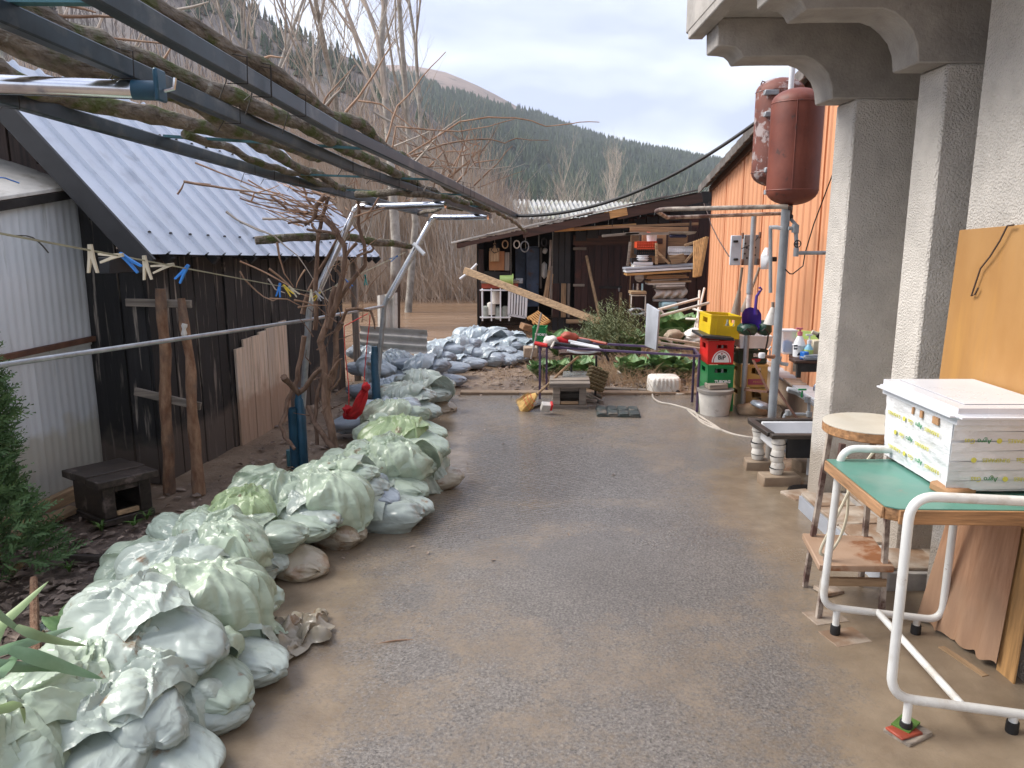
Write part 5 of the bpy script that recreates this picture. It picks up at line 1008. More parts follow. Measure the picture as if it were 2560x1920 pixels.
eb = thing('switch_cabinet', 'open rust-streaked switch cabinet with pale door hung on the grey post', 'cabinet', p(q('l', 860, 575), 7.3))
bxp('l', 690, 158, 860, 570, 7.25, .03, 'door', 'grey_box', eb); bxp('l', 866, 150, 1115, 570, 7.32, .05, 'back_plate', 'galv_paint', eb)
for y in (240, 490): bxp('l', 745, y-16, 808, y+16, 7.23, .03, 'hinge', 'iron', eb)
for x, y in ((875,160),(1115,150),(870,525),(1095,520)): bxp('l', x-14, y-40, x+14, y+45, 7.28, .04, 'bracket', 'rust_steel', eb)
for k, (x, y) in enumerate(((905,270),(925,330),(895,410),(925,470),(965,350),(1040,325),(1035,430),(970,480))): c_ = p(q('l', x, y), 7.315); MB().lathe([(0,-.006),(.009,-.005),(.009,.005)], c_, 8, Matrix.Rotation(math.pi/2, 3, 'X')).build('bolt', 'iron', eb)
MB().tube([p(q('l', *a), 7.2) for a in ((850,340),(930,310),(1010,270),(1080,180))], .005, 5).build('wire', 'black_cable', eb)
MB().tube(wob(p(q('i', 1770, 160), 9.5), p(q('i', 2120, 890), 7.3), 12, .01, 2, .06), .006, 5).build('hanging_wire', 'brown_cord', label='thin wire drooping from the shed roof to the switch cabinet', cat='wire')
lm = thing('lamp_shield', 'white oval lamp housing between the two posts', 'lamp', p(q('l', 1180, 610), 6.6))
MB().grid(lambda u, v: (lambda P_: P_+V((0, -.06*math.sin(math.pi*u)*math.sin(math.pi*v), 0)))(p(q('l', 1115+120*(v**.6 if u > .35 else v)+ (1-v)*max(0, .4-u)*150, 325+300*u), 6.6)), 12, 8).build('shade', 'white_plastic', lm, solid=0); bxp('l', 1225, 455, 1345, 520, 6.6, .05, 'clamp', 'iron', lm)
def hangbroom(label, a, b, c_, Y, mt): 
    r = thing('twig_broom', label, 'broom', p(q('l', *c_), Y)); MB().tube([p(q('l', *a), Y), p(q('l', *b), Y)], .013, 7).build('handle', 'grey_wood_v', r); A_, B_ = p(q('l', *b), Y), p(q('l', *c_), Y)
    MB().tube([A_.lerp(B_, t_) for t_ in (0, .2, .5, .8, 1)], [.016, .024, .035, .045, .05], 9).build('bristles', mt, r)
hangbroom('grey twig broom standing head down beneath the switch cabinet', (860, 600), (820, 920), (760, 1290), 7.4, 'grey_wood_v')
hangbroom('dark twig broom hanging behind the purple scoop', (1100, 600), (990, 900), (890, 1230), 7.5, 'grey_wood_v')
hangbroom('whitish whisk broom leaning by the large post', (1285, 1080), (1285, 1150), (1240, 1390), 6.0, 'dirty_white')
sh_ = thing('plastic_scoop', 'purple plastic scoop shovel with a hooked handle behind the grey post', 'shovel', p(q('l', 990, 1470), 6.95))
MB().tube([p(q('l', *a), 6.95) for a in ((1085,930),(1110,935),(1130,900),(1110,878),(1090,890))], .009, 8).build('hook', 'purple_plastic', sh_); MB().tube([p(q('l', *a), 6.95) for a in ((1110,925),(1060,1000),(1045,1150),(1050,1250))], [.010,.014,.014,.022], 8).build('handle', 'purple_plastic', sh_)
MB().grid(lambda u, v: p(q('l', 990+((v-.5)*2)*(135-40*max(0, u-.6)*2.5-60*max(0, .2-u)*5*abs(v-.5)*1.2), 1185+u*290-30*(1-abs(v-.5)*2)*(1-u)), 6.95)+V((0, .09*(1-((v-.5)*2)**2)*(.4+u*.6), 0)), 12, 14).build('blade', 'purple_plastic', sh_, smooth=60)
for k, (x, lab) in enumerate(((900, 'dark green rubber boot resting behind the purple scoop'), (1150, 'dark green rubber bag with a strap hanging by the large post'))):
    bt = thing('rubber_boot' if k == 0 else 'rubber_bag', lab, 'boot' if k == 0 else 'bag', p(q('l', x+80, 1540), 6.9))
    bxp('l', *((845, 1395, 1090, 1545) if k == 0 else (1115, 1350, 1285, 1550)), 6.9, .16, 'body', 'green_rubber', bt, (0, .05-.15*k, .2), .03); MB().tube([p(q('l', x+a, 1480+b_), 6.82) for a, b_ in ((-20,0),(20,-30),(60,0),(80,60))], .007, 6).build('strap', 'black_rubber', bt)

# ---------------------------------------------------------------- crates
def crate(label, c, x0, y0, x1, y1, Y, dp, mt, yaw=0, lift=None, hole=(.30, .72, .64, .82), tilt=0, grp='stacked drinks crates', bottles=None):
    a, b = p(q(c, x0, y1), Y), p(q(c, x1, y0), Y); W_, H_ = b.x-a.x, b.z-a.z; o_ = V(((a.x+b.x)/2, Y+dp/2, a.z))
    root = thing('bottle_crate', label, 'crate', o_, grp); t_ = .014; mb = MB(); hx0, hx1, hz0, hz1 = -W_/2+W_*hole[0], -W_/2+W_*hole[1], H_*hole[2], H_*hole[3]
    B = lambda xa, xb, ya, yb, za, zb: mb.box(o_+V(((xa+xb)/2, (ya+yb)/2, (za+zb)/2)), (xb-xa, yb-ya, zb-za))
    f0, f1 = -dp/2, -dp/2+t_
    for ya, yb in ((f0, f1), (dp/2-t_, dp/2)):
        B(-W_/2, W_/2, ya, yb, .004, hz0); B(-W_/2, W_/2, ya, yb, hz1, H_-.012); B(-W_/2, hx0, ya, yb, hz0, hz1); B(hx1, W_/2, ya, yb, hz0, hz1)
    for xa in (-W_/2, W_/2-t_): B(xa, xa+t_, -dp/2+t_, dp/2-t_, .004, H_*.6); B(xa, xa+t_, -dp/2+t_, dp/2-t_, H_*.82, H_-.012); B(xa, xa+t_, -dp/2+t_, -dp*.2, H_*.6, H_*.82); B(xa, xa+t_, dp*.2, dp/2-t_, H_*.6, H_*.82)
    mb.build('body', mt, root)
    rm = MB()
    for (xa, xb, ya, yb) in ((-W_/2-.004, W_/2+.004, f0-.004, f1+.004), (-W_/2-.004, W_/2+.004, dp/2-t_-.004, dp/2+.004), (-W_/2-.004, -W_/2+t_, f1+.004, dp/2-t_-.004), (W_/2-t_, W_/2+.004, f1+.004, dp/2-t_-.004)): rm.box(o_+V(((xa+xb)/2, (ya+yb)/2, H_-.010)), (xb-xa, yb-ya, .018))
    rm.build('rim', mt, root); MB().box(o_+V((0, 0, .012)), (W_-.03, dp-.03, .012)).build('floor', mt, root)
    if bottles:
        for k in range(4):
            x = -W_/2+.035+(W_-.07)*k/3; ob_ = MB().lathe([(.0,.02),(.026,.02),(.026,H_*.5),(.011,H_*.68),(.011,H_*.86),(.0,H_*.86)], o_+V((x, -dp/2+.06, 0)), 10).build('bottle', bottles, root)
    root.rotation_euler = (0, tilt, yaw); return root, o_, W_, H_, V((0, -dp/2-.0012, 0))
r, o_, W_, H_, f_ = crate('yellow plastic crate tilted on top of the red crate', 'm', 275, 215, 715, 540, 7.12, .36, 'crate_yellow', .05, hole=(.43,.80,.56,.83), tilt=.06, bottles='bottle_glass')
for x in (-.30,): MB().box(o_+f_+V((W_*x, -.003, H_*.48)), (.008, .006, H_*.8)).build('stiffener', 'crate_yellow', r)
r, o_, W_, H_, f_ = crate('red crate with white BiP badge in the tall stack', 'm', 272, 562, 645, 895, 7.12, .34, 'crate_red', -.02, hole=(.34,.74,.68,.82), bottles='bottle_glass')
def arch(root, c_, w_, h_, mt, name, dy): MB().prism([c_+V((w_*math.cos(a), dy, h_*math.sin(a))) for a in [i*math.pi/14 for i in range(15)]], (0, .0015, 0)).build(name, mt, root)
bc = o_+f_+V((.01, 0, H_*.10)); arch(r, bc, .090, .114, 'print_white', 'badge', -.0012); arch(r, bc, .080, .104, 'print_red', 'badge_ring', -.0022); arch(r, bc, .072, .097, 'print_white', 'badge_field', -.0032)
text('BiP', 'print_black', r, bc+V((0, -.0048, .045)), (1,0,0), (0,0,1), .040, bold=.0015); MB().lathe([(.008,-.001),(.008,.001)], bc+V((-.0005, -.005, .082)), 10, Matrix.Rotation(math.pi/2, 3, 'X')).build('badge_dot', 'print_red', r)
r, o_, W_, H_, f_ = crate('green crate lettered TUBORG beneath the red crate', 'm', 268, 900, 645, 1215, 7.10, .36, 'crate_green', -.02, hole=(.26,.74,.66,.84), bottles='bottle_glass'); text('TUBORG', 'print_white', r, o_+f_+V((.02, -.0015, H_*.27)), (1,0,0), (0,0,1), .026, bold=.0016)
crate('green crate at the bottom of the stack, hidden by the white bucket', 'm', 265, 1222, 640, 1545, 7.10, .36, 'crate_green', -.02)
for k, (y0, y1, lab) in enumerate(((893, 1215, 'upper tan crate with a pink label beside the tall stack'), (1222, 1545, 'lower tan crate standing on the muddy ground'))):
    r, o_, W_, H_, f_ = crate(lab, 'm', 720, y0, 1110, y1, 7.22, .38, 'crate_tan', -.01, hole=(.40,.76,.62,.86))
    if k == 0: MB().box(o_+f_+V((.025, -.001, H_*.26)), (W_*.62, .002, H_*.24)).build('label_plate', 'print_pink', r); text('MNOLO', 'crate_tan', r, o_+f_+V((.045, -.0035, H_*.26)), (1,0,0), (0,0,1), .020)
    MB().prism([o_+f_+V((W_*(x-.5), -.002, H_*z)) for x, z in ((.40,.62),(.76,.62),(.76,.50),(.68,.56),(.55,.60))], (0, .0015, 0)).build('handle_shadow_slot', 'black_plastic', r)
r, o_, W_, H_, f_ = crate('dark green crate with a BiP badge under the white basin', 'm', 690, 690, 1100, 885, 7.24, .38, 'crate_dark', 0, hole=(.3,.5,.7,.85)); text('BiP', 'print_white', r, o_+f_+V((.035, -.002, H_*.62)), (1,0,0), (0,0,1), .034, bold=.0015); MB().prism([o_+f_+V((.035+.045*math.cos(a), -.001, H_*.38+.035*math.sin(a))) for a in [math.pi+i*math.pi/8 for i in range(9)]], (0, .0012, 0)).build('badge', 'print_red', r)
bxp('m', 190, 505, 640, 545, 7.0, .42, 'black_tray', 'black_plastic', None, (0, .10, 0), label='black plastic tray between the yellow and red crates', cat='tray')
a, b = p(q('m', 700, 675), 7.15), p(q('m', 1180, 500), 7.15); bn = thing('white_basin', 'white rectangular basin set on the dark green crate', 'basin', ((a.x+b.x)/2, 7.3, a.z))
def basin(root, c_, w_, d_, h_, mt, taper=.86, th=.008):
    lo_, hi_ = [(sx*w_/2*taper, sy*d_/2*taper) for sx, sy in ((-1,-1),(1,-1),(1,1),(-1,1))], [(sx*w_/2, sy*d_/2) for sx, sy in ((-1,-1),(1,-1),(1,1),(-1,1))]
    vs = [c_+V((x, y, 0)) for x, y in lo_]+[c_+V((x, y, h_)) for x, y in hi_]+[c_+V((x*(1-2*th/w_), y*(1-2*th/d_), h_)) for x, y in hi_]+[c_+V((x*.96, y*.96, th)) for x, y in lo_]
    fs = [(3,2,1,0)]+[(i, (i+1) % 4, 4+(i+1) % 4, 4+i) for i in range(4)]+[(4+i, 4+(i+1) % 4, 8+(i+1) % 4, 8+i) for i in range(4)]+[(8+i, 8+(i+1) % 4, 12+(i+1) % 4, 12+i) for i in range(4)]+[(12,13,14,15)]
    return MB().add(vs, fs).build('tub', mt, root, bev=.012, seg=2)
basin(bn, V(((a.x+b.x)/2, 7.3, a.z)), b.x-a.x, .3, b.z-a.z, 'white_plastic'); MB().tube([p(q('m', *x), 7.12) for x in ((1110,470),(1100,560),(1070,700))], .008, 6).build('strap', 'black_rubber', bn)
bk = thing('white_bucket', 'white paint bucket of muddy water in front of the crate stack', 'bucket', g(D(1550, 903))); a = g(D(1550, 903)); c_ = V((a.x, a.y+.12, 0)); rt = p(q('m', 615, 1230), c_.y).x-c_.x; zt = p(q('m', 415, 1225), c_.y).z
MB().lathe([(rt*.82, 0), (rt*.97, zt-.05), (rt*.97, zt), (rt*.93, zt), (rt*.80, .01), (0, .01)], c_, 28).build('body', 'dirty_white', bk, smooth=40); MB().lathe([(rt*.975, zt-.035), (rt*1.05, zt-.03), (rt*1.06, zt), (rt*1.0, zt+.004), (rt*.94, zt)], c_, 28).build('rim', 'galv_paint', bk, smooth=40)
MB().lathe([(0, zt-.03), (rt*.93, zt-.03)], c_, 24).build('muddy_water', 'mud_block', bk); 
bxp('m', 280, 1170, 550, 1235, c_.y-.06, .14, 'brick', 'grey_wood', None, (0, -.03, .12), label='dark flat brick laid across the rim of the white bucket', cat='brick')
def rock(label, c_, s_, seed, mt='stone', cat='stone', grp=None):
    mb = MB(); bm = bmesh.new(); bmesh.ops.create_icosphere(bm, subdivisions=3, radius=1)
    for v_ in bm.verts: n_ = v_.co.normalized(); v_.co = V((n_.x*s_[0], n_.y*s_[1], n_.z*s_[2]))*(1+.28*fbm(n_*1.3+V((seed, 0, 0)), 3))
    mb.add([v_.co+c_ for v_ in bm.verts], [tuple(v_.index for v_ in f.verts) for f in bm.faces]); bm.free(); return mb.build('stone', mt, label=label, cat=cat, smooth=50, group=grp)
rock('large flat tan stone at the foot of the grey post', g(D(1622, 897))+V((0, .0, .05)), (.14, .10, .07), 3)
rock('small brown stone behind the sink columns', g(q('g', 610, 650))+V((0, 0, .02)), (.11, .09, .05), 5); rock('second low stone near the sink', g(q('g', 600, 540))+V((.1, .2, .02)), (.10, .12, .07), 9, 'tile')
bxp('m', 960, 1440, 1130, 1520, 6.8, .2, 'plastic_wrap', 'tin_can', None, (0, .1, .2), bev=.02, label='crumpled grey plastic wrap lying beside the large stone', cat='plastic wrap')

# ---------------------------------------------------------------- workbench shelf with bottles
wb = thing('shelf_bench', 'brown plank shelf bracketed to the large post', 'shelf', (2.5, 6.0, .74)); zb = .735
for k in range(4): y = 5.72+.145*k; x0 = 2.135+.05*k; MB().box(((x0+2.63)/2, y+.07, zb), (2.63-x0, .14, .022), (0, 0, 0)).build('plank', 'brown_wood', wb, bev=.003)
MB().beam((2.16, 5.74, zb-.045), (2.62, 5.74, zb-.045), .04, .06).build('front_rail', 'iron', wb); MB().beam((2.15, 5.76, zb-.05), (2.32, 6.2, zb-.05), .03, .06).build('end_rail', 'grey_wood', wb); MB().beam((2.17, 5.735, zb-.12), (2.17, 5.735, zb-.0), .03, .03).build('bracket', 'iron', wb)
def at_b(x, y, Y=5.9): a = p(q('m', x, y), Y); return V((a.x, Y, zb+.012))
def hgt(y0, y1, Y): return p(q('m', 0, y0), Y).z-p(q('m', 0, y1), Y).z
def wid(x0, x1, Y): return p(q('m', x1, 600), Y).x-p(q('m', x0, 600), Y).x
Y = 6.05; c_ = at_b(1370, 690, Y); w_, h_ = wid(1280, 1460, Y), hgt(360, 690, Y); cc = thing('clear_container', 'clear square container holding something blue at the shelf end', 'container', c_)
MB().add([c_+V((x*w_/2*t_, y*w_/2*t_, z)) for t_, z in ((.82, 0), (1, h_)) for x, y in ((-1,-1),(1,-1),(1,1),(-1,1))], [(3,2,1,0), (0,1,5,4), (1,2,6,5), (2,3,7,6), (3,0,4,7)]).build('box', 'clear_plastic', cc, bev=.008); MB().box(c_+V((0, 0, h_)), (w_+.01, w_+.01, .012)).build('lid', 'white_plastic', cc, bev=.004)
rk = MB().lathe([(0, .01), (w_*.34, .02), (w_*.40, .07), (w_*.32, h_*.52), (0, h_*.60)], c_, 14).build('blue_contents', 'blue_plastic', cc)
Y = 5.92; c_ = at_b(1530, 725, Y); w_, h_ = wid(1445, 1625, Y), hgt(560, 725, Y); pot = thing('white_tub', 'white plastic tub with a dark triangle on its side', 'tub', c_); MB().lathe([(w_*.42, 0), (w_*.46, h_*.9), (w_*.52, h_*.92), (w_*.53, h_), (w_*.46, h_)], c_, 20).build('body', 'white_plastic', pot, smooth=40)
MB().prism([c_+V((-.03+x*.02, -w_*.47, .015+z*.02)) for x, z in ((0,0),(1.6,0),(.8,1.3))], (0, .003, 0)).build('triangle_mark', 'print_black', pot); MB().prism([c_+V((-.055+x*.012, -w_*.44, .06+z*.012)) for x, z in ((0,0),(2,0),(2.4,1),(.4,1),(.2,2),(2.4,2.2),(2.4,3),(0,3))], (0, .003, 0)).build('logo_mark', 'navy', pot)
h0 = h_; c2 = c_+V((.0, 0, h0)); bt = thing('pump_bottle', 'white soap bottle with pink pump standing on the tub', 'bottle', c2); h_ = hgt(420, 545, Y); MB().lathe([(w_*.44, 0), (w_*.40, h_*.3), (w_*.22, h_*.85), (w_*.14, h_)], c2, 18).build('body', 'white_plastic', bt, smooth=50)
MB().lathe([(.020, h_), (.020, h_+.03), (.008, h_+.032), (.008, h_+.05)], c2, 10).box(c2+V((-.008, 0, h_+.055)), (.05, .018, .012)).build('pump', 'pink_plastic', bt)
Y = 5.85; c_ = at_b(1665, 735, Y); h_ = hgt(560, 735, Y); sb_ = thing('soap_dispenser', 'light blue soap dispenser with clear pump', 'bottle', c_); MB().lathe([(.03, 0), (.034, .02), (.032, h_*.75), (.016, h_), (.014, h_+.01)], c_, 16).build('body', 'lightblue', sb_, smooth=50); MB().lathe([(.016, h_+.01), (.018, h_+.04), (.006, h_+.042), (.006, h_+.075)], c_, 10).box(c_+V((-.004, 0, h_+.08)), (.05, .015, .012)).build('pump', 'white_plastic', sb_); MB().lathe([(.0355, .03), (.0355, .065)], c_, 16).build('label', 'apple_green', sb_)
c_ = at_b(1720, 755, 5.76); MB().box(c_+V((0, 0, .02)), (.16, .08, .035), (0, 0, .1)).build('sponge', 'tin_can', bev=.012, seg=2, label='flat grey sponge at the front of the shelf', cat='sponge'); c_ = at_b(1610, 745, 5.78); MB().box(c_+V((0, 0, .03)), (.05, .05, .06), (0, 0, .4)).build('soap_pack', 'blue_plastic', bev=.006, label='small blue pack beside the soap dispenser', cat='pack')
Y = 5.98; c_ = at_b(1780, 700, Y); MB().box(c_+V((0, .0, .06)), (.09, .07, .12)).build('beige_box', 'peg_cream', bev=.006, label='beige carton behind the soap dispenser', cat='carton'); br = thing('hand_brush', 'black-bristled hand brush propped on the beige carton', 'brush', c_+V((0, 0, .125))); MB().tube([c_+V((-.06, -.03, .19)), c_+V((.03, -.03, .15))], [.016, .014], 8).build('handle', 'peg_cream', br); MB().tube([c_+V((-.02, -.04, .17)), c_+V((.06, -.045, .10))], [.02, .024], 8).build('bristles', 'black_rubber', br)
Y = 5.8; c_ = at_b(1890, 785, Y); h_ = hgt(690, 785, Y); jr = thing('small_jar', 'small yellow jar with a red lid at the shelf front', 'jar', c_); MB().lathe([(.030, 0), (.033, .01), (.033, h_)], c_, 16).build('body', 'crate_yellow', jr); MB().lathe([(.0335, .02), (.0335, h_*.7)], c_, 16).build('label', 'print_white', jr); MB().lathe([(.032, h_), (.033, h_+.02), (.0, h_+.021)], c_, 16).build('lid', 'crate_red', jr)
Y = 5.95; c_ = at_b(1905, 720, Y); h_ = hgt(520, 720, Y); jg = thing('white_jug', 'tall white canister with a loop handle against the pillar', 'canister', c_); MB().box(c_+V((.02, 0, h_/2)), (.15, .11, h_)).build('body', 'white_plastic', jg, bev=.02, seg=2)
MB().tube([c_+V((x, 0, h_+z)) for x, z in ((-.04,-.02),(-.045,.10),(-.02,.16),(.03,.17),(.04,.13),(.02,.06),(.03,-.01))], .017, 10).build('handle', 'white_plastic', jg)
MB().beam(p(q('m', 1450, 470), 6.6), p(q('m', 1840, 500), 6.4), .03, .07).build('green_batten', 'apple_green', label='faded green batten fixed level behind the shelf bottles', cat='batten')

# ---------------------------------------------------------------- sink on stacked cups
sk = thing('sink_stand', 'low sink in a weathered wooden frame on two columns of stacked white cups', 'sink', (1.85, 5.2, 0)); zf = .355
X0, X1, Y0, Y1 = 1.735, 2.32, 4.99, 5.42
MB().beam((X0-.02, Y1, zf), (X1, Y1, zf), .05, .035).build('frame_board', 'dark_wet_wood', sk, bev=.003); MB().beam((X0, Y0, zf), (X1, Y0, zf), .05, .03).build('frame_board', 'dark_wet_wood', sk, bev=.003); MB().beam((X0+.01, Y0+.03, zf+.003), (X0-.01, Y1-.03, zf+.003), .05, .03).build('frame_board', 'dark_wet_wood', sk, bev=.003)
bs_ = MB(); bs_.box(((X0+X1)/2+.03, Y1-.045, zf-.05), (X1-X0-.06, .02, .11)); bs_.box(((X0+X1)/2+.03, Y0+.05, zf-.06), (X1-X0-.06, .02, .09)); bs_.box((X0+.05, (Y0+Y1)/2, zf-.06), (.02, Y1-Y0-.08, .10)); bs_.box(((X0+X1)/2+.03, (Y0+Y1)/2, zf-.12), (X1-X0-.06, Y1-Y0-.08, .02)); bs_.build('bowl', 'white_plastic', sk, bev=.005)
MB().box(((X0+X1)/2+.06, Y0+.03, zf-.085), (X1-X0-.12, .018, .15)).build('apron', 'black_plastic', sk, bev=.003)
MB().tube([(2.1, 5.2, .22), (2.1, 5.2, .02)], .025, 10).build('drain_pipe', 'white_pipe', sk)
for k, (bx_, by_) in enumerate(((1.80, 5.02), (1.775, 5.36))):
    zz = .085; n_ = 6; hs = (zf-.015-zz)/n_
    MB().box((bx_+.02*(1-k), by_, .04), (.26 if k == 0 else .17, .13, .085), (0, 0, .05-.2*k)).build('block', 'mud_block', sk, bev=.008)
    for i in range(n_):
        up = i % 2; o_ = V((bx_+.004*math.sin(i*2+k), by_+.003*math.cos(i*3), zz+i*hs)); r0, r1 = (.040, .047) if up == 0 else (.047, .040)
        MB().lathe([(r0*.98, .001), (r0, .004), (r1, hs-.006), (r1*.98, hs-.001)], o_, 16).build('cup', 'dirty_white', sk, smooth=40)
        if up == 0: MB().lathe([(.0485, hs-.004), (.0495, hs), (.0485, hs+.004)], o_, 16).build('joint_ring', 'black_rubber', sk)
pz = thing('plumbing_run', 'grey water pipes with green valve and taps along the orange wall plinth', 'pipework', (2.4, 6.4, .3))
for pts, r_, mt in (([(490,300),(560,310),(620,360),(700,410),(860,520)], .022, 'white_pipe'), ([(500,310),(600,345),(650,370)], .024, 'galv'), ([(715,430),(715,560),(660,560),(560,562),(500,545),(465,570),(435,660)], .016, 'galv'), ([(720,560),(715,680)], .016, 'iron'), ([(870,230),(800,240),(775,270),(770,320)], .013, 'chrome')):
    MB().tube([p(qr(*a), 5.75) for a in pts], r_*.8, 9).build('pipe', mt, pz, smooth=35)
c_ = p(qr(645, 320), 5.72); MB().tube([c_+V((-.03, 0, .01)), c_+V((.03, 0, .01))], .008, 6).tube([c_, c_-V((0,0,.05))], .007, 6).build('valve_handle', 'crate_green', pz)
for a in ((700,410),(715,560),(500,545)): MB().lathe([(0,-.022),(.024,-.02),(.024,.02),(0,.022)], p(qr(*a), 5.74), 10).build('fitting', 'galv', pz)
c_ = p(qr(700, 1190), 5.4); MB().box(V((2.12, 5.33, .04)), (.16, .14, .11), (0, 0, .2)).build('concrete_block', 'mud_block', bev=.01, label='muddy concrete block on the ground under the sink', cat='block')
# ================================================================ DESK, STOOL AND BOX BY THE HOUSE WALL
ZT = .78
A, B = g(D(1786, 994), ZT), g(D(1923, 1101), ZT); XR_ = 1.925
dk = thing('green_desk', 'green-topped desk on a white tubular frame by the house wall', 'desk', (1.6, 2.7, 0))
MB().prism([(A.x, A.y, ZT), (B.x-.005, B.y+.03, ZT), (B.x+.03, B.y, ZT), (XR_, B.y-.02, ZT), (XR_, A.y, ZT)], (0, 0, .004)).build('top', 'green_top', dk)
MB().prism([(A.x+.003, A.y-.003, ZT-.045), (B.x-.002, B.y+.033, ZT-.045), (B.x+.033, B.y+.003, ZT-.045), (XR_, B.y-.017, ZT-.045), (XR_, A.y-.003, ZT-.045)], (0, 0, .044)).build('core_board', 'edge_wood', dk, bev=.002)
MB().beam((B.x+.03, B.y-.004, ZT-.025), (XR_, B.y-.024, ZT-.025), .012, .05).build('edge_strip', 'edge_wood', dk, bev=.002); MB().beam((A.x-.004, A.y, ZT-.022), (B.x-.009, B.y+.03, ZT-.022), .010, .042).build('edge_strip', 'edge_wood_y', dk, bev=.002)
def smooth_path(K, n_=5):
    out_ = []
    for i in range(len(K)-1):
        P0, Pa, Pb, P3 = K[max(i-1, 0)], K[i], K[i+1], K[min(i+2, len(K)-1)]
        for j in range(n_): f_ = j/n_; out_.append(.5*((2*Pa)+(Pb-P0)*f_+(2*P0-5*Pa+4*Pb-P3)*f_*f_+(3*Pa-P0-3*Pb+P3)*f_**3))
    return out_+[K[-1]]
YN, YF = 2.38, 3.02
def loop_(px, Yt, Yb): 
    pts = []
    for x, y in px: t_ = (y-px[0][1])/500; pts.append(p(D(x, y), Yt+(Yb-Yt)*max(0, min(1, t_))))
    return pts
def round_poly(K, rad=.06, n_=6):
    out_ = [K[0]]
    for a, b, c_ in zip(K, K[1:], K[2:]):
        d1, d2 = (a-b), (c_-b); r_ = min(rad, d1.length*.45, d2.length*.45); s_, e_ = b+d1.normalized()*r_, b+d2.normalized()*r_
        out_ += [(s_*(1-t_)**2+b*2*t_*(1-t_)+e_*t_*t_) for t_ in [i/n_ for i in range(n_+1)]]
    return out_+[K[-1]]
nl = [V((XR_-.02, YN, p(D(2212, 1090), YN).z)), p(D(1968, 1071), YN), p(D(1922, 1505), YN-.02), V((XR_-.03, YN-.02, p(D(2200, 1548), YN).z)), V((XR_-.01, YN, .7))]
MB().tube(round_poly(nl, .085, 8), .0165, 12).build('leg_frame', 'white_paint', dk, smooth=60)
fl = [p(D(1950, 972), YF), p(D(1818, 968), YF), p(D(1776, 1310), YF), p(D(2034, 1340), YF), V((p(D(2052, 1150), YF).x, YF-.02, ZT-.05))]
MB().tube(round_poly(fl, .07, 8), .0155, 12).build('leg_frame', 'white_paint', dk, smooth=60)
MB().tube([p(D(1896, 1322), YF), p(D(2078, 1523), YN-.02)], .014, 12).build('brace', 'white_paint', dk)
for k, (x, y0, Y) in enumerate(((1963, 1512, YN-.02), (2190, 1546, YN-.02), (1808, 1318, YF), (1981, 1336, YF))):
    a = p(D(x, y0), Y); ft = MB().tube([a, V((a.x, Y, .03))], .0145, 12).build('foot', 'white_paint', dk); MB().lathe([(.019, .012), (.021, .02), (.020, .055), (.0, .056)], (a.x, Y, 0), 12).build('rubber_tip', 'black_rubber', ft)
    if k == 0: F0 = V((a.x, Y, 0))
    if k == 2: F2 = V((a.x, Y, 0))
pk = thing('packing_blocks', 'wet wooden block and red scrap packed under the near desk foot', 'packing', F0); MB().box(F0+V((.01, .0, .008)), (.13, .10, .028), (0, 0, .5)).build('block', 'grey_wood', pk, bev=.004); MB().box(F0+V((-.01, -.01, .026)), (.10, .07, .01), (0, .05, .4)).build('scrap', 'red_paint', pk, bev=.003); MB().box(F0+V((.01, .02, .032)), (.09, .06, .008), (.05, 0, .7)).build('scrap', 'weed', pk)
MB().box(F2+V((.035, -.02, .007)), (.17, .13, .012), (0, 0, .25)).build('floor_tile', 'tile', label='square tan tile under the far desk foot', cat='tile', bev=.002); MB().box(F2+V((0.02, .15, .008)), (.16, .12, .012), (0, 0, .2)).build('floor_tile', 'tile', label='muddy tile under the stool foot', cat='tile', bev=.002)
MB().box(g(D(1990, 1352))+V((.03, .02, .006)), (.14, .10, .012), (0, 0, .1)).build('floor_tile', 'tile', label='tile under the rear desk leg by the plywood', cat='tile', bev=.002); MB().box(g(f_ if False else q('f', 1010, 590))+V((0, 0, .02)), (.11, .09, .02), (0, .1, .4)).build('tile_shard', 'tile', label='broken tile shard under the far stool leg', cat='tile', bev=.003)
# box wrapped in printed tape
bx0, bx1, by0, by1, bz0, bz1 = 1.535, 1.90, 2.60, 3.08, ZT+.022, 1.045
bo = thing('taped_box', 'foam box wrapped in white AgroGas printed tape with a white lid', 'box', (1.72, 2.84, bz0))
def wrap(u, v):                                        # sagging wrapped sides, slightly narrower at the bottom
    t_ = u*4; s_ = min(int(t_), 3); f_ = t_-s_; C4 = [V((bx0, by1, 0)), V((bx0, by0, 0)), V((bx1, by0, 0)), V((bx1, by1, 0)), V((bx0, by1, 0))]
    P_ = C4[s_].lerp(C4[s_+1], f_); c_ = V(((bx0+bx1)/2, (by0+by1)/2, 0)); sh = 1-.045*(1-v)**2; P_ = c_+(P_-c_)*sh; nrm = (P_-c_).normalized()
    return P_+nrm*(.004*mn.noise(V((u*30, v*9, 1)))+.003*mn.noise(V((u*70, v*26, 4))))+V((0, 0, bz0+(bz1-bz0)*v-.018*(1-v)*(1 if .2 < u < .3 else .4)))
MB().grid(wrap, 96, 26).build('wrapping', 'box_tape', bo, smooth=35); MB().box(((bx0+bx1)/2, (by0+by1)/2, bz0+.0), (bx1-bx0-.05, by1-by0-.05, .03)).build('base', 'cardboard', bo, bev=.01)
MB().box((bx0+.045, by0+.035, bz0-.006), (.12, .10, .035), (.1, .0, .3)).build('torn_corner', 'cardboard', bo, bev=.008)
for x, w_ in ((1.60, .05), (1.72, .03)): MB().box((x, by0-.003, bz1-.012), (w_, .006, .02)).build('bare_patch', 'cardboard', bo)
for y, w_ in ((2.70, .04), (2.80, .016), (2.86, .012)): MB().box((bx0-.004, y, bz1-.015), (.006, w_, .026)).build('bare_patch', 'cardboard', bo)
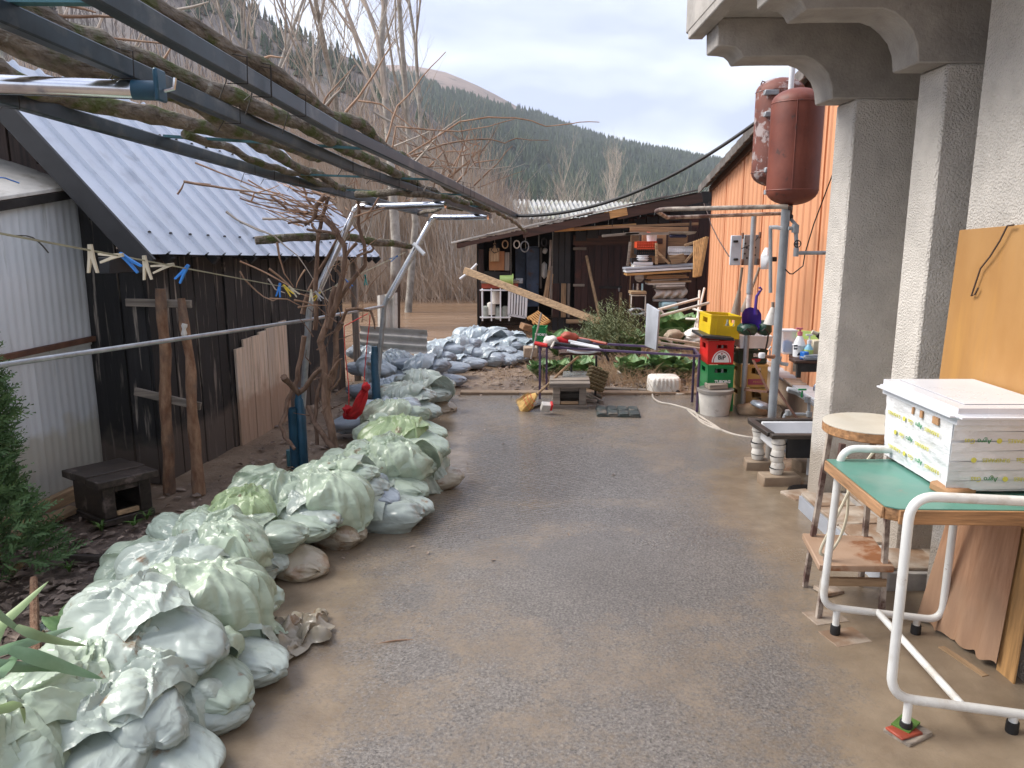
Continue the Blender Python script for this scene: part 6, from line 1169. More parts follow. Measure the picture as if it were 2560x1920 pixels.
for k in range(7):                                     # lapped strips of tape
    z = bz0+.02+.036*k; MB().box(((bx0+bx1)/2, by0-.0075-.0006*k+.010*(1-(z-bz0)/(bz1-bz0))**2, z), (bx1-bx0, .001, .034), (0, R(-.03, .03), 0)).build('tape_strip', 'box_tape', bo)
def tline(k, z, x0):
    y = by0-.0125+.006*(1-(z-bz0)/(bz1-bz0)); ux, uy = (-1, 0, .03), (0, 0, -1); x = x0
    for kind in (('dot','Agro','Gas','SUNSPARES')*2):
        if kind == 'dot': w_ = .026; m_ = None
        elif kind == 'SUNSPARES': w_ = .108
        elif kind == 'Agro': w_ = .054
        else: w_ = .044
        if x-w_ > bx0+.005 and x < bx1:
            c_ = V((x-w_/2, y, z))
            if kind == 'dot': MB().lathe([(.0095, -.0008), (.0095, .0008)], c_, 14, Matrix.Rotation(math.pi/2, 3, 'X')).build('sun_dot', 'tape_yellow', bo)
            else: text(kind, 'tape_green' if kind == 'Agro' else 'tape_yellow', bo, c_, ux, uy, .0185 if kind != 'SUNSPARES' else .0145, squash=.95)
        x -= w_+(.002 if kind == 'Agro' else .012)
for k, (z, x0) in enumerate(((.985, 1.98), (.915, 1.90), (.845, 2.02))): tline(k, z, x0)
for k, (z, y0) in enumerate(((.985, 2.66), (.915, 2.72), (.85, 2.64))):
    y = y0
    for kind, w_ in (('SUNSPARES', .108), ('Agro', .054), ('Gas', .044), ('dot', .026), ('SUNSPARES', .108), ('Agro', .054)):
        if y+w_ < by1-.01:
            c_ = V((bx0-.0085+.006*(1-(z-bz0)/(bz1-bz0)), y+w_/2, z))
            if kind == 'dot': MB().lathe([(.0095, -.0008), (.0095, .0008)], c_, 14, Matrix.Rotation(math.pi/2, 3, 'Y')).build('sun_dot', 'tape_yellow', bo)
            else: text(kind, 'tape_green' if kind == 'Agro' else 'tape_yellow', bo, c_, (0, 1, 0), (0, 0, -1), .0185 if kind != 'SUNSPARES' else .0145, squash=.95)
        y += w_+.012
lx0, lx1, ly0, ly1 = 1.505, 1.925, 2.545, 3.14; lid = MB().box(((lx0+lx1)/2, (ly0+ly1)/2, bz1+.030), (lx1-lx0, ly1-ly0, .060)).build('lid', 'box_lid', bo, bev=.027, seg=5)
MB().box(((lx0+lx1)/2+.025, (ly0+ly1)/2+.02, bz1+.0605), (lx1-lx0-.11, ly1-ly0-.13, .004)).build('raised_panel', 'box_lid', lid, bev=.004, seg=2)
# round stool with lower shelf
so = thing('round_stool', 'round cream-topped stool with dark square legs and a wet lower shelf', 'stool', (1.58, 3.33, 0)); zc = .85; cs = V((1.625, 3.38, 0))
MB().lathe([(.205, zc-.002), (.205, zc+.002), (0, zc+.0025)], cs, 40).build('top', 'stool_white', so); MB().lathe([(0, zc-.045), (.20, zc-.045), (.206, zc-.04), (.206, zc-.003), (0, zc-.0029)], cs, 40).build('edge', 'edge_wood', so, smooth=30)
LG = [(1.365, 3.16), (1.635, 3.14), (1.42, 3.47), (1.69, 3.47)]
for x, y in LG: MB().beam((x, y, 0.012), (x+(cs.x-x)*.25, y+(cs.y-y)*.25, zc-.05), .022, .022, up=(0, 1, 0)).build('leg', 'rust_pipe', so)
MB().prism([(1.34, 3.14, .245), (1.66, 3.12, .245), (1.72, 3.46, .245), (1.40, 3.50, .245)], (0, 0, .03)).build('shelf', 'mud_wood', so, bev=.004); MB().beam((1.38, 3.155, .19), (1.64, 3.145, .19), .02, .035).build('shelf_rail', 'raw_wood_h', so)
MB().tube(smooth_path([p(D(*a), 3.08) for a in ((1888,975),(1870,1000),(1845,1040),(1815,1100),(1790,1150),(1772,1190),(1780,1200))], 4), .0065, 7).tube(smooth_path([p(D(*a), 3.10) for a in ((1832,1050),(1830,1110),(1815,1160),(1795,1190),(1785,1185))], 4), .006, 7).build('cream_cable', 'peg_cream', label='cream cable looped around the far desk leg', cat='cable')
bxp('g', 1085, 845, 1135, 1050, 3.6, .05, 'wall_socket_box', 'peg_cream', None, label='cream electrical box beside the stool leg', cat='box')
# warped plywood and a second board leaning under the desk
def warp(u, v):
    a = V((1.81, 3.15, .02)).lerp(V((1.885, 2.72, .02)), u); t_ = V((XW-.035, 3.12, .80)).lerp(V((XW-.02, 2.74, .80)), u); P_ = a.lerp(t_, v); k = (1-v)**2
    return P_+V((-.05*k*math.sin(u*24)*.22-.015*k, 0, -.02*k*math.sin(u*31)*.4+.03*u*k))
MB().grid(warp, 40, 14).build('warped_plywood', 'ply_warp', label='warped delaminating plywood sheet leaning on the house wall under the desk', cat='plywood', smooth=70)
MB().slab((1.895, 2.74, .0), (1.90, 2.64, .0), (XW-.012, 2.66, .80), (XW-.012, 2.78, .80), (.008, 0, 0)).build('leaning_board', 'honey_wood_v', label='narrow honey-coloured board leaning beside the warped plywood', cat='board', bev=.002)
MB().box((1.80, 2.80, .012), (.03, .22, .016), (0, 0, .25)).build('wood_strip', 'raw_wood_y', label='thin wood strip on the mud below the warped plywood', cat='strip')

# ================================================================ MIDDLE OF THE YARD
pt = thing('purple_table_frame', 'purple steel table frame without a top on the kerb', 'table frame', (1.0, 7.7, 0))
FL, FR, BR, BL = g(q('j', 218, 1232)), g(q('j', 1955, 1385)), g(q('j', 1902, 1275)), g(q('j', 292, 1142)); zt = .555
T = [V((a.x, a.y, p(q('j', *b), a.y).z)) for a, b in ((FL, (208, 655)), (FR, (1992, 712)), (BR, (1932, 645)), (BL, (300, 640)))]
zt = sum(t_.z for t_ in T)/4; T = [V((t_.x, t_.y, zt)) for t_ in T]
for a, b in zip(T, T[1:]+T[:1]): MB().beam(a, b, .022, .022).build('rail', 'purple_steel', pt, bev=.002)
for a, b in zip((FL, FR, BR, BL), T): MB().beam(a, b-V((0,0,.011)), .022, .022, up=(0,1,0)).build('leg', 'purple_steel', pt, bev=.002)
ut = thing('side_lying_table', 'small grey-topped table tipped on its side with pale tube legs', 'table', p(q('j', 1450, 690), 7.6))
K = [p(q('j', *a), y) for a, y in (((1398,172), 7.75), ((1532,252), 7.45), ((1502,690), 7.45), ((1378,640), 7.75))]; MB().slab(*K, (.022, .012, 0)).build('top', 'slate_top', ut, bev=.004)
for a, b, y0, y1 in (((1545,235),(1985,115),7.7,8.0), ((1540,312),(2088,165),7.5,7.7), ((1520,548),(1972,615),7.7,8.0), ((1515,605),(2072,682),7.5,7.7)): MB().tube([p(q('j', *a), y0), p(q('j', *b), y1)], .014, 9).build('leg', 'pale_tube', ut)
MB().tube([p(q('j', *a), 7.6) for a in ((1525,232),(1560,250),(1590,290))], .011, 8).tube([p(q('j', *a), 7.6) for a in ((1600,555),(1680,600),(1670,625))], .010, 8).build('stretcher', 'pale_tube', ut)
def rod(label, name, cat, a, b, Y0, Y1, r_, mt, c='j'): return MB().tube(wob(p(q(c, *a), Y0), p(q(c, *b), Y1), 6, .004), r_, 8).build(name, mt, label=label, cat=cat)
rod('red-handled pole laid across the purple frame', 'red_pole', 'pole', (620,545), (960,615), 7.9, 7.6, .013, 'red_paint'); rod('light grey mop pole lying along the purple frame', 'mop_pole', 'pole', (540,585), (870,655), 7.7, 7.55, .014, 'white_pipe'); rod('dark pole lying between the mop poles', 'dark_pole', 'pole', (380,605), (760,660), 7.65, 7.6, .014, 'black_plastic'); rod('white pole with pink tip on the purple frame', 'white_pole', 'pole', (560,610), (880,665), 7.6, 7.5, .011, 'white_plastic')
rod('short red plastic bar overhanging the purple frame corner', 'red_bar', 'bar', (165,610), (300,635), 7.75, 7.7, .02, 'crate_red'); rod('pale stick propped over the frame corner', 'pale_stick', 'stick', (345,660), (400,560), 7.6, 7.75, .012, 'pale_tube')
for k, (x, y, s_, mt, lab) in enumerate(((340,585,(.075,.06,.05),'dirty_white','crumpled whitish rag on the corner of the purple frame'), (545,540,(.09,.06,.05),'red_paint','crumpled red cloth among the mop poles'), (480,570,(.08,.05,.04),'red_cloth','dark red rag beside the crumpled red cloth'), (440,640,(.07,.05,.04),'black_rubber','black rag under the poles'), (700,600,(.10,.05,.03),'black_plastic','black looped strap bundle on the poles'))):
    rock(lab, p(q('j', x, y), 7.75), s_, 20+k, mt, 'rag')
MB().tube(smooth_path([p(q('j', *a), 7.6) for a in ((520,690),(640,715),(800,712),(900,680))], 5), .012, 8).build('coiled_hose_end', 'white_pipe', label='pale hose end draped under the purple frame rail', cat='hose')
it = thing('dark_side_table', 'small dark wooden table with thin legs under the purple frame', 'table', g(q('j', 700, 1180)))
bxp('j', 440, 712, 900, 745, 7.9, .3, 'top', 'brown_wood', it); 
for a, b, y in (((570,745),(565,1055),7.95), ((845,745),(832,1200),7.85), ((930,690),(980,805),8.1)): MB().beam(p(q('j', *a), y), p(q('j', *b), y), .022, .022, up=(0,1,0)).build('leg', 'iron', it)
K = [p(q('j', *a), y) for a, y in (((480,925), 8.0), ((752,922), 8.0), ((725,992), 7.6), ((468,988), 7.6))]; MB().slab(*K, (0, 0, .006)).build('glass_shelf', 'glass_sheet', it)
# egg trays
et = thing('egg_trays', 'brown moulded egg trays leaning against the dark side table', 'egg tray', g(q('j', 840, 1150))); oA, oB, oC = p(q('j', 790, 850), 7.75), p(q('j', 985, 930), 7.9), p(q('j', 715, 1080), 7.6); uX, uY = (oB-oA), (oC-oA); nZ = uX.cross(uY).normalized(); nZ = nZ if nZ.y < 0 else -nZ
def bumps(off): 
    mb = MB(); n_ = 6
    def f_(u, v): 
        h_ = max(0, math.sin(u*n_*math.pi)**2*math.sin(v*n_*math.pi)**2)**.6; return oA+uX*u+uY*v+nZ*(.038*h_+off)
    return mb.grid(f_, n_*8, n_*8)
for k in range(2): bumps(-.03*k).build('tray', 'egg_tray', et, smooth=60)
# broom, scraps, mat
bm_ = thing('straw_broom', 'straw broom lying aslant against the purple table leg', 'broom', g(q('j', 60, 1340))); a, b = p(q('j', 645, 760), 7.9), p(q('j', 185, 1175), 7.25); e_ = g(q('j', 10, 1350))+V((0, 0, .02))
MB().tube(wob(a, b, 8, .006, 2), .0125, 8).build('handle', 'raw_wood', bm_); hd = (e_-b); sdv = hd.cross(V((0, -.5, 1))).normalized(); nv = sdv.cross(hd).normalized()
MB().grid(lambda u, v: b+hd*u+sdv*(.018+.085*min(1, u*1.6)**.8)*math.cos(v*6.283)+nv*(.014+.028*u)*math.sin(v*6.283)+V((0, 0, .006*mn.noise(V((v*40, u*2, 0))))), 14, 36, wrap=True).build('straw_head', 'straw', bm_, smooth=60)
sw_ = MB(); r_ = random.Random(4)
for k in range(220): v_ = r_.uniform(-1, 1); s0 = b+hd*r_.uniform(.2, .7)+sdv*(.08*v_)+nv*r_.uniform(-.03, .035); sw_.tube([s0, s0+hd*.25+sdv*v_*.02, e_+sdv*(.115*v_)+nv*r_.uniform(-.02, .03)+hd*r_.uniform(-.05, .12)], .0016, 3, cap=False)
sw_.build('straws', 'straw', bm_, kind='stuff'); 
for t_ in (.25, .42, .6): MB().tube([b+hd*t_+sdv*(.022+.085*min(1, t_*1.6)**.8)*math.cos(a_*.4)*1.02+nv*(.018+.028*t_)*math.sin(a_*.4)*1.05 for a_ in range(16)], .0022, 4, closed=True).build('stitching', 'red_cord', bm_)
bxp('j', 235, 1275, 340, 1365, 7.05, .06, 'carton', 'dirty_white', None, (.5, .1, .2), label='crushed pale carton with a red end beside the broom', cat='carton'); bxp('j', 335, 1270, 360, 1355, 7.04, .06, 'carton_end', 'crate_red', None, (.5, .1, .2), label='red torn carton end by the kennel box', cat='carton')
MB().beam(g(q('j', 90, 1345))+V((0,0,.015)), g(q('j', 240, 1310))+V((0,0,.03)), .06, .02).build('dark_board_scrap', 'dark_wet_wood', label='dark board scrap between broom and carton', cat='board'); 
for k, (a, b) in enumerate((((720,1270),(850,1275)), ((740,1200),(900,1280)), ((800,1210),(905,1220)))): MB().beam(g(q('j', *a))+V((0,.02*k,.03)), g(q('j', *b))+V((0,0,.02)), .05, .03, roll=.3*k).build('firewood_stick', 'grey_wood', bev=.004, label=['split grey stick right against the kennel box', 'dark wedge of wood crossing beside the kennel box', 'short stick behind the wedge by the kennel box'][k], cat='stick')
tm = thing('cell_tray', 'dark green plastic seedling tray lying upside down on the asphalt', 'tray', g(q('j', 1080, 1390))); K = [g(q('j', *a)) for a in ((838,1335),(1300,1348),(1335,1445),(850,1432))]
for i in range(4):
    for j in range(2):
        f_ = lambda u, v: (K[0].lerp(K[1], u)).lerp(K[3].lerp(K[2], u), v); u0, u1, v0, v1 = i/4+.018, (i+1)/4-.018, j/2+.03, (j+1)/2-.03
        MB().prism([f_(u0,v0)+V((0,0,.012)), f_(u1,v0)+V((0,0,.012)), f_(u1,v1)+V((0,0,.012)), f_(u0,v1)+V((0,0,.012))], (0,0,.028)).build('cell', 'dark_mat', tm, bev=.005)
MB().prism([k_+V((0,0,.006)) for k_ in K], (0,0,.018)).build('plate', 'dark_mat', tm)
ub = thing('upturned_basin', 'upturned cream basin with black drain plug on the kerb', 'basin', g(q('j', 1610, 1190))); a, b = g(q('j', 1440, 1185)), g(q('j', 1800, 1190)); w_ = (b-a).length; hB = p(q('j', 1600, 1010), a.y).z
def bas(u, v):
    an = v*6.283; ca, sa = math.cos(an), math.sin(an); rr_ = (abs(ca)**5+abs(sa)**5)**(-1/5); prf = [(1.04, 0), (1.0, .02), (.97, .5), (.93, .86), (.86, .97), (.5, 1.0), (0, 1.0)]; t_ = u*6; s_ = min(int(t_), 5); f_ = t_-s_; R0 = prf[s_][0]*(1-f_)+prf[s_+1][0]*f_; Z0 = prf[s_][1]*(1-f_)+prf[s_+1][1]*f_
    fl_ = .004*math.cos(v*160) if .3 < u < .7 else 0
    return (a+b)/2+V(((w_/2*R0+fl_)*rr_*ca, .17+(.17*R0+fl_)*rr_*sa, .01+hB*Z0))
MB().grid(bas, 24, 120, wrap=True).build('shell', 'dirty_white', ub, smooth=50); MB().lathe([(.0,-.03),(.028,-.028),(.028,.0),(.02,.008),(0,.01)], p(q('j', 1745, 1158), a.y-.01), 12, Matrix.Rotation(math.pi/2, 3, 'X')).build('plug', 'black_rubber', ub); MB().lathe([(.024, 0), (.022, .03), (0, .032)], p(q('j', 1755, 1040), a.y+.1), 10).build('bung', 'mud_block', ub)
hp = [(1000,1080),(1060,1120),(1160,1120),(1290,1100),(1335,1060),(1260,1030),(1100,1060),(1000,1110),(1080,1140),(1250,1130),(1400,1150),(1455,1170),(1480,1240),(1560,1285),(1700,1310),(1900,1372),(1955,1420),(1980,1480),(2070,1540),(2212,1582)]
K = [g(q('j', *a))+V((0,0,.016)) for a in hp]+[g(q('g', *a))+V((0,0,.016)) for a in ((150,560),(200,610),(300,662),(400,705),(480,725),(560,735),(630,728))]; MB().tube(smooth_path(K, 5), .0095, 8).build('garden_hose', 'hose', label='dirty white garden hose snaking from the kerb across the asphalt', cat='hose')
cu_ = MB().tube(smooth_path([g(q('j', *a))+V((0,0,.02)) for a in ((1455,1160),(1600,1170),(1750,1195),(1840,1185),(1850,1150))], 5), .012, 8).build('hose_loop', 'hose', label='hose loop curling round the upturned basin', cat='hose')
for k, (a, b, mt) in enumerate((((880,1140),(1400,1165),'grey_wood'), ((1300,1090),(1420,1130),'dark_wet_wood'))): MB().beam(g(q('j', *a))+V((0,0,.03)), g(q('j', *b))+V((0,0,.03)), .1, .03).build('edging_board', mt, bev=.004, label=['long grey edging board lying on the kerb', 'short dark board behind the upturned basin'][k], cat='board')
bo_ = thing('green_bottle', 'green plastic bottle lying in the dead stalks', 'bottle', g(q('j', 1375, 965), .03)); c_ = g(q('j', 1375, 965), .04); MB().tube([c_+V((x, 0, 0)) for x in (-.12, -.11, .05, .09, .13)], [.03, .036, .036, .015, .014], 12).build('body', 'apple_green' if False else 'crate_green', bo_)
for k, (x, y, lab) in enumerate(((1170,990,'crumpled clear plastic bag in the dead stalks'), (1190,845,'pale crumpled paper on the garden soil'))): rock(lab, g(q('j', x, y))+V((0,0,.05)), (.10,.07,.07) if k == 0 else (.09,.07,.03), 31+k, 'dirty_white', 'litter')
rod('thin stick leaning up beside the green crate', 'leaning_stick', 'stick', (120,790), (235,280), 9.0, 9.6, .013, 'grey_wood_v'); 
r, o_, W_, H_, f_ = crate('green TUBORG crate thrown upside down at the end of the sandbags', 'j', 150, 440, 300, 590, 10.2, .3, 'crate_green', -.12, hole=(.25,.75,.10,.28), grp=None); text('TUBORG', 'print_white', r, o_+f_+V((.03, -.003, H_*.52)), (-1,0,.1), (0,0,-1), .030, bold=.0016)
rt_ = thing('slatted_tray', 'honey wood slatted tray tipped on edge by the shed post', 'tray', p(q('j', 230, 420), 13.0)); oA, oB, oC = p(q('j', 205, 250), 13.1), p(q('j', 330, 350), 12.9), p(q('j', 80, 325), 13.0); uX, uY = oB-oA, oC-oA; nZ = uX.cross(uY).normalized()
for k in range(6): MB().beam(oA+uY*(k+.5)/6, oA+uY*(k+.5)/6+uX, uY.length/6-.02, .02, up=nZ).build('slat', 'honey_wood', rt_)
for u in (.04, .5, .96): MB().beam(oA+uX*u+nZ*.03, oA+uX*u+uY+nZ*.03, .05, .04, up=nZ).build('rail', 'honey_wood', rt_)
bxp('j', 40, 660, 195, 770, 9.6, .2, 'yellowish_block', 'mud_block', None, bev=.01, label='yellowish building block at the end of the sandbags', cat='block'); bxp('j', 15, 410, 130, 480, 12.4, .3, 'wooden_box', 'board_brown', None, (0,.3,.2), bev=.01, label='open brown wooden box behind the far sandbags', cat='box')

# cabbages, herb bush and dead stalks in the bed
def cabbage(label, c_, R_, heart=True, seed=1, mt='cabbage'):
    root = thing('cabbage', label, 'cabbage', c_, 'cabbages in the garden bed'); r_ = random.Random(seed); n_ = 13
    for k in range(n_):
        an = k*2.4+r_.uniform(-.2, .2); lift = .75+.75*(k/n_); L_ = R_*(1.35-.45*k/n_); W2 = L_*.62
        def lf(u, v, an=an, lift=lift, L_=L_, W2=W2, s_=k):
            rr_ = L_*u; h_ = lift*L_*(u**.8)*1.0-.55*(1.2-lift)*L_*u*u; y = (v-.5)*2*W2*math.sin(math.pi*min(1, .12+u*.86))**.7; z = h_+.10*L_*math.sin(v*21+s_)*u*(abs(v-.5)*2)+.25*abs(y)*lift
            return c_+V((rr_*math.cos(an)-y*math.sin(an), rr_*math.sin(an)+y*math.cos(an), z+.02))
        MB().grid(lf, 7, 12).build('leaf', mt, root, smooth=70)
    if heart:
        mb = MB(); mb.grid(lambda u, v: c_+V((0, 0, R_*.62))+V((math.sin(u*math.pi)*math.cos(v*6.283), math.sin(u*math.pi)*math.sin(v*6.283), math.cos(u*math.pi)))*R_*.44*(1+.07*math.sin(v*31+u*9)+.05*mn.noise(V((u*9, v*14, seed)))), 14, 24, wrap=True); mb.build('heart', 'cabbage_heart', root, smooth=70)
    return root
for x, y, Y, R_, hrt, lab in ((1700,480,11.2,.36,True,'large pale-hearted cabbage beside the tipped table'), (1270,540,10.2,.26,False,'yellow-green cabbage between the herb bush and the tipped table'), (450,520,10.4,.24,False,'bright green leafy cabbage behind the rags'), (700,545,9.4,.13,True,'small pale cabbage above the red pole'),
                            (1240,720,8.8,.18,False,'drooping cabbage under the purple rail'), (690,790,8.6,.17,False,'flattened cabbage beneath the dark side table'), (250,770,8.7,.15,False,'dark trodden cabbage by the purple table leg'), (1600,690,8.9,.20,False,'dark spreading cabbage below the large pale one'), (480,770,8.7,.14,False,'yellowing cabbage between the left legs of the purple frame'), (1830,700,8.8,.16,False,'wilted cabbage near the crate stack')):
    c_ = p(q('j', x, y), Y); c_ = V((c_.x, Y, max(0.0, float(gz(c_.x, Y))))); cabbage(lab, c_, R_, hrt, int(x))
hb = thing('herb_bush', 'grey-green rosemary-like herb bush in front of the brown door', 'bush', p(q('j', 1030, 560), 10.2)); c_ = p(q('j', 1030, 540), 10.2); c_.z = 0; tv, tf = [], []; r_ = random.Random(2)
for k in range(420):
    an, sp = r_.uniform(0, 6.283), r_.uniform(0, 1)**.6; d_ = V((math.cos(an)*sp*.8, math.sin(an)*sp*.5, 1.05-.5*sp)).normalized(); L_ = r_.uniform(.45, .95)*(1-.2*sp); s0 = c_+V((d_.x*.1, d_.y*.1, 0))
    for j in range(22):
        t_ = .25+.75*j/22; b0 = s0+d_*L_*t_+V((0,0,-.10*t_*t_*sp)); a2 = r_.uniform(0, 6.283); e_ = b0+(V((math.cos(a2), math.sin(a2), .6))*.05); wv = V((.007, .003, .0)); i0 = len(tv); tv += [b0-wv, b0+wv, e_]; tf.append((i0, i0+1, i0+2))
npmesh('foliage', [tuple(x) for x in tv], tf, 'herb', parent=hb, origin=tuple(c_+V((0,0,.3)))); MB().tube([c_, c_+V((.01,0,.15)), c_+V((0,.02,.3))], [.02,.016,.008], 6).build('stem', 'vine_bark', hb)
r = np.random.default_rng(9)
def stalkpatch(name, x0, x1, y0, y1, n_, h_, lab, seed, bend=.7, rad=.0035, mt='dry_stalk'):
    r = np.random.default_rng(seed); X = r.uniform(x0, x1, n_); Y = r.uniform(y0, y1, n_); vv, ff = stems(np.stack([X, Y, gz(X, Y)], 1), h_*r.uniform(.4, 1.1, n_), np.full(n_, rad), seed, bend, 4, 2, .5); npmesh(name, vv, ff, mt, 'stuff', lab, 'dead stalks')
stalkpatch('dead_stalks', .35, 1.75, 8.2, 9.6, 800, .27, 'tangle of dead brown stalks on the garden bed', 5); stalkpatch('dead_stalks', 1.2, 2.6, 7.9, 9.6, 520, .24, 'dry trampled stalks beside the crate stack', 6); stalkpatch('dead_stalks', -.3, .5, 8.3, 11, 200, .10, 'flattened brown stalks near the far sandbags', 7, 1.0)
stalkpatch('dry_grass', 2.2, 3.0, 8.0, 11.5, 260, .3, 'dry weeds along the orange wall', 8, .4)
dp = thing('dead_plant', 'bundle of dead upright stalks below the tipped table', 'plant', g(q('j', 1380, 860))); c_ = g(q('j', 1380, 870)); mb = MB(); r_ = random.Random(3)
for k in range(26): mb.tube([c_+V((r_.uniform(-.03,.03), 0, 0)), c_+V((r_.uniform(-.06,.06), r_.uniform(-.04,.04), .12)), c_+V((r_.uniform(-.05,.05), 0, .26))], .005, 4)
mb.build('stalks', 'dry_stalk', dp, kind='stuff'); MB().tube([c_, c_+V((0, 0, .1))], .012, 6).build('stub', 'dry_stalk', dp)
# ================================================================ CLUTTER IN THE BACK SHED
def sb(lab, name, cat, c, x0, y0, x1, y1, Y, d_, mt, rot=None, bev=.006, grp=None): return bxp(c, x0, y0, x1, y1, Y, d_, name, mt, None, rot, bev, label=lab, cat=cat, group=grp)
Y = 13.6
cbd = thing('cutting_board', 'pale wooden cutting board hung on a cord under the eave', 'cutting board', p(q('h', 640, 1125), Y-.1)); bxp('h', 575, 940, 710, 1128, Y-.1, .02, 'blade', 'raw_wood', cbd, bev=.01); bxp('h', 628, 870, 662, 945, Y-.1, .02, 'handle', 'raw_wood', cbd); MB().tube([p(q('h', *a), Y-.12) for a in ((645,880),(595,970),(640,1010),(695,990),(650,880))], .008, 5).build('cord', 'black_cable', cbd)
sb('orange-brown hardboard sheet behind the cutting board', 'hardboard_sheet', 'board', 'h', 568, 985, 780, 1250, Y, .02, 'orange_board'); sb('grey slatted board beside the orange-brown sheet', 'slatted_board', 'board', 'h', 782, 1000, 850, 1255, Y+.01, .02, 'grey_wood_v'); sb('dark panel below the orange-brown sheet', 'dark_hardboard', 'board', 'h', 500, 1265, 850, 1400, Y+.05, .03, 'wall_dark')
sb('rust-patched dark blue steel cupboard standing in the shed', 'steel_cupboard', 'cupboard', 'h', 1080, 930, 1260, 1750, 14.6, .5, 'blue_drum'); sb('narrow dark blue steel panel left of the cupboard', 'narrow_locker', 'locker', 'h', 930, 950, 1075, 1700, 14.9, .1, 'blue_drum'); sb('pale board edge beside the blue cupboard', 'pale_board', 'board', 'h', 1268, 935, 1302, 1500, 14.5, .05, 'grey_wood_v')
sb('white sack hanging in the shed doorway', 'white_sack', 'sack', 'h', 1295, 1130, 1370, 1370, 14.3, .15, 'dirty_white', None, .05); sb('small white rag hooked above the sack', 'white_rag', 'rag', 'h', 1310, 940, 1372, 1020, 14.3, .05, 'dirty_white', (0, .3, 0), .02)
wt = thing('workshop_table', 'red-aproned table with a white wire cage front at the shed post', 'table', p(q('h', 680, 1900), Y-.2)); bxp('h', 465, 1430, 970, 1500, Y-.25, .03, 'apron', 'red_paint', wt); bxp('h', 455, 1395, 985, 1428, Y-.27, .6, 'top', 'grey_wood', wt)
for x in (475, 600, 725, 845): bxp('h', x-9, 1500, x+9, 1950, Y-.27, .025, 'bar', 'white_plastic', wt)
for y in (1525, 1900): bxp('h', 440, y-9, 870, y+9, Y-.28, .025, 'bar', 'white_plastic', wt)
for k, (x, y, w2) in enumerate(((520,1850,40),(600,1800,50),(700,1860,45),(660,1650,60),(790,1850,40))): c_ = p(q('h', x, y+60), Y); r_ = p(q('h', x+w2, 0), Y).x-c_.x; MB().lathe([(r_, 0), (r_, .2), (r_*.5, .22), (0, .22)], c_, 12).build('storage_pot', 'dirty_white' if k % 2 else 'bottle_glass', label=['white pot first in the wire cage', 'glass jar second in the wire cage', 'white pot in the middle of the wire cage', 'jar on the upper level of the wire cage', 'white pot at the end of the wire cage'][k], cat='pot', group='pots in the wire cage')
c_ = p(q('h', 805, 1440), Y-.3); mg = thing('green_mug', 'apple green watering mug lying on the red-aproned table', 'mug', c_); MB().lathe([(0, -.11), (.075, -.11), (.08, .1), (.10, .11), (.10, .12), (.07, .11)], c_+V((0, 0, .075)), 16, Matrix.Rotation(math.pi/2, 3, 'Y')).build('body', 'apple_green', mg); MB().tube([c_+V((.10,0,.05)), c_+V((.12,-.06,.12)), c_+V((.11,0,.17))], .012, 6).build('handle', 'apple_green', mg)
sb('grey tin box on the red-aproned table', 'tin_box', 'box', 'h', 940, 1360, 1035, 1430, Y, .15, 'galv_paint'); sb('olive folded cloth at the end of the red-aproned table', 'folded_cloth', 'cloth', 'h', 480, 1385, 620, 1432, Y-.25, .2, 'apple_green')
bmw = MB().beam(p(q('h', 230, 1250), 12.6), p(q('j', 870, 372), 11.4), .07, .11, roll=.2).build('fallen_beam', 'raw_wood_h', bev=.006, label='long weathered plank slanting down from the shed post to the herb bush', cat='plank')
wr = thing('white_rack', 'white slatted rack tipped up below the slanting plank', 'rack', p(q('j', 40, 380), 12.5)); K = [p(q('h', *a), 12.7) for a in ((850,1530),(1085,1600),(1070,1900),(840,1860))]
for a, b in zip(K, K[1:]+K[:1]): MB().beam(a, b, .03, .04).build('frame', 'white_plastic', wr)
for t_ in (.17, .33, .5, .67, .83): MB().beam(K[0].lerp(K[1], t_), K[3].lerp(K[2], t_), .03, .03).build('slat', 'white_plastic', wr)
for k, (a, b) in enumerate((((1420,830),(1410,1250)), ((1410,1180),(1330,1640)), ((1418,1200),(1360,1700)), ((1425,1190),(1420,1700)), ((1440,1300),(1400,1720)))): rod(['dark pole upright at the doorway edge', 'pale handle leaning outermost at the doorway', 'second pale handle of the leaning bundle', 'straight handle standing in the leaning bundle', 'last handle of the bundle next to the dark planks'][k], 'tool_pole', 'pole', a, b, 13.7, 13.6, .022, ('grey_wood_v', 'raw_wood', 'raw_wood', 'grey_wood_v', 'raw_wood')[k], 'h')
shv = rod('long pale tool handle leaning on the brown door', 'long_pole', 'pole', (145, 885), (340, 1800), 13.9, 13.3, .026, 'raw_wood', 'i')
for k, (a, b) in enumerate((((165,1370),(290,1270)), ((290,1270),(400,1160)))): rod(['light rod poking out past the shed post', 'upper piece of the light rod by the shed post'][k], 'light_rod', 'rod', a, b, 12.8, 12.8, .02, 'white_pipe', 'h')
for k, (x, y, s_) in enumerate(((950,890,.05),(1060,920,.07),(790,890,.05),(1330,860,.05))): c_ = p(q('h', x, y), 13.5); mb = MB().tube([c_+V((s_*math.cos(a), 0, s_*1.3*math.sin(a))) for a in [i*.5236 for i in range(12)]], .011, 6, closed=True); mb.build('hanging_hook', ('dirty_white', 'galv', 'raw_wood', 'iron')[k], label=['white bracket hanging inside the eave', 'metal ring hanging beside the bracket', 'wooden hoop hung next to the cutting board', 'dark hook over the doorway'][k], cat='hook')
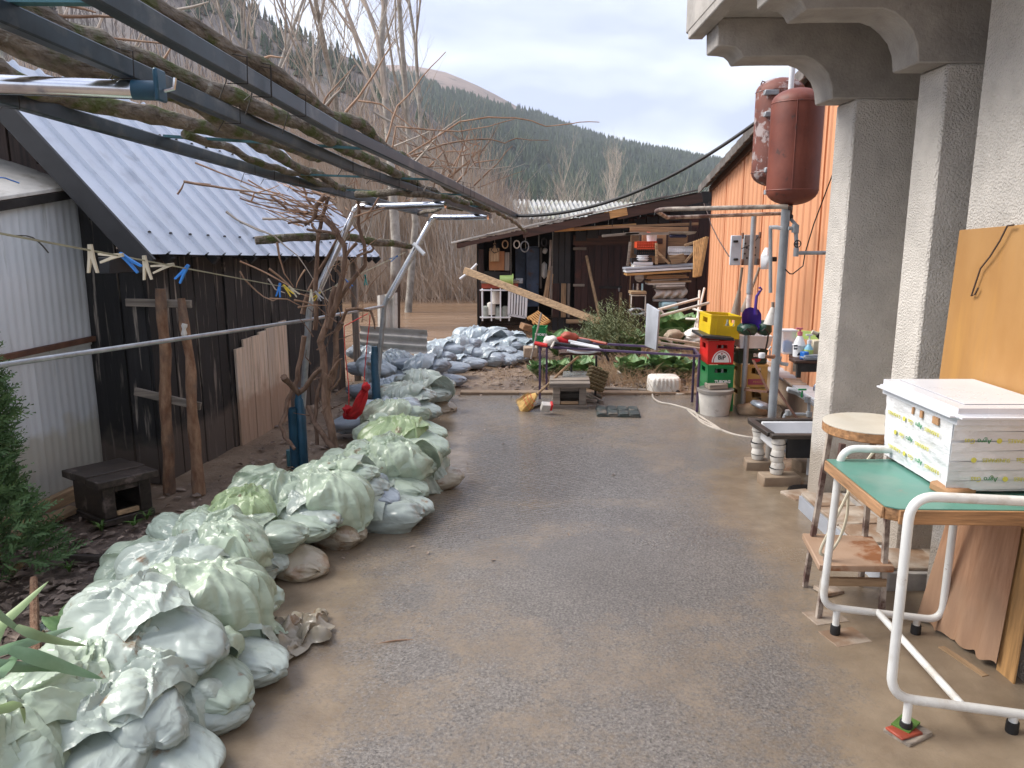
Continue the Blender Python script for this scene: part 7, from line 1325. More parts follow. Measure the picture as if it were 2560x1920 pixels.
# --- right-hand shelves
Y = 12.9
sh2 = thing('timber_rack', 'timber rack stuffed with boards beside the brown door', 'rack', p(q('i', 1200, 1650), Y))
bxp('i', 735, 590, 775, 1750, Y+.3, .06, 'upright', 'board_brown', sh2); bxp('i', 1540, 400, 1580, 1750, Y+.3, .06, 'upright', 'brown_wood_v', sh2); bxp('i', 745, 485, 1555, 560, Y+.25, .03, 'back_board', 'board_brown', sh2); bxp('i', 740, 600, 1545, 1000, Y+.32, .02, 'back_board', 'board_brown', sh2)
for k, (x0, y0, x1, y1, mt) in enumerate(((660,1040,1670,1075,'slate_top'),(670,1085,1630,1105,'white_plastic'),(680,1120,1560,1155,'honey_wood'))): MB().beam(p(q('i', x0, (y0+y1)/2), Y-.05), p(q('i', x1, (y0+y1)/2-55), Y-.05), .35, .035).build('shelf_plank', mt, sh2, bev=.004)
for k, (x0, x1, y) in enumerate(((960,1500,1160),(955,1535,1185),(1020,1390,1215),(970,1565,1240),(980,1485,1265),(1085,1480,1295),(1085,1475,1320))): MB().beam(p(q('i', x0, y), Y), p(q('i', x1, y-12), Y), .3, .028).build('stacked_board', ('raw_wood_h','board_brown','grey_wood','raw_wood_h','dirty_white','dirty_white','grey_wood')[k], label=['top plank','brown second plank','short grey third plank','wide fourth plank','pale fifth plank','pale sixth plank','lowest grey plank'][k]+' of the board stack under the rack shelf', cat='board', group='boards stacked under the rack')
tp_ = MB().grid(lambda u, v: p(q('i', 1075+430*u+20*math.sin(v*5), 1345+130*v-60*u*(1-v)*.6), Y-.05)+V((0, -.10*math.sin(math.pi*v)+.03*math.sin(u*23+v*3)*(.3+v), 0)), 24, 10).build('tarp', 'tarp', label='crumpled pale tarpaulin stuffed under the board stack', cat='tarpaulin', smooth=60)
sb('grey pipe section lying below the tarpaulin', 'grey_pipe', 'pipe', 'i', 1070, 1480, 1545, 1515, Y-.1, .1, 'galv_paint'); sb('pale blue plastic basin below the grey pipe', 'blue_basin', 'basin', 'i', 1185, 1525, 1420, 1630, Y-.2, .3, 'pastel_blue', None, .03)
sb('panelled cabinet door standing behind the red basket', 'cabinet_door', 'door', 'i', 870, 575, 1280, 1000, Y+.2, .03, 'brown_wood_v'); sb('light chipboard panel fixed to the cabinet door', 'chipboard_panel', 'panel', 'i', 900, 590, 1250, 985, Y+.17, .02, 'cardboard'); sb('small dark opening plate on the chipboard panel', 'opening_plate', 'plate', 'i', 1115, 640, 1200, 715, Y+.15, .02, 'brown_wood_v'); sb('orange scrap of card above the white bucket', 'orange_card', 'card', 'i', 975, 560, 1100, 615, Y+.1, .02, 'basket_red', (0, .2, 0))
def slat_crate(lab, name, c, x0, y0, x1, y1, Y, d_, mt, nx, nz):
    a, b = p(q(c, x0, y1), Y), p(q(c, x1, y0), Y); root = thing(name, lab, 'crate', ((a.x+b.x)/2, Y+d_/2, a.z)); mb = MB(); W_, H_ = b.x-a.x, b.z-a.z
    for i in range(nx+1): x = a.x+W_*i/nx; mb.box((x, Y, (a.z+b.z)/2), (.022, .02, H_))
    for j in range(nz+1): z = a.z+H_*j/nz; mb.box(((a.x+b.x)/2, Y+.002, z), (W_+.02, .024, .022 if j else .04))
    mb.build('front_grid', mt, root); MB().box(((a.x+b.x)/2, Y+d_/2, a.z+.01), (W_, d_, .02)).box((a.x, Y+d_/2, (a.z+b.z)/2), (.02, d_-.03, H_)).box((b.x, Y+d_/2, (a.z+b.z)/2), (.02, d_-.03, H_)).box(((a.x+b.x)/2, Y+d_, (a.z+b.z)/2), (W_, .02, H_)).build('shell', mt, root); return root
slat_crate('red plastic basket with square holes on the timber rack', 'red_basket', 'i', 850, 690, 1110, 775, Y-.15, .3, 'basket_red', 8, 2); slat_crate('dark plastic crate under the red basket', 'dark_crate', 'i', 845, 785, 1110, 865, Y-.12, .3, 'black_plastic', 9, 2); sb('dark red board inside the dark crate', 'dark_red_board', 'board', 'i', 870, 795, 1085, 860, Y-.08, .02, 'red_paint')
slat_crate('white vented plastic grille on its side on the rack', 'white_grille', 'i', 1290, 760, 1605, 850, Y-.1, .1, 'white_plastic', 10, 1)
c_ = p(q('i', 1045, 695), Y-.05); bk = thing('small_white_bucket', 'small white bucket standing in the red basket', 'bucket', c_); MB().lathe([(.075, 0), (.09, .14), (.095, .145), (.09, .15), (.07, .03), (0, .03)], c_, 18).build('body', 'white_plastic', bk)
for k, (y, w2) in enumerate(((880,.10),(905,.105),(930,.11))): c_ = p(q('i', 920, y+25), Y-.1); MB().lathe([(w2*.7, 0), (w2, .03), (w2*.95, .035), (0, .03)], c_, 18).build('plastic_bowl', 'white_plastic', label=['top','middle','bottom'][k]+' white bowl of the stack on the rack', cat='bowl', group='stacked white bowls')
slat_crate('black vented fruit crate holding the white bowls', 'fruit_crate', 'i', 780, 920, 1040, 975, Y-.13, .3, 'black_plastic', 12, 1)
sb('upper white flat tray on the rack shelf', 'white_tray', 'tray', 'i', 795, 968, 1065, 1010, Y-.15, .3, 'white_plastic'); sb('lower cream flat tray on the rack shelf', 'cream_tray', 'tray', 'i', 800, 1015, 1072, 1052, Y-.16, .3, 'dirty_white')
for k, (x0, y0, x1, y1) in enumerate(((1285,890,1480,935),(1300,945,1490,985))): MB().beam(p(q('i', x0, y0+25), Y-.1), p(q('i', x1, y0-10), Y-.1), .2, .07).build('box_slat', 'raw_wood_h', label=['upper','lower'][k]+' slat of the pale wooden fruit box on the rack', cat='slat', bev=.004)
bd = thing('board_bundle', 'bundle of honey-coloured boards leaning upright against the orange wall', 'boards', p(q('i', 1720, 1170), 12.3))
for k in range(6): MB().beam(p(q('i', 1650+k*32, 620+(5-k)*12), 12.4), p(q('i', 1640+k*14, 1180-k*4), 12.2), .055, .03, up=(0, 1, 0)).build('board', 'honey_wood_v', bd, bev=.003)
for k, (a, b) in enumerate((((1500,740),(1770,655)), ((1505,975),(1650,810)), ((1110,705),(1115,1000)), ((1125,830),(1290,990)), ((360,610),(870,565)), ((680,580),(1290,575)), ((750,690),(715,1020)))): MB().beam(p(q('i', *a), Y-.2), p(q('i', *b), Y-.2), .03, .04).build('loose_batten', 'raw_wood_h' if k < 4 else 'grey_wood', bev=.003, label=['batten slanting up to the honey boards', 'diagonal batten below the white grille', 'upright batten by the red basket', 'diagonal brace across the chipboard panel', 'thin batten sticking out over the door', 'flat batten above the white bucket', 'slim leaning strip left of the black crate'][k], cat='batten')
MB().grid(lambda u, v: p(q('i', 1285+385*u, 545+(30+28*math.sin(u*3.1))*v), Y-.1)+V((0, .12*v, 0)), 16, 4).build('ironing_board', 'dirty_white', label='pale ironing board lying flat at the top of the rack', cat='ironing board', smooth=60); sb('navy cloth cover under the ironing board', 'navy_cover', 'cover', 'i', 1300, 590, 1540, 632, Y-.05, .1, 'navy', None, .02)
for k, (x, w2, lab) in enumerate(((790,55,'first rusty tin under the shelf'), (850,40,'second tin of bolts under the shelf'), (915,45,'blue-labelled tin under the shelf'))): c_ = p(q('i', x, 1360), Y-.2); r_ = p(q('i', x+w2*.7, 0), Y-.2).x-c_.x; MB().lathe([(r_, 0), (r_, .11), (0, .11)], c_, 14).build('tin', ('tin_can', 'rust_pipe', 'pastel_blue')[k], label=lab, cat='tin', group='tins on the stool')
c_ = p(q('i', 875, 1180), Y-.2); MB().lathe([(0, -.02), (.075, -.02), (.075, .02), (0, .03)], c_, 18, Matrix.Rotation(math.pi/2, 3, 'X')).build('cable_reel', 'grey_wood', label='round wooden reel hung below the rack shelf', cat='reel')
so2 = thing('shed_stool', 'rough stool with metal legs carrying the tins', 'stool', p(q('i', 860, 1700), Y-.25)); bxp('i', 760, 1375, 978, 1415, Y-.28, .3, 'seat', 'raw_wood_h', so2); bxp('i', 770, 1425, 970, 1440, Y-.27, .28, 'seat_rail', 'pale_tube', so2)
for x in (765, 960): bxp('i', x-10, 1440, x+10, 1720, Y-.26, .03, 'leg', 'pale_tube', so2); bxp('i', x-12, 1440, x+4, 1680, Y, .03, 'leg', 'pale_tube', so2)
fr2 = thing('metal_rack', 'pale tubular folding rack leaning in the corner by the orange wall', 'rack', p(q('j', 1920, 560), 10.5))
for a, b in (((2040,0),(1905,560)), ((1985,30),(1960,480)), ((1915,230),(2035,270)), ((1840,340),(1955,345)), ((1980,470),(2010,300))): MB().tube([p(q('j', *a), 10.8), p(q('j', *b), 10.4)], .016, 8).build('tube', 'pale_tube', fr2)
for k, (x, y, s_, lab) in enumerate(((1960,500,(.14,.1,.06),'pale scrap heap left of the yellow crate'), (1940,560,(.12,.1,.05),'crumpled white scrap below the pale heap'), (1700,520,(.1,.08,.06),'muddy lump beside the large cabbage'))): rock(lab, p(q('j', x, y), 8.2), s_, 41+k, 'dirty_white' if k < 2 else 'mud_block', 'scrap')
c_ = p(q('j', 1290, 260), 12.4); MB().tube(smooth_path([c_+V((.10*math.cos(a)*(1+.03*a), .05*math.cos(a*1.3), .05*math.sin(a))) for a in [i*.6 for i in range(22)]], 3), .014, 6).build('coiled_wire', 'galv', label='coil of pale wire on the ground under the stool', cat='wire')
# ================================================================ SANDBAGS: plastic sacks, shape found by letting the film settle round the sand
def sack_mat(name, col, film, mud):
    mat(name, col, .25, var=.10, scale=4, bump=.55, bscale=16, bdist=.02, spot=((.27,.19,.12), 5, .69-.05*mud, .03), spot2=((.06,.045,.035), 30, .745, .015), rand=.10, rvar=.1, detail=4)
    m = MAT[name]; t = m.node_tree; b = t.nodes['Principled BSDF']
    tc_ = N(t, 'ShaderNodeTexCoord'); nz = N(t, 'ShaderNodeTexNoise'); nz.inputs['Scale'].default_value = 5; nz.inputs['Detail'].default_value = 3; t.links.new(tc_.outputs['Object'], nz.inputs['Vector'])
    wp = N(t, 'ShaderNodeMixRGB'); wp.inputs[0].default_value = .16; t.links.new(tc_.outputs['Object'], wp.inputs[1]); t.links.new(nz.outputs['Color'], wp.inputs[2]); last = None
    for sc_, st_, d_, sh_ in ((9, .30, .010, (.5, 1.3, 1.3)), (24, .30, .004, (.4, 1.2, 1.2))):
        mpp = N(t, 'ShaderNodeMapping'); mpp.inputs['Scale'].default_value = [sc_*x for x in sh_]; t.links.new(wp.outputs[0], mpp.inputs[0]); n0 = N(t, 'ShaderNodeTexNoise'); n0.inputs['Scale'].default_value = 1; n0.inputs['Detail'].default_value = 1; t.links.new(mpp.outputs[0], n0.inputs['Vector'])
        m0 = N(t, 'ShaderNodeMath', operation='SUBTRACT'); m0.inputs[1].default_value = .5; t.links.new(n0.outputs[0], m0.inputs[0]); m1 = N(t, 'ShaderNodeMath', operation='ABSOLUTE'); t.links.new(m0.outputs[0], m1.inputs[0]); m2_ = N(t, 'ShaderNodeMath', operation='MULTIPLY'); m2_.inputs[1].default_value = -5; t.links.new(m1.outputs[0], m2_.inputs[0])
        bp = N(t, 'ShaderNodeBump'); bp.inputs['Strength'].default_value = st_; bp.inputs['Distance'].default_value = d_; t.links.new(m2_.outputs[0], bp.inputs['Height'])
        if last: t.links.new(last, bp.inputs['Normal'])
        last = bp.outputs[0]
    t.links.new(last, b.inputs['Normal'])
    tr = N(t, 'ShaderNodeBsdfTranslucent'); ms = N(t, 'ShaderNodeMixShader'); ms.inputs[0].default_value = film
    t.links.new(b.inputs['Base Color'].links[0].from_socket, tr.inputs[0]); o_ = t.nodes['Material Output']; t.links.new(b.outputs[0], ms.inputs[1]); t.links.new(tr.outputs[0], ms.inputs[2]); t.links.new(ms.outputs[0], o_.inputs[0])
sack_mat('sack_green', (.39,.46,.37), .05, .3); sack_mat('film_green', (.46,.54,.41), .16, .5); sack_mat('sack_grey', (.38,.43,.39), .05, .5); sack_mat('film_grey', (.47,.53,.46), .16, .7)
sack_mat('sack_blue', (.29,.33,.37), .05, .5); sack_mat('film_blue', (.40,.46,.49), .1, .4); sack_mat('film_lime', (.42,.53,.29), .18, .2); sack_mat('sack_mud', (.38,.33,.25), .05, 2.0)
def relax(X, ru, rv, wrap, core, off, steps, grav, fric, stiff, comp=.4, ground=0.002):
    nv, nu = X.shape[:2]; a, b, c_, lump, n_ = core; vel = np.zeros_like(X); ctr = np.array([0, 0, c_])
    def pair(A, B, rest): d = B-A; L = np.sqrt((d*d).sum(-1, keepdims=True))+1e-9; f = 1-rest/L; return d*(np.where(f > 0, f, f*comp)*.5)
    for st_ in range(steps):
        prev = X.copy(); vel *= .9; vel[:, :, 2] -= grav; X = X+np.clip(vel, -.015, .015)
        for it in range(6):
            for s in (0, 1):
                e = (nv-s)//2*2; q_ = pair(X[s:s+e:2], X[s+1:s+e:2], rv); X[s:s+e:2] += q_; X[s+1:s+e:2] -= q_
            for s in (0, 1):
                if wrap:
                    if s: X = np.roll(X, -1, 1)
                    q_ = pair(X[:, 0::2], X[:, 1::2], ru); X[:, 0::2] += q_; X[:, 1::2] -= q_
                    if s: X = np.roll(X, 1, 1)
                else:
                    e = (nu-s)//2*2; q_ = pair(X[:, s:s+e:2], X[:, s+1:s+e:2], ru); X[:, s:s+e:2] += q_; X[:, s+1:s+e:2] -= q_
            q_ = X-ctr; m_ = (np.abs(q_[..., 0])/(a*lump+off))**n_+(np.abs(q_[..., 1])/(b*lump+off))**n_+(np.abs(q_[..., 2])/(c_*lump+off))**n_
            ins = m_ < 1; sc = np.where(ins, np.maximum(m_, .03)**(-1/n_), 1.)[..., None]; X = q_*sc+ctr
            low = X[..., 2] < ground; X[..., 2] = np.maximum(X[..., 2], ground); hit = (ins | low)[..., None]
            X = np.where(hit, X*(1-fric)+(prev*[1, 1, 0]+X*[0, 0, 1])*fric, X)
        Y = X.copy()
        if wrap: Y += stiff*((np.roll(X, 1, 1)+np.roll(X, -1, 1))/2-X)
        else: Y[:, 1:-1] += stiff*((X[:, 2:]+X[:, :-2])/2-X[:, 1:-1])
        Y[1:-1] += stiff*((X[2:]+X[:-2])/2-X[1:-1]); X = Y; vel = X-prev
    return X
CA, CB, CC, CN = .230, .122, .090, 2.3
def crease(P_, sc, seed, st=(1, 1, 1)):                  # crumpled-film relief: creases where neighbouring facets meet
    o_ = V((seed*3.1, seed*1.7, seed*.9)); out_ = []
    for q_ in P_: w_ = V((q_[0]*st[0], q_[1]*st[1], q_[2]*st[2]))*sc+o_; w_ = w_+mn.noise_vector(w_*.6)*.45; out_.append(mn.voronoi(w_)[0][0])
    return np.array(out_)
def ridge(P_, seed, w_=1.9):                              # long sharp creases
    o_ = V((seed*5.3, seed*2.1, seed*1.1)); return np.array([max(0., 1-abs(mn.noise(V(q_)+o_))*w_*2)**1.6 for q_ in P_])
def facet(x, y, cell, seed):                              # flat triangular facets with sharp folds between them
    r = np.random.default_rng(seed); H_ = r.random((48, 48)); a_ = r.uniform(0, 3); X_ = (x*math.cos(a_)-y*math.sin(a_))/cell+20; Y_ = (x*math.sin(a_)+y*math.cos(a_))/cell+20; X_, Y_ = X_+.45*np.sin(Y_*1.3+seed), Y_+.45*np.sin(X_*1.1+2*seed)
    i, j = np.floor(X_).astype(int), np.floor(Y_).astype(int); fx, fy = X_-i, Y_-j; h = lambda p_, q_: H_[(i+p_) % 48, (j+q_) % 48]
    return np.where(fx+fy < 1, h(0,0)+(h(1,0)-h(0,0))*fx+(h(0,1)-h(0,0))*fy, h(1,1)+(h(0,1)-h(1,1))*(1-fx)+(h(1,0)-h(1,1))*(1-fy))
def finish(name, X, wrap, disp, ang=58):
    nv, nu = X.shape[:2]; Xs = X.copy()
    if not wrap:
        for _ in range(14):
            Y = Xs.copy(); Y[:, 1:-1] += .25*(Xs[:, 2:]+Xs[:, :-2]-2*Xs[:, 1:-1]); Y[1:-1] += .25*(Xs[2:]+Xs[:-2]-2*Xs[1:-1]); Xs = Y
        X = X*.35+Xs*.65
    up_ = np.roll(Xs, -1, 1)-np.roll(Xs, 1, 1)
    if not wrap: up_[:, 0] = Xs[:, 1]-Xs[:, 0]; up_[:, -1] = Xs[:, -1]-Xs[:, -2]
    al = np.gradient(Xs, axis=0); nr = np.cross(up_, al); nr /= np.linalg.norm(nr, axis=-1, keepdims=True)+1e-9
    if wrap: sg = np.sign((nr*(X-X.mean((0, 1)))).sum(-1).mean()); nr = nr*sg
    else: nr = nr*np.sign(nr[..., 2].mean())
    X = X+nr*disp.reshape(nv, nu, 1)
    for _ in range(0 if not wrap else 1):
        Y = X.copy(); Y[:, 1:-1] += .06*(X[:, 2:]+X[:, :-2]-2*X[:, 1:-1]); Y[1:-1] += .06*(X[2:]+X[:-2]-2*X[1:-1]); X = Y
    X[..., 2] = np.maximum(X[..., 2], .001 if wrap else -.1)
    i, j = np.meshgrid(np.arange(nv-1), np.arange(nu if wrap else nu-1), indexing='ij'); f = np.stack([i*nu+j, i*nu+(j+1) % nu, (i+1)*nu+(j+1) % nu, (i+1)*nu+j], -1).reshape(-1, 4).tolist()
    if wrap: f += [list(range(nu))[::-1], list(range((nv-1)*nu, nv*nu))]
    me = bpy.data.meshes.new(name); me.from_pydata(X.reshape(-1, 3).tolist(), [], f); me.validate(); me.polygons.foreach_set('use_smooth', [True]*len(me.polygons)); me.set_sharp_from_angle(angle=math.radians(ang)); return me
def body_mesh(seed, plump=1.0, nu=84, nv=64):
    r = np.random.default_rng(seed); ph = r.uniform(0, 6.3, 12); U = np.linspace(0, 2*np.pi, nu, endpoint=False); T = np.cos(np.linspace(np.pi*.985, np.pi*.015, nv)); X = np.zeros((nv, nu, 3))
    for i, t_ in enumerate(T):
        k = max(1-abs(t_)**2.7, 0)**.5; wy = CB*(1.02*k+.16*(1-k)); cu, su = np.cos(U), np.sin(U); sq = .82
        X[i, :, 0] = t_*(CA+.012*np.sin(U*2+ph[1])); X[i, :, 1] = wy*np.sign(cu)*np.abs(cu)**sq*(1+.05*np.sin(t_*4+ph[2])); z = CC*(1+plump*.0)+CC*k*np.sign(su)*np.abs(su)**.9; X[i, :, 2] = np.where(z < CC*.35, z*.6, z)*(1+.10*math.sin(t_*2.6+ph[3]))+.10*CC*np.sin(U+ph[4])*k
    P_ = X.reshape(-1, 3); tt = np.repeat(T, nu); aa = np.tile(U, nv); ed = np.clip(np.abs(tt)-.35, 0, 1)/.65
    d = .016*(.50-crease(P_, 4.0, seed, (.7, 1, 1)))+.016*facet(P_[:, 0], aa*.13, .075, seed)+.006*facet(P_[:, 0], aa*.13, .035, seed+2)
    for k in (9, 14, 22): q_ = aa*k/6.283+.5*np.sin(tt*5+ph[k % 12])+ph[(k+3) % 12]; d += (.0048 if k < 20 else .002)*ed*np.where(tt > 0, 1., .45)*(2*np.abs(np.mod(q_, 1)-.5)*2-1)*(.5+.5*np.sin(aa*2+ph[k % 7]))
    for k in range(16):
        n3 = r.normal(0, 1, 3); n3 /= np.linalg.norm(n3); q_ = P_@n3-r.uniform(-.12, .16)+.008*np.sin(P_[:, 0]*25+ph[k % 12]); le = np.clip(1.4-np.linalg.norm(P_-P_[r.integers(len(P_))], axis=1)/r.uniform(.10, .22), 0, 1); d += r.uniform(.005, .013)*np.maximum(0, 1-np.abs(q_)/r.uniform(.010, .026))*le
    return finish('sack', X, True, d, 48)
def flap_mesh(seed, w=.42, l=.36, ox=.05, oy=0, yaw=0, crump=1.0, n=84, squeeze=.93, stand=0.0, curl=None):
    r = np.random.default_rng(seed); m = int(n*l/w)//2*2; u, v = np.meshgrid(np.linspace(-.5, .5, m), np.linspace(-.5, .5, n), indexing='ij'); X = np.zeros((m, n, 3)); ph = r.uniform(0, 6.3, 24)
    x, y = u*l*squeeze, v*w*squeeze; z = 0*x
    for k in range(7):                                    # seed folds: a few long creases in random directions
        a_ = r.uniform(0, 3.14); wl = r.uniform(.05, .13); q_ = (x*math.cos(a_)+y*math.sin(a_))/wl*6.283+ph[k]+.8*np.sin((y*math.cos(a_)-x*math.sin(a_))*14+ph[k+8]); z = z+r.uniform(.4, 1)*.006*crump*(2*np.abs(np.mod(q_/6.283, 1)-.5)*2-1)
    fan = np.abs(u+.5); y = y*(.78+.26*fan); ca, sa = math.cos(yaw), math.sin(yaw)
    X[..., 0] = ox+x*ca-y*sa; X[..., 1] = oy+x*sa+y*ca; X[..., 2] = 2*CC+.05+z+stand*(u+.5)**1.2*l; X[..., 0] -= stand*.5*(u+.5)*l
    X = relax(X, w/(n-1), l/(m-1), False, (CA, CB, CC, 1.0, CN), .027, 60, .0020, .60, .010, .6, -.10)
    if curl:                                              # a corner of the film left standing up
        for cu_, cv_, h_ in curl: dd_ = np.hypot((u+.5-cu_)*l, (v-cv_)*w); k_ = np.clip(1-dd_/.17, 0, 1)**1.3; X[..., 2] += h_*k_; X[..., 0] += .05*k_*(1 if cu_ < .5 else -1); X[..., 1] -= .05*k_*np.sign(cv_)
    P_ = X.reshape(-1, 3); uu, vv_ = u.ravel()+.5, v.ravel()
    ef = np.clip(np.minimum.reduce([uu, 1-uu, .5-vv_, .5+vv_])*7, 0, 1); gx, gy = (uu-.5)*l, vv_*w; d = crump*(.042*facet(gx, gy, .075, seed)+.024*facet(gx, gy, .045, seed+3)+.008*ridge(np.stack([gx*5, gy*9, 0*gx], 1), seed))
    for k in range(20):                                   # straight folds crossing one another
        a_ = r.uniform(0, 3.14); c0 = r.uniform(-.16, .16); q_ = gx*math.cos(a_)+gy*math.sin(a_)-c0+.012*np.sin(18*(gy*math.cos(a_)-gx*math.sin(a_))+ph[k]); t0 = gy*math.cos(a_)-gx*math.sin(a_); le = np.clip(1.3-np.abs(t0-r.uniform(-.1, .1))/r.uniform(.08, .22), 0, 1)
        wd = r.uniform(.010, .030); sgn = np.where(q_ > 0, 1., r.uniform(.25, 1)); d += crump*r.uniform(.007, .020)*np.maximum(0, 1-np.abs(q_)/(wd*sgn))*le
    return finish('loose_mouth', X, False, np.maximum(d, .0)*(.5+.5*ef)+.003, 32)
BODY = [body_mesh(3), body_mesh(8), body_mesh(15), body_mesh(21)]
FLAP = [flap_mesh(5, .36, .36, .10), flap_mesh(6, .42, .34, .08, .03, .4, 1.1, curl=[(1, .5, .10), (.0, -.5, .08)]), flap_mesh(7, .34, .42, .12, -.03, -.5, 1.0, curl=[(1, -.5, .10), (1, .4, .05)]), flap_mesh(8, .32, .28, .16, .02, .2, 1.0), flap_mesh(17, .44, .36, .06, .03, .8, 1.1, curl=[(.5, .5, .12), (1, -.5, .10)]), flap_mesh(10, .38, .32, .10, 0, .2, 1.2, curl=[(1, 0, .15)]), flap_mesh(12, .30, .32, .18, .0, 0, 1.0), flap_mesh(13, .38, .34, -.02, -.05, 2.2, 1.1, curl=[(1, .1, .12)])]
PROTO = [(BODY[i % 4], FLAP[i]) for i in range(8)]
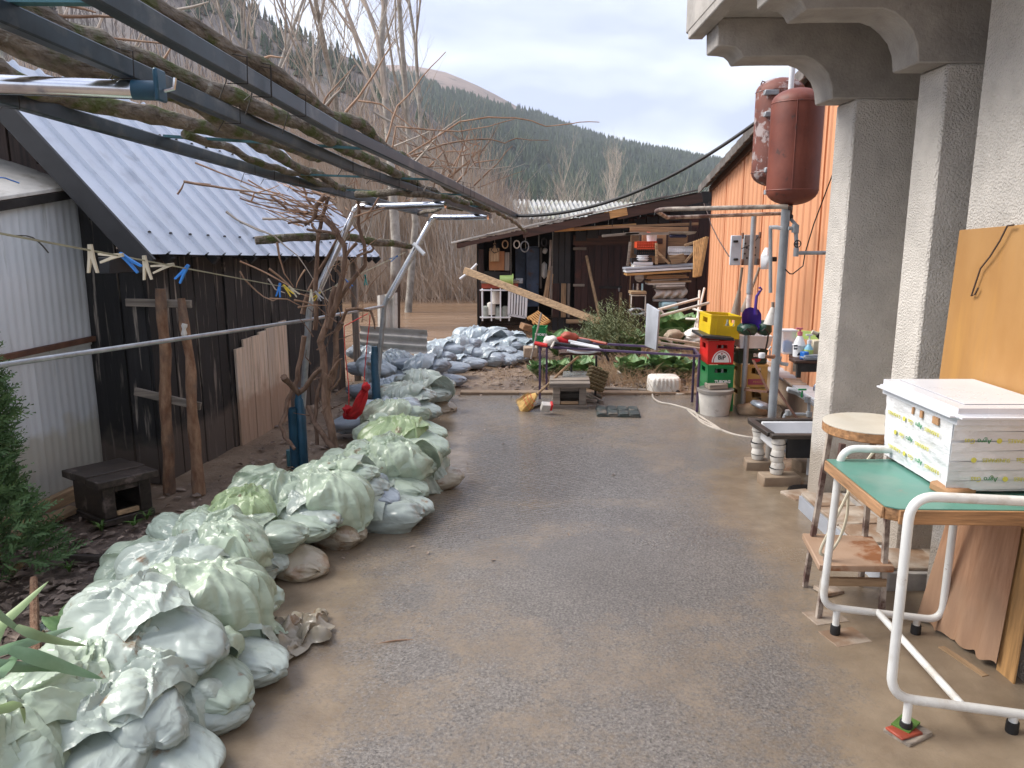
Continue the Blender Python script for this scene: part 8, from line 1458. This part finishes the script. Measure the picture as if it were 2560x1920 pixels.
BAGS = [  # pixel of the bag, height of its underside, direction of its tied end, scale, shape, tint, what singles it out
 (105,1600,.16,-62,1.12,4,'green','nearest large sandbag at the lower left corner, film gathered on top'), (300,1575,.10,-66,1.12,1,'grey','plump near sandbag under the fanned pale flap, facing the asphalt'), (428,1600,.0,-30,1.0,3,'grey','lower sandbag with dark smudges beside the plump near one'), (492,1535,.0,5,.80,6,'grey','small grey sandbag tucked beside the smudged lower one'),
 (40,1690,.0,-85,1.1,0,'green','sandbag cut off by the lower left edge of the picture'), (215,1470,.16,-100,1.08,7,'green','sandbag with the wide white flap under the strap leaves'), (365,1350,.24,-18,1.22,2,'grey','big bluish white sandbag on top, third row from the front'), (552,1412,.0,-25,.95,3,'grey','round sandbag with a wrinkled pleat beside the muddy empty sack'), (330,1430,.04,-60,1.1,0,'grey','sandbag filling the gap beneath the big bluish white one'),
 (395,1268,.24,172,1.15,2,'green','smooth grey-green sandbag with the long pale flap laid across it'), (450,1340,.02,-10,1.0,6,'grey','hidden lower sandbag below the long pale flap'), (415,1205,.20,-12,1.02,4,'grey','sandbag with torn film behind the long pale flap'), (470,1150,.28,150,.92,1,'green','crumpled green-white sandbag at the top of the fourth row'), (562,1146,.17,-16,1.0,0,'green','sandbag with smooth rounded end over the shaded gap'),
 (612,1196,.0,-22,1.0,3,'mud','muddy sandbag on the asphalt below the smooth rounded end'), (500,1230,.0,10,.95,6,'grey','lower sandbag showing only its tied corner by the mud patch'), (535,1082,.27,100,.88,5,'lime','sandbag with the peaked bright green film at the top of the wall'), (642,1112,.15,-32,1.0,3,'green','rounded pale sandbag just past the peaked green film'), (708,1142,.0,-30,.92,0,'mud','dirty low sandbag between two pale round ones'), (585,1120,.08,-10,1.0,6,'grey','sandbag wedged behind the rounded pale one'),
 (690,1050,.27,158,1.02,2,'green','flat sandbag with mud on its film, beside the first blue sleeve'), (738,1018,.30,-22,.95,4,'green','crisply folded sandbag in front of the first blue sleeve'), (792,1062,.15,-22,.92,3,'blue','dark grey wrinkled sandbag in the middle layer'), (822,1106,.0,-15,1.06,0,'grey','wide pale sandbag spread on the asphalt edge'), (740,1075,.06,-10,1.0,6,'grey','sandbag squeezed beneath the crisply folded one'),
 (825,975,.30,160,1.08,1,'green','long pale sandbag whose film hangs towards the asphalt'), (853,1036,.15,-24,.92,3,'green','pale round sandbag at mid height near the lime one'), (928,1024,.0,-15,1.0,6,'mud','mud-smeared sandbag lying out on the asphalt'), (893,946,.27,-32,1.22,2,'lime','bright lime sandbag with film spilling to the asphalt side'), (900,990,.10,-10,.95,0,'green','sandbag below the bright lime one'),
 (800,893,.10,182,1.30,3,'blue','large smooth blue-grey sandbag behind the second blue sleeve'), (866,886,.24,-5,1.0,1,'green','sandbag with curled film next to the second blue sleeve'), (912,916,.12,-20,.92,6,'green','sandbag between the curled one and the asphalt'), (885,845,.27,-22,1.0,4,'grey','whitish sandbag past the second blue sleeve'), (935,868,.0,-20,.92,3,'mud','brownish low sandbag at the bend of the wall'), (845,930,.05,175,1.0,6,'grey','shaded sandbag at the foot of the second blue sleeve'),
 (938,826,.14,-30,.92,0,'grey','mid-layer sandbag at the bend'), (897,812,.26,160,1.0,2,'grey','top sandbag at the bend with pleated film'), (962,816,.0,-12,.92,3,'blue','low blue-grey sandbag at the outer bend'), (930,782,.24,-20,1.0,1,'blue','top blue-grey sandbag just past the bend'), (976,786,.08,-15,.95,6,'blue','mid-layer sandbag just past the bend'),
 (892,778,.22,180,1.0,3,'blue','sandbag leading off towards the shed, top layer'), (842,772,.20,182,1.05,0,'blue','long sandbag in front of the corrugated sheet'), (796,790,.18,178,1.0,1,'blue','sandbag against the shed corner, top layer'), (862,806,.02,180,1.05,3,'blue','sandbag under the two that lead to the shed'), (800,838,.0,180,1.05,6,'blue','low grey sandbag at the shed corner'), (788,758,.28,175,.95,4,'blue','crumpled sandbag by the shed end under the red cords'), (850,835,.0,170,1.0,0,'blue','low sandbag between the shed corner and the bend'),
 (962,748,.20,-10,1.0,2,'blue','top sandbag starting the far section'), (1000,738,.24,-15,1.0,1,'blue','second top sandbag of the far section'), (1030,718,.26,-20,1.0,4,'blue','third top sandbag of the far section, farther out'), (1046,748,.10,-30,1.0,3,'blue','mid-layer sandbag of the far section beside the third top one'), (1080,722,.24,-40,1.0,0,'blue','top sandbag before the far end'), (1086,750,.10,-40,1.0,6,'blue','mid-layer sandbag before the far end'), (1118,728,.20,-60,1.0,2,'blue','top sandbag next to the upside-down green crate'), (1110,764,.0,-50,1.0,3,'blue','low sandbag before the yellowish block'), (1060,772,.0,-40,1.0,0,'blue','low sandbag in the middle of the far section'), (1143,745,.08,-70,1.0,1,'blue','last sandbag at the far end'), (1012,780,.0,-20,1.0,6,'blue','low sandbag at the start of the far section'), (985,762,.08,-20,1.0,3,'blue','mid-layer sandbag at the start of the far section'),
 (180,1640,.0,-70,1.05,3,'green','low near sandbag under the gathered film at the lower left'), (370,1500,.14,-50,1.0,4,'grey','mid-layer near sandbag between the fanned flap and the round pleated one'), (130,1530,.20,-80,1.0,2,'green','near sandbag on top beside the strap leaves'), (300,1400,.20,160,1.0,1,'grey','sandbag on top overlapping the big bluish white one from behind'), (470,1440,.10,-30,1.0,6,'green','sandbag end showing between the big white one and the pleated one'),
 (290,1290,.14,175,1.0,0,'green','rear sandbag facing the leaf bed behind the long pale flap'), (500,1290,.12,-15,1.0,4,'green','mid-layer sandbag below the end of the long pale flap'), (350,1215,.12,170,1.0,7,'green','rear sandbag beside the torn film, towards the kennel box'), (520,1180,.10,-20,1.0,3,'grey','mid-layer sandbag under the smooth rounded end'), (410,1140,.20,165,.95,1,'green','rear top sandbag past the kennel box'), (600,1060,.22,160,1.0,7,'green','rear sandbag past the peaked green film'), (670,1090,.20,-30,.95,2,'grey','sandbag overlapping the rounded pale one from behind'),
 (760,1040,.22,-25,.95,4,'grey','top-middle sandbag between the crisp one and the dark wrinkled one'), (770,990,.24,165,1.0,1,'green','rear top sandbag beyond the first blue sleeve'), (860,1075,.05,-20,.95,6,'grey','sandbag behind the wide pale one on the asphalt edge'), (870,1000,.20,-25,.95,7,'green','sandbag linking the long pale one to the lime one'), (830,935,.24,160,1.0,4,'green','top sandbag between the long pale one and the second blue sleeve'), (905,875,.16,-25,.95,2,'grey','sandbag stepping down past the curled one'), (925,845,.16,-20,.95,7,'grey','sandbag on the inner side of the bend'), (905,790,.14,170,1.0,6,'blue','mid-layer sandbag on the shed side of the bend'),
 (1015,755,.12,-20,1.0,0,'blue','mid-layer sandbag second along the far section'), (1062,735,.18,-30,1.0,7,'blue','top-middle sandbag halfway along the far section'), (1100,742,.14,-45,1.0,4,'blue','mid-layer sandbag just before the far end'), (1030,768,.0,-25,1.0,3,'blue','low sandbag second along the far section'), (1085,772,.0,-45,1.0,6,'blue','low sandbag fourth along the far section'), (945,765,.14,-15,1.0,1,'blue','sandbag joining the bend to the far section')]
for k, (x, y, z, an, s_, pr, tint, lab) in enumerate(BAGS):
    x = x-85*min(1, max(0, (y-1230)/380)); s_ = s_*(.90 if x < 960 else .95); z = z*.75; c_ = g(D(x, y), z+.10*s_); root = thing('sandbag', lab, 'sandbag', (c_.x, c_.y, z-(.02 if z > .05 else .004)), 'sandbags of the flood wall'); rot = (R(-.10, .10), R(-.10, .10)+(.08 if z > .1 else 0), math.radians(an+180)+R(-.15, .15)); ms = (('sack_'+('green' if tint == 'lime' else tint)), 'film_'+('grey' if tint == 'mud' else tint))
    for me, nm, mt in zip(PROTO[pr], ('sack', 'loose_mouth'), ms):
        o = bpy.data.objects.new(nm, me); COL.objects.link(o); o.parent = root
        if len(me.materials) == 0: me.materials.append(None)
        o.material_slots[0].link = 'OBJECT'; o.material_slots[0].material = MAT[mt]
    if x < 960 and k % 3 != 2:                            # a second fold of the same film
        me = FLAP[(pr+3+k) % 8]; o = bpy.data.objects.new('film_fold', me); COL.objects.link(o); o.parent = root; o.rotation_euler = (0, 0, R(-1.2, 1.2)); o.location = (R(.0, .1), R(-.03, .03), .006); o.scale = (.85, .85, 1)
        if len(me.materials) == 0: me.materials.append(None)
        o.material_slots[0].link = 'OBJECT'; o.material_slots[0].material = MAT[ms[1]]
    root.scale = (s_*1.12, s_*R(1.0, 1.16), s_*R(.76, .92)); root.rotation_euler = rot
# the empty, mud-caked sack on the asphalt and torn film
def rag_sheet(name, lab, pts, mt, amp, seed, n_=26):
    K = [g(D(*a)) for a in pts]
    def f_(u, v):
        P_ = K[0].lerp(K[1], u).lerp(K[3].lerp(K[2], u), v); h_ = abs(mn.noise(V((u*4+seed, v*4, 1))))*amp+abs(mn.noise(V((u*9, v*9+seed, 3))))*amp*.4
        ed = .006+h_*min(1, 6*min(u, 1-u, v, 1-v)+.3)
        return P_+V((.05*mn.noise(V((u*5, v*5, seed))), .05*mn.noise(V((u*5+9, v*5, seed))), ed+.012))
    return MB().grid(f_, n_, n_).build(name, mt, smooth=60, label=lab, cat='empty sack')
rag_sheet('empty_sack', 'empty mud-caked sack lying flat on the asphalt beside the wall', [(575,1350),(705,1325),(715,1385),(580,1462)], 'sack_mud', .09, 2)
rag_sheet('empty_sack', 'scrap of white plastic half buried in the leaf bed', [(85,1360),(140,1350),(150,1385),(80,1395)], 'film_grey', .06, 5, 12)
# ---------------------------------------------------------------- leaf litter, weeds, twigs
def litter(name, X, Y, size, seed, mt, lab, zadd=.004):
    r = np.random.default_rng(seed); n_ = len(X); a = r.random(n_)*6.283; s_ = size*(.4+r.random(n_)**1.5*1.1); Z = gz(X, Y)+zadd+r.random(n_)*.018; tl = r.normal(0, .35, (n_, 2)); w2 = .55+.3*r.random(n_)
    ca, sa = np.cos(a), np.sin(a); sh = [(-1, 0, 0), (-.3, .8, .25), (.45, .6, .3), (1, 0, .1), (.45, -.6, .3), (-.3, -.8, .25), (0, 0, 0)]; vs = []
    for x, y, z in sh: lx, ly = x*s_, y*s_*w2; vs.append(np.stack([X+lx*ca-ly*sa, Y+lx*sa+ly*ca, Z+z*s_*(.5+r.random(n_))+lx*tl[:, 0]*.5+ly*tl[:, 1]*.5], 1))
    vs = np.stack(vs, 1).reshape(-1, 3); b0 = (np.arange(n_)*7)[:, None]; f = np.concatenate([np.stack([b0[:, 0]+6, b0[:, 0]+i, b0[:, 0]+(i+1) % 6], 1) for i in range(6)]); npmesh(name, vs, f, mt, 'stuff', lab, 'leaf litter')
r = np.random.default_rng(1); n_ = 9000; Y = r.uniform(1.3, 5.2, n_); X = r.uniform(-3.6, -.7, n_); keep = (X < bag_x(Y)+.05-.12)&(X > -3.0-.1*Y)&(r.random(n_) < np.interp(Y, [1.3, 3.4, 4.6, 5.2], [1, .8, .15, .04])); litter('leaf_litter', X[keep], Y[keep], .030, 2, 'leaf_litter', 'wet brown leaf litter covering the bed behind the sandbags')
n_ = 450; Y = r.uniform(5, 8.6, n_); X = bag_x(Y)-.05-r.random(n_)**1.3*1.1; litter('leaf_litter', X, Y, .026, 3, 'leaf_litter', 'washed-up leaves between the shed and the sandbags')
n_ = 1300; Y = r.uniform(7.9, 11.5, n_); X = r.uniform(-.6, 2.6, n_); litter('leaf_litter', X, Y, .028, 4, 'leaf_litter', 'sodden leaf debris on the garden bed', .006)
n_ = 90; Y = r.uniform(3.6, 8, n_); X = bag_x(Y)+.30+r.random(n_)**2*1.6; litter('leaf_litter', X, Y, .012, 5, 'leaf_litter', 'stray leaf bits on the wet asphalt', .018)
def tuft(lab, c_, n_, h_, seed, mt='weed'):
    r_ = random.Random(seed); root = thing('weed_tuft', lab, 'weed', c_, 'small weeds in the leaf bed'); mb = MB()
    for k in range(n_):
        an = r_.uniform(0, 6.283); d_ = V((math.cos(an), math.sin(an), 0)); L_ = h_*r_.uniform(.5, 1.1); sd_ = V((-d_.y, d_.x, 0))*.006; mb.add([c_-sd_, c_+sd_, c_+d_*L_*.4+V((0,0,L_*.7))+sd_*.8, c_+d_*L_*.4+V((0,0,L_*.7))-sd_*.8, c_+d_*L_+V((0,0,L_*.8))], [(0,1,2,3), (3,2,4)])
    mb.build('blades', mt, root, kind='stuff')
for k, (x, y, lab) in enumerate(((220,1147,'weed tuft at the front corner of the dark kennel box'), (318,1122,'weed tuft at the open side of the dark kennel box'), (240,1225,'weed tuft by the dark batten in the leaves'), (150,1235,'weed tuft in the middle of the leaf bed'), (40,1560,'weed tuft near the lower left edge'), (290,1140,'small weed between kennel box and sandbags'))): tuft(lab, g(D(x, y)), 16, .07, k)
lv = thing('dock_leaf', 'dark green broad leaves beside the muddy stump', 'weed', g(D(180, 1375)))
for k, (x, y, an) in enumerate(((190,1365,.4), (170,1350,2.2), (150,1370,3.4))):
    c_ = g(D(x, y))+V((0,0,.05)); MB().grid(lambda u, v: c_+V((math.cos(an), math.sin(an), .5))*.12*(u-.2)+V((-math.sin(an), math.cos(an), 0))*.07*(v-.5)*2*math.sin(math.pi*(.1+.85*u))+V((0,0,-.03*abs(v-.5))), 8, 6).build('leaf', 'cabbage', lv, smooth=70)
MB().tube(wob(g(D(78, 1425))-V((0,0,.03)), g(D(82, 1320))+V((0,0,.16)), 5, .01, 3), [.022,.02,.018,.019,.017,.016], 8).build('cut_stump', 'bark_post', label='cut stem stump among the leaves by the strap plant', cat='stump')
MB().beam(g(D(140, 1212))+V((0,0,.02)), g(D(300, 1215))+V((0,0,.025)), .03, .03).build('dark_batten', 'dark_wet_wood', label='dark wet batten lying in the leaf litter', cat='batten', bev=.003)
MB().tube(wob(g(D(800, 1393)), g(D(893, 1384)), 8, .015, 2), .0035, 5).build('thin_twig', 'vine_shoot', label='thin twig lying on the asphalt near the muddy sack', cat='twig')
MB().beam(g(D(20, 1165))+V((0,0,.02)), g(D(165, 1108))+V((0,0,.03)), .10, .03).build('foot_plank', 'raw_wood_y', label='weathered plank lying along the foot of the clad lean-to', cat='plank', bev=.004)
